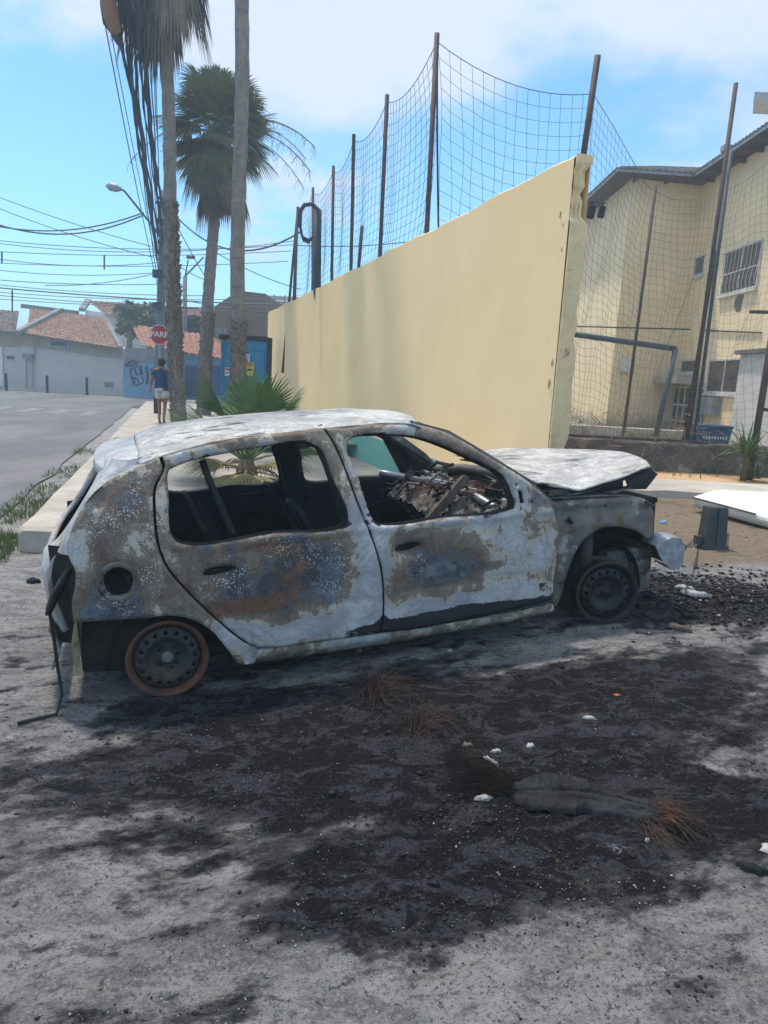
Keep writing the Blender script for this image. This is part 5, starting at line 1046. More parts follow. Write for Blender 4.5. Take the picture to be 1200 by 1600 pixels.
# house B behind: terracotta gable
BO = (-15, 48, 0); HB = bld('house', 'white gabled house with long terracotta roof behind the pale house', BO)
w_ = [V(134, 520, 46), V(345, 520, 46)]; b = MB(BO); b.prism([(w_[0].x, 46, 0), (w_[1].x, 46, 0), (w_[1].x, 46, V(300, 497, 46).z), (V(150, 490, 46).x, 46, V(150, 487, 46).z), (w_[0].x, 46, V(134, 484, 46).z)], (0, 5, 0)); b.build('wall', 'white', HB)
tileroof(V(165, 493, 45.6), V(335, 503, 45.6), V(138, 470, 50.5), V(345, 484, 50.5), .27, parent=HB, org=BO)
b = MB(BO); b.bar(V(128, 484, 45.7), V(138, 469, 50.5), .35, .2); b.build('gable_trim', 'greyrender', HB)
# blue graffiti wall and grey fence over it
YG = 35; g0, g1 = V(193, 566, YG), V(285, 612, YG); GWL = (g0.x, YG, 0); GW = bld('graffiti_wall', 'blue limewashed wall with black outlined graffiti behind the walking person', GWL, 'wall')
b = MB(GWL); b.b2((g0.x, YG, -.1), (g1.x, YG+.25, g0.z)); b.build('wall', 'bluewash', GW)
b = MB(GWL); b.b2((g0.x, YG+.26, -.1), (g1.x, YG+.35, V(200, 543, YG).z))
b.build('back_panel', 'greyrender', GW)
b = MB(GWL)
def gline(pts, r=.035): b.tube([V(x, y, YG-.012) for x, y in pts], r, 4)
gline([(195, 570), (205, 563), (214, 562), (216, 568), (206, 572), (196, 572), (195, 570)]); gline([(199, 571), (203, 565), (204, 570), (209, 565), (212, 568)])
gline([(203, 577), (220, 571), (224, 598), (212, 603), (208, 601), (203, 577)]); gline([(211, 576), (213, 586), (220, 584), (219, 575)]); gline([(206, 589), (215, 592), (218, 601)]); gline([(210, 590), (210, 600)]); gline([(229, 572), (231, 590), (229, 600)], .06); gline([(236, 576), (240, 590), (234, 598)]); gline([(240, 574), (246, 580), (243, 596)])
b.build('graffiti', 'graf', GW)
# low houses on the right of it, orange tiles, blue walls
CO = (-11, 38, 0); HC = bld('house', 'low blue house with orange tile roof and dark blue doors between palm trunks', CO)
YC = 37; c0, c1 = V(205, 560, YC), V(350, 620, YC); b = MB(CO); b.b2((c0.x, YC, -.1), (c1.x, YC+5, V(300, 555, YC).z)); b.build('wall', 'bluewash', HC)
tileroof(V(222, 541, YC-.4), V(352, 562, YC-.4), V(205, 508, YC+3.5), V(352, 528, YC+3.5), .25, 'tiles_orange', parent=HC, org=CO)
for x0, y0, x1, y1 in ((290, 571, 309, 618), (332, 571, 345, 618)): flatwin(x0, y0, x1, y1, 'door', 'deepblue', HC, CO, Y=YC)
b = MB(CO); b.bar(V(330, 519, YC-.6), V(352, 519, YC-.6), .5, .35); b.build('lintel', 'greyrender', HC)
# brick gable
MAT['brick'] = weathered('bare_brickwork', (.17, .115, .085), (.125, .09, .07), 6, .9, 0, [((.07, .055, .05), 3, .56, .7)], .5, .03, 12, (1, 1, 3))
DO = (-7, 42, 0); HD = bld('brick_building', 'tall brown bare brick gable building rising behind the blue gate', DO, 'building')
b = MB(DO); YD = 40; b.prism([(V(335, 0, YD).x, YD, 0), (V(416, 500, YD).x, YD, 0), V(415, 459, YD), V(381, 455, YD), V(365, 459, YD), V(335, 479, YD)], (0, 7, 0)); b.build('wall', 'brick', HD)
EO = (-5, 50, 0); HE = bld('scaffold_building', 'pale grey framed building top behind the far end of the yellow wall', EO, 'building')
b = MB(EO); p, q_ = V(412, 462, 48), V(452, 462, 48); b.b2((p.x, 48.1, 0), (q_.x+6, 54, V(412, 461, 48).z)); b.build('wall', 'lilac', HE); b = MB(EO)
for k in range(12): x = p.x+(q_.x+6-p.x)*k/11; b.tube([(x, 47.95, 3), (x, 47.95, p.z+.1)], .04, 4)
for k in range(7): z = p.z-.3-k*.45; b.tube([(p.x, 47.95, z), (q_.x+6, 47.95, z)], .035, 4)
b.build('frame', 'greymetal', HE)
# blue gate kiosk at the wall's far end
YT = 22.5; p, q_ = V(346, 525, YT), V(424, 527, YT); TO = ((p.x+q_.x)/2, YT, 0); GT = bld('blue_gate', 'bright blue metal gate with posters beside the far end of the yellow wall', TO, 'gate')
MAT['gateblue'] = weathered('bright_blue_sheet', (.05, .27, .50), (.04, .22, .43), 3, .55, 0, [((.08, .33, .55), 3, .6, .75)], .1, .01, 8)
b = MB(TO); b.b2((p.x, YT, .1), (q_.x-.12, YT+.08, p.z-.1)); b.build('gate_leaf', 'gateblue', GT)
b = MB(TO); b.b2((q_.x-.12, YT-.06, .1), (q_.x+.02, YT+.1, p.z+.02)); b.b2((p.x-.05, YT-.08, p.z-.095), (q_.x-.125, YT+.4, p.z+.05)); b.build('gate_frame', 'char_soft', GT)
b = MB(TO); z = V(380, 546, YT).z; b.b2((p.x+.02, YT-.05, z), (q_.x-.13, YT-.004, z+.05)); b.b2((p.x, YT-.05, .1), (p.x+.07, YT-.004, p.z-.1)); b.b2((q_.x-.24, YT-.05, .1), (q_.x-.2, YT-.004, z-.005)); b.build('rail', 'gateblue', GT)
MAT['yellow'] = weathered('yellow_poster', (.70, .55, .06), (.62, .48, .06), 9, .7, bump=0); MAT['red'] = weathered('red_paint', (.42, .03, .04), (.34, .03, .04), 6, .6, bump=0)
def poster(x0, y0, x1, y1, mat, label, marks):
    a_, c_ = V(x0, y0, YT-.09), V(x1, y1, YT-.09); b = MB(tuple(a_)); b.b2((a_.x, YT-.070, c_.z), (c_.x, YT-.056, a_.z)); o = b.build('poster', mat); o.location = a_; tag(o, label, 'poster', 'posters on the blue gate')
    for k, (u0, v0, u1, v1, mm) in enumerate(marks):
        b = MB(tuple(a_)); W_, H_ = c_.x-a_.x, a_.z-c_.z; b.b2((a_.x+u0*W_, YT-.075, a_.z-v1*H_), (a_.x+u1*W_, YT-.071, a_.z-v0*H_)); b.build('lettering', mm, o)
poster(381, 566, 396, 588, 'yellow', 'yellow poster with red and dark lettering right of the palm trunk', [(.1, .08, .9, .18, 'red'), (.1, .26, .8, .33, 'red'), (.2, .45, .85, .62, 'deepblue'), (.1, .72, .3, .9, 'deepblue')])
poster(378, 553, 390, 565, 'white', 'white notice above the yellow poster on the blue gate', [(.1, .15, .9, .25, 'deepblue'), (.1, .4, .9, .5, 'deepblue'), (.1, .65, .7, .75, 'deepblue')])
poster(351, 574, 362, 588, 'white', 'white and red notice left of the palm trunk on the gate', [(.1, .1, .9, .3, 'red'), (.1, .55, .9, .65, 'red')])

# ------------------------------------------------------------------ stop sign
p = V(249, 523, 24); SG = empty('stop_sign', (p.x, 24, 0)); SO = (p.x, 24, 0); tag(SG, 'red octagonal PARE stop sign on a thin post behind the person', 'sign')
b = MB(SO); b.tube([(p.x, 24.03, 0), (p.x, 24.03, p.z)], .03, 8); b.build('post', 'greymetal', SG, True)
rs = .335; oc = lambda r, y: [(p.x+r*cos(pi/8+k*pi/4), y, p.z+r*sin(pi/8+k*pi/4)) for k in range(8)]
b = MB(SO); b.prism(oc(rs, 24), (0, .015, 0)); pl_ = b.build('sign_plate', 'white', SG); b = MB(SO); b.prism(oc(rs*.93, 23.99), (0, .008, 0)); b.build('red_face', 'red', pl_)
t = text('PARE', .255, Matrix.Translation(Vector((0, -.018, p.z)))@Matrix.Rotation(pi/2, 4, 'X'), 'white', None, bold=True); t.parent = pl_

# ------------------------------------------------------------------ utility pole with lamp, cables
MAT['polecon'] = weathered('grey_concrete_pole', (.20, .215, .24), (.14, .155, .18), 4, .85)
MAT['cable'] = weathered('dark_cable', (.05, .075, .12), (.035, .05, .085), 3, .6, bump=0)
pt_, pb_ = V(256, 298, 30), V(247, 560, 30); pb_.z = 0; UP = empty('utility_pole', tuple(pb_)); tag(UP, 'concrete utility pole crowded with cables rising behind the stop sign', 'pole')
b = MB(tuple(pb_)); b.tube([pb_, pb_.lerp(pt_, .5), pt_], [.20, .17, .13], 10); b.build('shaft', 'polecon', UP, True)
for px, py, s in ((247, 428, .55), (246, 478, .5), (252, 310, .2), (258, 318, .2), (262, 318, .15), (250, 345, .3), (249, 362, .28), (251, 378, .25)): b = MB(tuple(pb_)); c = V(px, py, 29.8); b.box(c, (s*.7, .25, s*.55)); b.build('fitting', 'cable', UP)
b = MB(tuple(pb_)); b.bar(V(244, 316, 29.9), V(270, 322, 29.9), .1, .1); b.build('cross_arm', 'cable', UP)
la = [V(251, 372, 29.9), V(238, 352, 29.9), V(222, 333, 29.9), V(207, 314, 29.9), V(194, 298, 29.9), V(186, 295, 29.9)]; b = MB(tuple(pb_)); b.tube(la, .045, 6); b.build('lamp_arm', 'cable', UP, True)
b = MB(tuple(pb_)); lh = [V(190, 295.5, 29.9), V(182, 294, 29.9), V(172, 291.5, 29.9), V(165, 290.5, 29.9)]; b.tube(lh, [.06, .15, .16, .03], 10); b.build('lamp_head', 'greymetal', UP, True)
p0 = V(289, 432, 42); U2 = empty('utility_pole', (p0.x, 42, 0)); tag(U2, 'slimmer pole with small lamp visible right of the thick palm trunk', 'pole'); b = MB((p0.x, 42, 0)); b.tube([(p0.x, 42, 0), p0], [.16, .12], 8); b.build('shaft', 'polecon', U2, True)
b = MB((p0.x, 42, 0)); b.tube([p0, V(318, 402, 42)], .05, 5); b.tube([p0, V(294, 406, 42)], .04, 5); b.box(V(298, 402, 42), (.45, .2, .16)); b.build('lamp_arm', 'cable', U2, True)
cr = random.Random(11)
HUB = V(252, 318, 30)
def catline(a_, c_, sag, n=24, wob=0, ph=0):
    o = []
    for i in range(n+1): t = i/n; p = a_.lerp(c_, t); p.z -= sag*4*t*(1-t); p.x += wob*sin(t*17+ph)*t; o.append(p)
    return o
# the overhead bundle to the pole behind the camera: (pixel at the frame's top, radius, drop on the pole, sag, wobble)
def beyond(a_, px, Yt=12.5, k=2.6):
    m_ = V(px, 0, Yt); return a_+(m_-a_)*k/1.0 if False else m_
bund = [(157, .013, 150, .0), (164, .010, 140, .0), (178, .03, 60, .05), (183, .035, 85, .05), (188, .03, 70, .05), (193, .035, 95, .05), (199, .03, 78, .06), (206, .022, 50, .05), (213, .022, 66, .04), (219, .02, 45, .03), (226, .016, 60, .02), (232, .016, 88, .02), (203, .016, 110, .03), (190, .016, 120, .03), (215, .014, 30, .02), (209, .014, 100, .02), (240, .012, 20, .0), (196, .012, 130, .05), (222, .012, 110, .05), (236, .012, 70, .02)]
for i, (px, r, dp, wb) in enumerate(bund):
    a_ = V(250+cr.uniform(-5, 6), 312+dp, 29.8+cr.uniform(-.2, .2)); m_ = V(px, 0, 15.2); d = (m_-a_); end = m_+Vector((d.x*.8, d.y*.8, d.z*.25)); pts = []
    for t in np.linspace(0, 1, 20): q_ = a_.lerp(m_, t); q_.z -= .45*4*t*(1-t)*.5; q_.x += wb*sin(t*23+i)*t; pts.append(q_)
    dd = pts[-1]-pts[-2]
    for k in range(1, 12): pts.append(m_+Vector((dd.x*k, dd.y*k, dd.z*k-.006*k*k*dd.y)))
    b = MB(tuple(a_)); b.tube(pts, r, 5); o = b.build('overhead_cable', 'cable', smooth=True); o.location = a_
    tag(o, 'dark overhead cable in the bundle running from the street up past the top left', 'cable', 'overhead cable bundle')
# thick twisted cable
a_ = V(254, 325, 29.6); m_ = V(212, 0, 14.8); pts = []
for t in np.linspace(0, 1.35, 60): q_ = a_+(m_-a_)*t; q_.x += .05*sin(t*40)*t; q_.z -= .25*4*t*max(1-t, -.2); pts.append(q_)
b = MB(tuple(a_)); b.tube(pts, .045, 7); o = b.build('twisted_cable', 'cable', smooth=True); o.location = a_; tag(o, 'thick wavy cable nearest the palms in the overhead bundle', 'cable')
# splice closure
MAT['orange'] = weathered('faded_orange_casing', (.30, .17, .11), (.26, .14, .10), 4, .7)
c = V(172, 22, 15); t_ = V(166, -40, 14.4); SCP = empty('splice_case', tuple(c)); tag(SCP, 'orange brown cable splice case hanging on the bundle at the top left', 'case')
b = MB(tuple(c)); b.tube([V(182, 56, 15.8), V(179, 46, 15.6), V(172, 18, 15.2), V(166, -20, 14.9)], [.07, .12, .15, .15], 14); b.build('casing', 'orange', SCP, True)
b = MB(tuple(c)); b.tube([V(185, 66, 15.75), V(176, 50, 15.55), V(164, 36, 15.4), V(160, 10, 15.2), V(159, -20, 15)], .045, 8); b.tube([V(187, 70, 15.8), V(183, 55, 15.6)], [.05, .11], 12); b.build('end_cap', 'cable', SCP, True)
# small upright span lines (street wires), each its own
WIRES = [((-20, 350), (225, 332), 30, .9), ((-20, 345), (222, 337), 30, 1.2), ((-20, 318), (240, 402), 31, .3), ((-20, 301), (236, 385), 31, .2), ((-20, 374), (462, 382), 33, .6), ((-20, 378), (462, 376), 33, .9), ((-20, 392), (455, 392), 34, .4), ((-20, 402), (250, 410), 34, .5),
 ((-20, 410), (450, 408), 35, .4), ((-20, 436), (250, 444), 32, .2), ((-20, 443), (330, 462), 35, .3), ((-20, 448), (430, 476), 33, .2), ((-20, 455), (420, 466), 35, .4), ((-20, 460), (335, 484), 34, .1), ((-20, 466), (420, 480), 36, .3), ((270, 465), (450, 492), 34, .2), ((272, 478), (440, 486), 34, .2),
 ((265, 326), (470, 362), 28, 1.9), ((265, 330), (320, 432), 29, .1), ((330, 390), (470, 452), 30, .3), ((70, 446), (240, 428), 33, .3), ((262, 402), (336, 442), 33, .3), ((460, 383), (760, 355), 26, .5), ((-20, 420), (245, 426), 36, .4)]
for i, (s_, e_, Yw, sg) in enumerate(WIRES):
    a_, c_ = V(*s_, Yw), V(*e_, Yw+ (0 if i != 17 else -6)); b = MB(tuple(a_)); b.tube(catline(a_, c_, sg*.5, 16), .016 if i not in (0, 1, 17, 11) else .028, 4); o = b.build('street_wire', 'cable'); o.location = a_
    tag(o, 'thin dark wire strung across the sky above the tiled houses', 'wire', 'wires across the street')
for px, y0, y1, lb in ((3, 393, 412, 'short vertical spacer hanging in the wires at the left edge'), (163, 399, 421, 'short vertical spacer hanging in the wires left of the utility pole'), (19, 454, 486, 'thin aerial mast on the far left roof')):
    b = MB(tuple(V(px, y1, 34))); b.tube([V(px, y0, 34), V(px, y1, 34 if px != 19 else 38)], .04, 5); o = b.build('wire_spacer' if px != 19 else 'roof_mast', 'cable'); o.location = V(px, y1, 34); tag(o, lb, 'spacer' if px != 19 else 'mast')
# conduit bend and leaning poles by the wall's far poles
bp = wall_at(494)+nw*.6; CB = empty('service_mast', (bp.x, bp.y, .3)); tag(CB, 'thick blue grey service mast with hooked conduit among the far net poles', 'mast')
bp.y += .0; yy_ = bp.y; b = MB((bp.x, bp.y, .3)); b.tube([Vector((bp.x, bp.y, .3)), V(494, 440, yy_), V(496, 328, yy_)], .10, 8); b.build('mast', 'bluepole', CB, True)
b = MB((bp.x, bp.y, .3)); b.tube([V(498, 445, yy_-.2), V(499, 345, yy_-.2), V(497, 328, yy_-.2), V(488, 319, yy_-.2), V(476, 320, yy_-.2), V(469, 330, yy_-.2), V(468, 355, yy_-.2)], .05, 8); b.build('conduit', 'cable', CB, True)
b = MB((bp.x, bp.y, .3))
for k in range(4): b.tube([V(468+k, 352+2*k, yy_-.2), V(471+k, 368+3*k, yy_-.2), V(482, 374+2*k, yy_-.2), V(491, 368, yy_-.2)], .018, 4)
b.build('cable_loop', 'cable', CB)
for a_, c_, lb in (((466, 323), (452, 470), 'thin pole leaning at the far end of the wall, left of its twin'), ((464, 356), (459, 466), 'thin leaning pole right beside the farthest wall pole'), ((566, 353), (561, 412), 'short dark pole seen through the net between taller ones')):
    Yp = 21.5 if a_[0] < 500 else 16; A_, B_ = V(*a_, Yp), V(*c_, Yp); lo = B_+(B_-A_)*.8; b = MB(tuple(lo)); b.tube([lo, A_], .04, 6); o = b.build('thin_pole', 'pole', smooth=True); o.location = lo; tag(o, lb, 'pole')

# ------------------------------------------------------------------ palms
def trunk_mat(name, a_, b_, dark):
    m = MT(name, .92, 0, .15); n = m.noise(6, 6, .7, (1, 1, .6)); c = m.mix(m.rng(n, .38, .62), a_, b_); c = m.mix(m.rng(m.noise(3, 5, .7, (1, 1, 5)), .56, .66, 0, .7), c, dark); c = m.mix(m.rng(m.noise(25, 4, .7), .58, .7, 0, .5), c, (.42, .38, .33)); m.col(c); m.bump(m.noise(20, 5, .7, (1, 1, 3)), .8, .03); return m.m
MAT['trunk'] = trunk_mat('palm_bark', (.30, .27, .24), (.21, .19, .175), (.12, .11, .10))
MAT['boot'] = weathered('old_leaf_bases', (.26, .225, .19), (.13, .11, .095), 14, .95, 0, [((.38, .35, .31), 20, .6, .72)])
MAT['frond'] = weathered('palm_frond', (.13, .17, .10), (.21, .24, .14), 3, .6, 0, [((.28, .26, .13), 1.6, .54, .68)], bump=0)
MAT['frondold'] = weathered('yellowing_frond', (.24, .22, .10), (.17, .155, .08), 4, .75, bump=0)
MAT['deadfrond'] = weathered('dead_frond', (.25, .20, .15), (.14, .11, .085), 4, .9, bump=0)
def fan(mb, base, d, L0, R, n, rnd, droop=.5, spread=2.3, wd=.028, m=0, fold=.35):
    """a palmate leaf: petiole of length L0 then n pleated segments of radius R"""
    d = d.normalized(); hub = base+d*L0+Vector((0, 0, -.08*L0*L0)); side = d.cross(Vector((0, 0, 1)))
    side = side.normalized() if side.length > .05 else Vector((1, 0, 0)); upv = side.cross(d).normalized()
    mb.tube([base, base.lerp(hub, .5)+Vector((0, 0, .02)), hub], [.018, .014, .010], 4, cap=False, m=m)
    for k in range(n):
        a = (k/(n-1)-.5)*spread; t = d*cos(a)+side*sin(a)+upv*(-.25*abs(sin(a))); t.normalize(); r = R*(1-.28*abs(a/spread*2)**2)*rnd.uniform(.9, 1.05)
        s_ = t.cross(upv); s_ = s_.normalized() if s_.length > .01 else side; vs = []
        for u, w_ in ((0, .12), (.35, .85), (.65, 1.0), (.85, .55), (1.0, .04)):
            p = hub+t*r*u+Vector((0, 0, -droop*r*max(0, u-.35)**2*1.6)); vs += [p-s_*wd*w_, p+upv*wd*w_*fold*(1 if k % 2 else -1), p+s_*wd*w_]
        fs = []
        for q_ in range(4): b0 = q_*3; fs += [(b0, b0+1, b0+4, b0+3), (b0+1, b0+2, b0+5, b0+4)]
        mb.add(vs, fs, m)
def palm(label, base, top, r0, r1, crown, rnd, bootz=(0, 0), skirt=1.5):
    base = Vector(base); top = Vector(top); E_ = empty('palm_tree', tuple(base)); tag(E_, label, 'palm', 'tall palms on the pavement'); b = MB(tuple(base)); n = 60; vs = []; fs = []; S = 18
    for i in range(n+1):
        t = i/n; c = base.lerp(top, t); z = c.z; r = r0+(r1-r0)*t+.03*math.exp(-t*30); r *= 1+.05*(sin(z*19)*.5+.5*rnd.random())
        c += Vector((.03*sin(z*.9+r0*9), 0, 0))
        for k in range(S): a = 2*pi*k/S; rr_ = r*(1+.07*rnd.uniform(-1, 1)); vs.append(c+Vector((cos(a)*rr_, sin(a)*rr_, 0)))
    for i in range(n):
        for k in range(S): fs.append((i*S+k, i*S+(k+1) % S, (i+1)*S+(k+1) % S, (i+1)*S+k))
    b.add(vs, fs); b.build('trunk', 'trunk', E_, True)
    if bootz[1] > bootz[0]:
        b = MB(tuple(base)); z = bootz[0]; H_ = top.z-base.z
        while z < bootz[1]:
            t = (z-base.z)/H_; c = base.lerp(top, max(0, t)); c.z = z; r = r0+(r1-r0)*t
            for k in range(9):
                a = 2*pi*k/9+z*7+rnd.uniform(-.2, .2); dr = Vector((cos(a), sin(a), 0)); tn = Vector((-sin(a), cos(a), 0)); p = c+dr*r*.92; L1 = rnd.uniform(.07, .16); w_ = rnd.uniform(.035, .06); q_ = p+dr*rnd.uniform(.03, .09)+Vector((0, 0, L1))
                b.add([p-tn*w_, p+tn*w_, q_+tn*w_*.6, q_-tn*w_*.6, p-dr*.02+Vector((0, 0, L1*.9))], [(0, 1, 2, 3), (0, 3, 4), (1, 4, 2), (3, 2, 4)])
            z += .095
        b.build('leaf_bases', 'boot', E_)
    nl, nd_, R, L0 = crown
    if nl:
        b = MB(tuple(base)); b2_ = MB(tuple(base))
        for k in range(nl):
            a = rnd.random()*2*pi; el = rnd.uniform(-1.0, 1.45); d = Vector((cos(a)*cos(el), sin(a)*cos(el), sin(el))); o_ = top+Vector((0, 0, rnd.uniform(-.2, .3)))
            fan(b if rnd.random() < .72 or el > .9 else b2_, o_, d, L0*rnd.uniform(.75, 1.15), R*rnd.uniform(.85, 1.1), 26, rnd, droop=rnd.uniform(.1, .45))
        b.build('fronds', 'frond', E_, fixn=False); b2_.build('yellowing_fronds', 'frondold', E_, fixn=False)
        b = MB(tuple(base))
        for k in range(nd_):
            a = rnd.random()*2*pi; el = rnd.uniform(-1.5, -.75); d = Vector((cos(a)*cos(el), sin(a)*cos(el), sin(el))); o_ = top+Vector((0, 0, -rnd.uniform(.0, skirt)))+Vector((cos(a), sin(a), 0))*r1*.8
            fan(b, o_, d, L0*rnd.uniform(.4, .9), R*rnd.uniform(.7, 1.0), 16, rnd, droop=1.2, spread=1.3)
        b.build('dead_frond_skirt', 'deadfrond', E_, fixn=False)
        b = MB(tuple(base))
        for k in range(7):
            a = rnd.choice([0, .3, -.3, 2.8, .1, .5])+rnd.uniform(-.3, .3); el = rnd.uniform(0, .7); pts = []; p = top.copy(); d = Vector((cos(a)*cos(el), sin(a)*cos(el)*.5, sin(el)))
            for s in range(12): pts.append(p.copy()); p = p+d*.27; d = (d+Vector((0, 0, -.13))).normalized()
            b.tube(pts, .012, 4, cap=False)
            for s in range(5, 12):
                for q_ in range(4):
                    e_ = pts[s]+Vector((rnd.uniform(-.18, .18), rnd.uniform(-.15, .15), rnd.uniform(-.35, -.05))); b.tube([pts[s], pts[s].lerp(e_, .5)+Vector((0, 0, .04)), e_], .004, 3, cap=False)
        b.build('flower_stalks', 'dry', E_, fixn=False)
    return E_
prn = random.Random(21)
P1b, P1t = V(278, 668, 17), V(250, -175, 17); P1b.z = TOP
palm('thick barked palm with ragged old leaf bases beside the walking person', P1b, P1t, .155, .125, (40, 90, 1.05, .9), prn, (.3, 5.2))
P3b, P3t = V(371, 690, 15), V(381, -500, 15); P3b.z = TOP
palm('tall bare palm trunk nearest the yellow wall, passing out of the top', P3b, P3t, .15, .115, (24, 16, 1.1, 1.0), prn, (.3, 2.5))
P2b, P2t = V(317, 655, 22), V(341, 205, 22); P2b.z = TOP
palm('middle palm with its full crown of fans showing between two trunks', P2b, P2t, .19, .14, (120, 55, .98, .85), prn, (.3, 3.2), skirt=.75)
# young fan palm behind the car
fb = V(385, 760, 8.7); fb.z = TOP; FP = empty('fan_palm', tuple(fb)); tag(FP, 'young fan palm with stiff green fans growing from the pavement behind the car', 'palm')
b = MB(tuple(fb)); b.tube([fb-Vector((0, 0, .02)), fb+Vector((0, 0, .18)), fb+Vector((0, 0, .32))], [.16, .13, .07], 12); b.build('stump', 'stem', FP, True)
b = MB(tuple(fb)); b2_ = MB(tuple(fb)); frn = random.Random(5); o_ = fb+Vector((0, 0, .28))
for dx, dy, dz, L0, R in ((-.95, .1, .62, .62, .62), (-.42, -.3, 1.0, .65, .66), (.0, .2, 1.1, .62, .62), (.30, -.2, .98, .66, .60), (.62, .1, .98, .72, .55), (-.75, .3, .35, .7, .6), (.85, -.1, .62, .6, .5), (-.2, .6, .8, .6, .6), (.1, -.7, .8, .5, .55), (.5, .5, .6, .6, .6), (-.6, -.5, .75, .5, .6), (1., .2, .3, .5, .5)):
    fan(b, o_, Vector((dx, dy, dz)), L0, R, 24, frn, droop=.12, spread=2.2, wd=.020)
for k in range(11):
    a = 2*pi*k/11+.3; fan(b2_, o_-Vector((0, 0, .12)), Vector((cos(a), sin(a), frn.uniform(-.05, .45))), frn.uniform(.2, .4), frn.uniform(.45, .6), 20, frn, droop=.5, spread=1.9, wd=.016)
b.build('fans', 'yucca', FP, fixn=False); b2_.build('lower_fans', 'frondold', FP, fixn=False)
# dark tree behind the houses
MAT['treeleaf'] = weathered('dark_tree_leaf', (.05, .085, .045), (.085, .12, .06), 2, .7, bump=0)
def tree(px, py, Y, wx, hz, label, n):
    c = V(px, py, Y); E_ = empty('leafy_tree', (c.x, Y, 0)); tag(E_, label, 'tree', 'trees behind the houses'); o = (c.x, Y, 0); b = MB(o); b.tube([(c.x, Y, 0), (c.x+.1, Y, c.z-hz*.4), (c.x, Y, c.z)], [.2, .14, .05], 7); b.build('trunk', 'trunk', E_, True); b = MB(o); cl = [(prn.uniform(-1, 1), prn.uniform(-.6, .6), prn.uniform(-.8, .8)) for _ in range(14)]
    for k in range(n):
        q_ = prn.choice(cl); v = Vector((prn.gauss(0, 1), prn.gauss(0, 1), prn.gauss(0, 1))).normalized()*prn.random()**.4*.42; p = c+Vector(((q_[0]*.75+v.x)*wx, (q_[1]+v.y)*wx*.7, (q_[2]*.7+v.z)*hz)); s = prn.uniform(.08, .2); a_ = Vector((prn.uniform(-1, 1), prn.uniform(-1, 1), prn.uniform(-.4, .4))).normalized()*s; e_ = Vector((prn.uniform(-1, 1), prn.uniform(-1, 1), prn.uniform(-.6, .6))).normalized()*s*.6
        b.add([p-a_, p+e_, p+a_, p-e_], [(0, 1, 2, 3)])
    b.build('crown', 'treeleaf', E_, fixn=False)
tree(232, 500, 43, 1.9, 1.2, 'dark leafy tree over the orange roofs, left of the thick palm', 2600); tree(300, 510, 43, 1.3, .7, 'low dark green tree between the two palm trunks', 1400)
tree(200, 512, 40, .6, .5, 'small dark shrub top beside the pale house roof end', 500)

# ------------------------------------------------------------------ person walking away
MAT['skin'] = weathered('skin', (.32, .15, .09), (.27, .125, .08), 6, .6, bump=0)
MAT['navy'] = weathered('navy_shirt', (.015, .04, .11), (.03, .075, .17), 9, .85, 0, [((.10, .16, .26), 16, .62, .70)], bump=.2)
MAT['shorts'] = weathered('white_shorts', (.58, .57, .60), (.45, .45, .48), 8, .85)
MAT['capcloth'] = weathered('black_cap', (.015, .017, .02), (.03, .03, .035), 8, .8)
PS = 1.58/1.70
pp = V(253, 662, 17.7); PE = empty('person', (pp.x, pp.y, TOP)); PE.rotation_euler = (0, 0, radians(6)); tag(PE, 'person in dark cap, navy top and white shorts walking away on the pavement', 'person')
J = dict(pel=(0, 0, .93), ab=(0, .01, 1.08), ch=(0, 0, 1.26), sh=(0, 0, 1.38), nk=(0, .0, 1.46), hd=(0, .01, 1.55), ht=(0, .015, 1.66),
 ls=(-.17, 0, 1.385), le=(-.255, -.03, 1.12), lw=(-.30, .03, .90), lh=(-.305, .06, .83), rs=(.17, 0, 1.385), re=(.215, .05, 1.12), rw=(.20, .14, .90), rh=(.19, .16, .83),
 lp=(-.09, 0, .90), lk=(-.085, .10, .50), la=(-.075, .03, .09), lf=(-.08, .15, .03), rp=(.09, 0, .90), rk=(.085, -.02, .49), ra=(.08, -.16, .12), rf=(.08, -.07, .03))
RD_ = dict(pel=.13, ab=.115, ch=.13, sh=.10, nk=.052, hd=.085, ht=.07, ls=.055, le=.042, lw=.028, lh=.035, rs=.055, re=.042, rw=.028, rh=.035, lp=.092, lk=.056, la=.036, lf=.038, rp=.092, rk=.056, ra=.036, rf=.038)
ED = [('pel', 'ab'), ('ab', 'ch'), ('ch', 'sh'), ('sh', 'nk'), ('nk', 'hd'), ('hd', 'ht'), ('sh', 'ls'), ('ls', 'le'), ('le', 'lw'), ('lw', 'lh'), ('sh', 'rs'), ('rs', 're'), ('re', 'rw'), ('rw', 'rh'), ('pel', 'lp'), ('lp', 'lk'), ('lk', 'la'), ('la', 'lf'), ('pel', 'rp'), ('rp', 'rk'), ('rk', 'ra'), ('ra', 'rf')]
for h, sgn in (('lh', -1), ('rh', 1)):          # fingers
    for k in range(5):
        nm = h+str(k); b0 = Vector(J[h]); J[nm] = tuple(b0+Vector((sgn*.005, -.02+.013*k, -.085+.006*abs(k-2)) if k else Vector((-sgn*.01, .045, -.03)))); RD_[nm] = .009; ED.append((h, nm))
keys = list(J); me = bpy.data.meshes.new('body'); me.from_pydata([Vector(J[k])*PS for k in keys], [(keys.index(a), keys.index(c)) for a, c in ED], [])
bo_ = link('body', me, 'skin', PE); sk = bo_.modifiers.new('skin', 'SKIN'); ly = me.skin_vertices[0] if me.skin_vertices else None
if ly is None:
    bm = bmesh.new(); bm.from_mesh(me); bm.verts.layers.skin.verify(); bm.to_mesh(me); bm.free(); ly = me.skin_vertices[0]
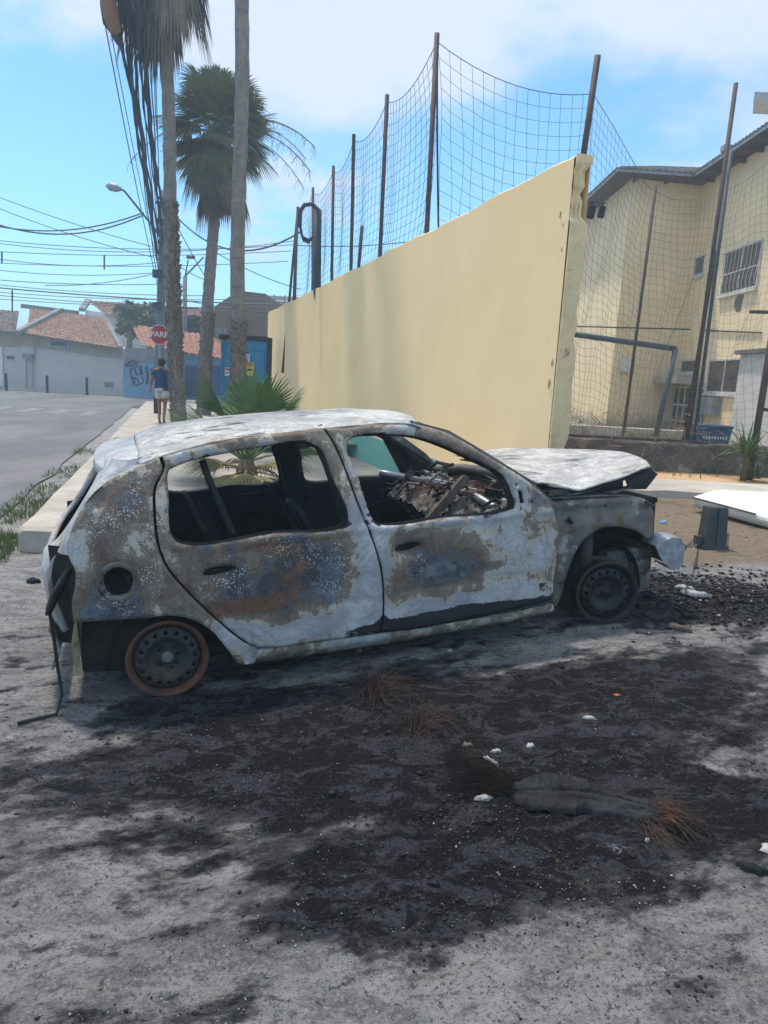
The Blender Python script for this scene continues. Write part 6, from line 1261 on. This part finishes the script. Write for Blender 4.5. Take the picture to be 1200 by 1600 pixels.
for i, k in enumerate(keys): r = RD_[k]*PS; ly.data[i].radius = (r*(1.25 if k in ('ch', 'sh', 'pel', 'ab') else 1), r*(.85 if k in ('ch', 'sh', 'pel', 'ab') else 1)); ly.data[i].use_root = (k == 'pel')
ss = bo_.modifiers.new('sub', 'SUBSURF'); ss.levels = 2; ss.render_levels = 2
def loft(mb, rings, n=20, cap=False):
    G = []
    for c, rx, ry in rings: G.append([Vector((c[0]+rx*cos(2*pi*k/n), c[1]+ry*sin(2*pi*k/n), c[2]))*PS for k in range(n+1)])
    mb.grid(G)
    if cap: mb.add(G[-1][:-1], [tuple(range(n))])
b = MB(); loft(b, [((.01, 0, .86), .20, .14), ((0, 0, .95), .185, .135), ((0, .0, 1.08), .165, .125), ((0, 0, 1.22), .185, .13), ((0, 0, 1.34), .20, .12), ((0, 0, 1.40), .16, .10), ((0, 0, 1.44), .085, .075)])
def sleeve(s): return [Vector((s*.13, 0, 1.39))*PS, Vector((s*.20, -.0, 1.33))*PS, Vector((s*.238, -.01, 1.22))*PS]
b.tube(sleeve(-1), [.075*PS, .075*PS, .07*PS], 12); b.tube(sleeve(1), [.075*PS, .075*PS, .07*PS], 12); o = b.build('shirt', 'navy', PE, True); o.modifiers.new('s', 'SUBSURF').render_levels = 1
b = MB(); loft(b, [((0, 0, .97), .165, .125), ((0, 0, .90), .185, .14), ((0, 0, .84), .19, .14)]); 
for s in (-1, 1): b.tube([Vector((s*.085, 0, .90))*PS, Vector((s*.09, .03*(-s), .78))*PS, Vector((s*.09, .05*(-s), .66))*PS], [.10*PS, .105*PS, .10*PS], 14)
b.build('shorts', 'shorts', PE, True)
b = MB(); loft(b, [((0, .015, 1.575), .095, .108), ((0, .015, 1.62), .098, .108), ((0, .015, 1.67), .078, .088), ((0, .015, 1.70), .035, .04), ((0, .015, 1.705), .003, .003)]); b.add([Vector(q_)*PS for q_ in ((-.07, .10, 1.60), (.07, .10, 1.60), (.05, .19, 1.585), (-.05, .19, 1.585))], [(0, 1, 2, 3)]); b.build('cap', 'capcloth', PE, True)
b = MB(); loft(b, [((0, -.03, 1.50), .06, .06), ((0, -.02, 1.56), .088, .09), ((0, .0, 1.60), .09, .10)]); b.build('hair', 'capcloth', PE, True)
b = MB()
for k, (x, y, z) in (('l', J['lf']), ('r', J['rf'])): b.box(Vector((x, y-.04, z-.012))*PS, (.09*PS, .24*PS, .035*PS))
b.build('sandals', 'capcloth', PE) if False else None
for f in ('lf', 'rf'):
    x, y, z = J[f]; b = MB(); b.box(Vector((x, y-.04, .012))*PS, (.085*PS, .23*PS, .022*PS)); bevel(b.build('sandal', 'tanband', PE), .008)
# dark bag or bollard by the person's legs
p = V(246, 634, 21.5); b = MB((p.x, 21.5, TOP)); b.tube([(p.x, 21.5, TOP), (p.x, 21.5, TOP+.62)], .11, 10); o = b.build('bollard', 'char_soft', smooth=True); o.location = (p.x, 21.5, TOP); tag(o, 'short thick dark post on the pavement just beyond the person', 'bollard')

# ------------------------------------------------------------------ things lying by the car front
bp = onground(1111, 857); bp.z = gh(bp.x, bp.y)-.005; BX = empty('plastic_casing', tuple(bp)); BX.rotation_euler = (radians(-3), 0, radians(8)); tag(BX, 'dark grey ribbed plastic casing standing upright beneath the white panel edge', 'casing')
MAT['bplastic'] = weathered('dark_grey_plastic', (.045, .055, .065), (.065, .075, .085), 5, .5, 0, [((.13, .12, .11), 3, .6, .72)], .15)
b = MB(); H_ = .37; prof = [(-.135, 0), (.115, 0), (.10, .03), (.085, H_), (-.075, H_), (-.10, .03)]
b.prism([(x, -.07, z) for x, z in prof], (0, .15, 0)); o = b.build('casing_body', 'bplastic', BX); bevel(o, .012)
b = MB(); b.b2((-.01, -.082, .03), (.0, -.0705, H_-.02)); b.b2((-.085, -.078, .27), (.08, -.0705, .277)); b.b2((-.13, -.085, -.0), (.11, -.0705, .035)); b.build('moulded_ridge', 'bplastic', BX)
for k in range(7): b = MB(); b.b2((.095, -.06, .04+.016*k), (.122, .06, .047+.016*k)); b.build('rib', 'bplastic', BX)
b = MB(); b.box((-.13, .0, .07), (.05, .07, .07)); b.build('side_lug', 'bplastic', BX)
cc = CARM@Vector((3.10, -.55, .15)); b = MB(tuple(cc)); e_ = bp+Vector((-.13, 0, .05))
for k in range(3): b.tube([cc+Vector((0, 0, -.01*k)), cc.lerp(e_, .35)+Vector((0, .0, .02-.03*k)), cc.lerp(e_, .7)+Vector((0, 0, -.03+.03*k)), e_], .005, 5)
o = b.build('trailing_wire', 'cable', smooth=True); o.location = cc; tag(o, 'dark wires trailing from the car nose to the grey plastic casing', 'wire')
# big white panel lying tilted on the ground
q0, q1, q2, q3 = V(1082, 777, 8.1), V(1300, 836, 6.6), V(1310, 764, 9.4), V(1155, 768, 9.2)
for q_ in (q0, q1, q2, q3): q_.z = max(q_.z, .36)
ctr = (q0+q1+q2+q3)/4; WPN = empty('loose_body_panel', (ctr.x, ctr.y, .3)); tag(WPN, 'large white car body panel lying tilted on the ground at the right edge', 'panel'); org = (ctr.x, ctr.y, .3)
b = MB(org); G = []
for u in np.linspace(0, 1, 24):
    row = []
    for v in np.linspace(0, 1, 16): p = (q0.lerp(q1, u)).lerp(q3.lerp(q2, u), v); p = p+Vector((0, 0, .05*sin(pi*v)+.015*float(fbm(np.array([u*4.]), np.array([v*3.]), 3)))); row.append(p)
    G.append(row)
b.grid(G); MAT['panelwhite'] = weathered('scuffed_white_paint', (.66, .70, .74), (.54, .58, .62), 1.5, .45, 0, [((.36, .38, .40), 3, .60, .74)], .1)
o = b.build('outer_skin', 'panelwhite', WPN, True); solid(o, .012)
b = MB(org); b.grid([[q0.lerp(q1, u)+Vector((0, .02*k, -.012-.045*k)) for k in (0, 1, 2)] for u in np.linspace(0.02, 1, 20)]); o = b.build('folded_edge', 'panelwhite', WPN, True); solid(o, .01)
b = MB(org); b.tube([q0+Vector((0, -.004, .0)), q0.lerp(q1, .25)+Vector((0, -.006, .004)), q0.lerp(q1, .5)+Vector((0, -.006, .004))], .008, 5); b.build('rusty_lip', 'rust', WPN)
b = MB(org)
for u, v in ((.1, .5), (.6, .1), (.9, .8), (.5, .9)): p = (q0.lerp(q1, u)).lerp(q3.lerp(q2, u), v); b.tube([Vector((p.x, p.y, gz(p.x, p.y)-.02)), p-Vector((0, 0, .01))], .05, 6)
b.build('underside_bracket', 'char_soft', WPN)

# ------------------------------------------------------------------ foreground remains
# burnt tyre carcass
ta, tb = onground(800, 1238), onground(1028, 1278); tc_ = (ta+tb)/2; TY = empty('burnt_tyre_remains', tuple(tc_)); tag(TY, 'charred ridged tyre carcass lying flat in the black ash, frayed at both ends', 'tyre')
MAT['tyre'] = weathered('charred_rubber', (.007, .008, .010), (.017, .020, .024), 7, .68, 0, [((.024, .028, .033), 8, .57, .64)], .6, .004, 90, spec=.16)
ax = (tb-ta).normalized(); sd_ = Vector((-ax.y, ax.x, 0)); Lg = (tb-ta).length; b = MB(tuple(tc_)); G = []; NU, NV = 150, 44; tb0 = np.mean([gh(ta.x+.02*k, ta.y+.02*k) for k in range(-3, 4)])+.004; tb1 = np.mean([gh(tb.x+.02*k, tb.y+.02*k) for k in range(-3, 4)])+.004
for i in range(NU+1):
    u = i/NU; row = []; half = .112*float(np.interp(u, [0, .06, .18, .45, .62, .8, .95, 1], [.35, .70, 1, .95, .72, .60, .52, .30]))*(1+.16*float(fbm(np.array([u*9]), np.array([2.]), 4))); cl_ = ta+ax*u*Lg+sd_*(.035*sin(u*3.4)-.01); base = tb0*(1-u)+tb1*u
    for j in range(NV+1):
        v = j/NV*2-1; hgt = .034*max(0, 1-abs(v)**3)**.5*(.5+.5*min(1, u*7))*(1 if u < .93 else max(.3, 1-(u-.93)*6))
        rid = .010*abs(sin((u*44+v*2.6+.8*v*v)))*float(np.interp(u, [0, .06, .55, .68], [0, 1, 1, .12]))*(1/(1+math.exp(-(v+.05)*9)))*max(0, 1-v**4); fold = -.016*math.exp(-((v+.12-.5*(u-.4))/.07)**2)-.010*math.exp(-((v+.55-.2*u)/.06)**2)
        nz_ = .010*float(fbm(np.array([u*12]), np.array([v*4]), 4))
        row.append(cl_+sd_*(v*half+.006*float(fbm(np.array([u*20]), np.array([7.]), 2)))+Vector((0, 0, base-cl_.z-.006+hgt+(rid+fold)*min(1, hgt/.03)+nz_)))
    G.append(row)
b.grid(G); b.build('tread', 'tyre', TY, True)
def wires(mb, c, d, n, L0, spread, r, rnd, up=.06, curl=.5):
    for k in range(n):
        a = atan2(d.y, d.x)+rnd.gauss(0, spread); l = L0*rnd.uniform(.4, 1.1); p = c+Vector((rnd.uniform(-.03, .03), rnd.uniform(-.05, .05), .005)); pts = [p.copy()]; z0 = rnd.uniform(0, up)
        for s in range(7):
            a += rnd.gauss(0, .10)*curl; p = p+Vector((cos(a), sin(a), 0))*l/7; q_ = p.copy(); q_.z = gh(p.x, p.y)+.006+z0*sin(pi*min(1, (s+1)/7.5)); pts.append(q_)
        mb.tube(pts, r, 3, cap=False)
MAT['wire'] = weathered('rusty_tyre_wire', (.06, .034, .026), (.035, .026, .024), 9, .85, 0, [((.15, .07, .035), 6, .60, .72)], bump=0)
wr = random.Random(9)
b = MB(tuple(tc_)); wires(b, tb-ax*.02, ax, 90, .17, .55, .0009, wr, .05); wires(b, tb-ax*.05-sd_*.06, (ax-sd_*.7), 40, .14, .4, .0009, wr, .03); b.build('frayed_wire', 'wire', TY, fixn=False)
b = MB(tuple(tc_)); wires(b, ta+ax*.03, -ax, 130, .30, .30, .0009, wr, .03); wires(b, ta+sd_*.02, (-ax+sd_*.6), 80, .36, .30, .0009, wr, .03); b.build('frayed_wire', 'wire', TY, fixn=False)
for px, py, n, L0, lb in ((590, 1085, 200, .20, 'tangle of thin rusty wires on the ash between the car and camera'), (655, 1140, 120, .22, 'sparse rusty wire wisps left of the tyre remains')):
    c = onground(px, py); b = MB(tuple(c)); wires(b, c, Vector((.3, 1, 0)), n, L0, 1.6, .0009, wr, .09, 1.6); o = b.build('wire_tangle', 'wire', fixn=False); o.location = c; tag(o, lb, 'wire', 'rusty wire tangles')
# small bright fragments, each a thing
MAT['alu'] = weathered('melted_aluminium', (.36, .375, .39), (.22, .23, .24), 30, .6, .1, [((.10, .10, .10), 30, .62, .72)], .4, .004, 80)
MAT['orangebit'] = weathered('orange_plastic_scrap', (.50, .11, .04), (.4, .09, .04), 20, .6); MAT['pebble'] = weathered('white_pebble', (.40, .385, .35), (.28, .27, .25), 30, .85)
MAT['flatmetal'] = weathered('grey_scrap_metal', (.16, .19, .22), (.09, .10, .12), 14, .6)
def scrap(px, py, sx, sy, h, ang, mat, label, name='melted_scrap', seed=0, cat='scrap'):
    c = onground(px, py); c.z = gh(c.x, c.y); R2 = random.Random(seed+px); n = 13; b = MB(); G = []
    rr_ = [1+R2.uniform(-.45, .35) for _ in range(n)]
    for t, hz in ((1.0, 0), (.92, .6), (.6, 1), (.25, .9)):
        G.append([Vector((cos(2*pi*k/n)*sx*.85*t*rr_[k % n], sin(2*pi*k/n)*sy*.85*t*rr_[(k*3) % n], hz*h*R2.uniform(.6, 1.2))) for k in range(n)]); G[-1].append(G[-1][0])
    b.grid(G); b.add(G[-1][:-1], [tuple(range(n))]); o = b.build(name, mat, smooth=True); o.location = c; o.rotation_euler = (0, 0, radians(ang)); tag(o, label, cat, 'scraps scattered on the burnt ground'); return o
scrap(755, 1252, .034, .018, .014, 10, 'alu', 'jagged white melted scrap just left of the tyre remains'); scrap(768, 1195, .05, .008, .016, -50, 'alu', 'thin bent pale strip standing above the left end of the tyre')
scrap(776, 1176, .028, .009, .012, 10, 'alu', 'flat pale flake beyond the thin bent strip'); scrap(829, 1166, .02, .02, .012, 30, 'alu', 'cluster like pale lump behind the tyre remains')
scrap(921, 1124, .03, .010, .012, -10, 'alu', 'lone pale flake midway between front wheel and tyre remains'); scrap(963, 1090, .018, .009, .006, 0, 'orangebit', 'bright orange plastic scrap on the dark paving'); scrap(1011, 1315, .0085, .0085, .014, 0, 'pebble', 'tiny round white pebble below the tyre wires', 'pebble', cat='pebble')
scrap(1200, 1332, .03, .03, .012, 0, 'pebble', 'round pale stone cut by the right edge of the photo', 'pebble', cat='pebble'); scrap(1088, 936, .11, .05, .03, -20, 'alu', 'largest white melted lump right of the front wheel'); scrap(1070, 924, .09, .02, .025, -35, 'alu', 'narrow white tail joined towards the largest melted lump')
scrap(730, 1165, .03, .02, .012, 0, 'ashybar', 'brown crumbly clod left of the pale flakes'); scrap(640, 1300, .05, .03, .02, 0, 'tyre', 'charred lump in the middle of the black patch'); scrap(1180, 1365, .05, .018, .02, -20, 'tyre', 'black oval chunk near the right edge')

scrap(560, 1017, .02, .012, .01, 0, 'alu', 'small white chip below the rear door'); scrap(703, 1018, .022, .012, .01, 0, 'pebble', 'pale chip below the sill middle', 'pebble', cat='pebble'); scrap(1060, 985, .10, .02, .03, -40, 'ashybar', 'brown stick on the ash right of the front wheel'); scrap(985, 925, .12, .05, .05, 10, 'tanband', 'tan crumpled scrap close behind the front wheel')
scrap(52, 912, .05, .035, .04, 0, 'tyre', 'black clod on the dirt left of the car tail'); scrap(98, 1062, .02, .012, .012, 0, 'orangebit' if False else 'pebble', 'tan chip below the hanging cable', 'pebble', cat='pebble'); scrap(1035, 818, .05, .03, .03, 0, 'bluewash', 'small blue scrap resting on the sand beyond the car nose')

def rockshape(n_, seed):
    r = np.random.default_rng(seed); return r
def litter(name, pts, size, flat, mat, seed):
    """many tiny irregular chips joined in one mesh; pts (n,3), size (n,)"""
    r = np.random.default_rng(seed); n = len(pts); base = np.array([[1, 0, 0], [-.3, .9, 0], [-.8, -.5, 0], [.2, -.8, .1], [.1, .0, 1], [0, 0, -.5]]); F = np.array([[0, 1, 4], [1, 2, 4], [2, 3, 4], [3, 0, 4], [1, 0, 5], [2, 1, 5], [3, 2, 5], [0, 3, 5]])
    v = base[None]*(1+r.uniform(-.45, .45, (n, 6, 3))); v[:, :, 2] *= flat[:, None] if isinstance(flat, np.ndarray) else flat
    a = r.uniform(0, 2*pi, n); t = r.normal(0, .35, n); ca_, sa_ = np.cos(a), np.sin(a); v = v*size[:, None, None]; y2 = v[:, :, 1]*np.cos(t)[:, None]-v[:, :, 2]*np.sin(t)[:, None]; z2 = v[:, :, 1]*np.sin(t)[:, None]+v[:, :, 2]*np.cos(t)[:, None]
    x3 = v[:, :, 0]*ca_[:, None]-y2*sa_[:, None]; y3 = v[:, :, 0]*sa_[:, None]+y2*ca_[:, None]; V3 = np.stack([x3, y3, z2], -1)+pts[:, None, :]
    me = fastmesh(name, V3.reshape(-1, 3), (F[None]+6*np.arange(n)[:, None, None]).reshape(-1, 3)); return tag(link(name, me, mat), kind='stuff')
def scatter(n, cond, seed, x0=-3.2, x1=4.4, y0=1.15, y1=7.5, pw=1.7):
    r = np.random.default_rng(seed); y = y0+(y1-y0)*r.random(n*6)**pw; x = (r.random(n*6)*2-1)*(.62*y+.35); k = (x > x0) & (x < x1); x, y = x[k], y[k]
    c, z = charat(x, y); p = cond(x, y, c); k = r.random(len(x)) < p; x, y, z = x[k][:n], y[k][:n], z[k][:n]; return np.stack([x, y, z+.001], 1)
def clus(x, y, f, s): return np.clip(fbm(x*f+s, y*f-s, 3)*2.5, 0, 1)
MAT['chipdark'] = weathered('char_flakes', (.008, .0085, .010), (.022, .022, .026), 60, .65, 0, bump=0); MAT['glasschip'] = weathered('crazed_glass_chips', (.20, .30, .33), (.30, .38, .40), 90, .25, 0, bump=0, spec=.7); MAT['ashchip'] = weathered('ash_crumbs', (.36, .355, .35), (.20, .19, .185), 50, .9, bump=0); MAT['brownchip'] = weathered('brown_crumbs', (.17, .12, .085), (.09, .07, .055), 40, .9, bump=0)
isg = lambda x, y: ~((x > kerbx(y)-.1) & (y > 5.75) & (x < 1.8))
P_ = scatter(16000, lambda x, y, c: np.clip(c*1.5-.25, 0, 1)*(.15+clus(x, y, 3.1, 21))*isg(x, y), 1); litter('char_flake_litter', P_, (.0011+.009*RNG.random(len(P_))**4)*(1+1.5*(RNG.random(len(P_)) < .03)), .30, 'chipdark', 1)
P_ = scatter(7000, lambda x, y, c: clus(x, y, 1.6, 3)*(.1+c)*isg(x, y)*(y < 5), 2); litter('dark_crumb_litter', P_, (.001+.005*RNG.random(len(P_))**3), .4, 'chipdark', 2)
P_ = scatter(1700, lambda x, y, c: clus(x, y, 2.3, 9)**3*(y < 4.5)*(x < 1.3), 3, y1=4.5); litter('glass_chip_litter', P_, .0008+.0034*RNG.random(len(P_))**3, .5, 'glasschip', 3)
P_ = scatter(3200, lambda x, y, c: (.03+clus(x, y, 2.9, 5)**2)*(.3+c)*isg(x, y), 4); litter('ash_crumb_litter', P_, .0008+.005*RNG.random(len(P_))**4, .5, 'ashchip', 4)
P_ = scatter(3000, lambda x, y, c: (.1+clus(x, y, 2.1, 15))*(.3+c)*isg(x, y), 5); litter('brown_crumb_litter', P_, RNG.uniform(.0015, .005, len(P_)), .5, 'brownchip', 5)
# coarse burnt debris in front of the nose
r = np.random.default_rng(12); c0 = onground(1110, 930); n = 2600; x = c0.x+r.normal(0, .62, n); y = c0.y+r.normal(0, .34, n)+.1*(x-c0.x); k = (x > 1.35) & (y < 5.6); x, y = x[k], y[k]; _, z = charat(x, y)
litter('burnt_debris', np.stack([x, y, z+.004], 1), r.uniform(.006, .032, len(x))*r.random(len(x))**.5, .5, 'chipdark', 6)
k = r.random(len(x)) < .05; litter('pale_debris', np.stack([x[k]+.03, y[k], z[k]+.012], 1), r.uniform(.004, .018, k.sum()), .4, 'ashchip', 7)
n = 900; x = r.uniform(1.8, 5.5, n); y = r.uniform(4.9, 9.0, n); _, z = charat(x, y); litter('sand_litter', np.stack([x, y, z+.002], 1), r.uniform(.003, .02, n)*r.random(n), .5, 'brownchip', 8)

# ------------------------------------------------------------------ bluish haze volume, partly standing in for a lens flare veil
hm = bpy.data.materials.new('haze'); hm.use_nodes = True; hN = hm.node_tree.nodes
for n in list(hN): hN.remove(n)
ho = hN.new('ShaderNodeOutputMaterial'); hv = hN.new('ShaderNodeVolumePrincipled'); hv.inputs['Color'].default_value = (.66, .86, 1, 1); hv.inputs['Density'].default_value = .005; hv.inputs['Anisotropy'].default_value = .3
hm.node_tree.links.new(hv.outputs[0], ho.inputs['Volume'])
b = MB(); b.b2((-262, -62, -1.2), (262, 332, 16)); MAT['haze'] = hm; tag(b.build('haze', 'haze'), kind='stuff')
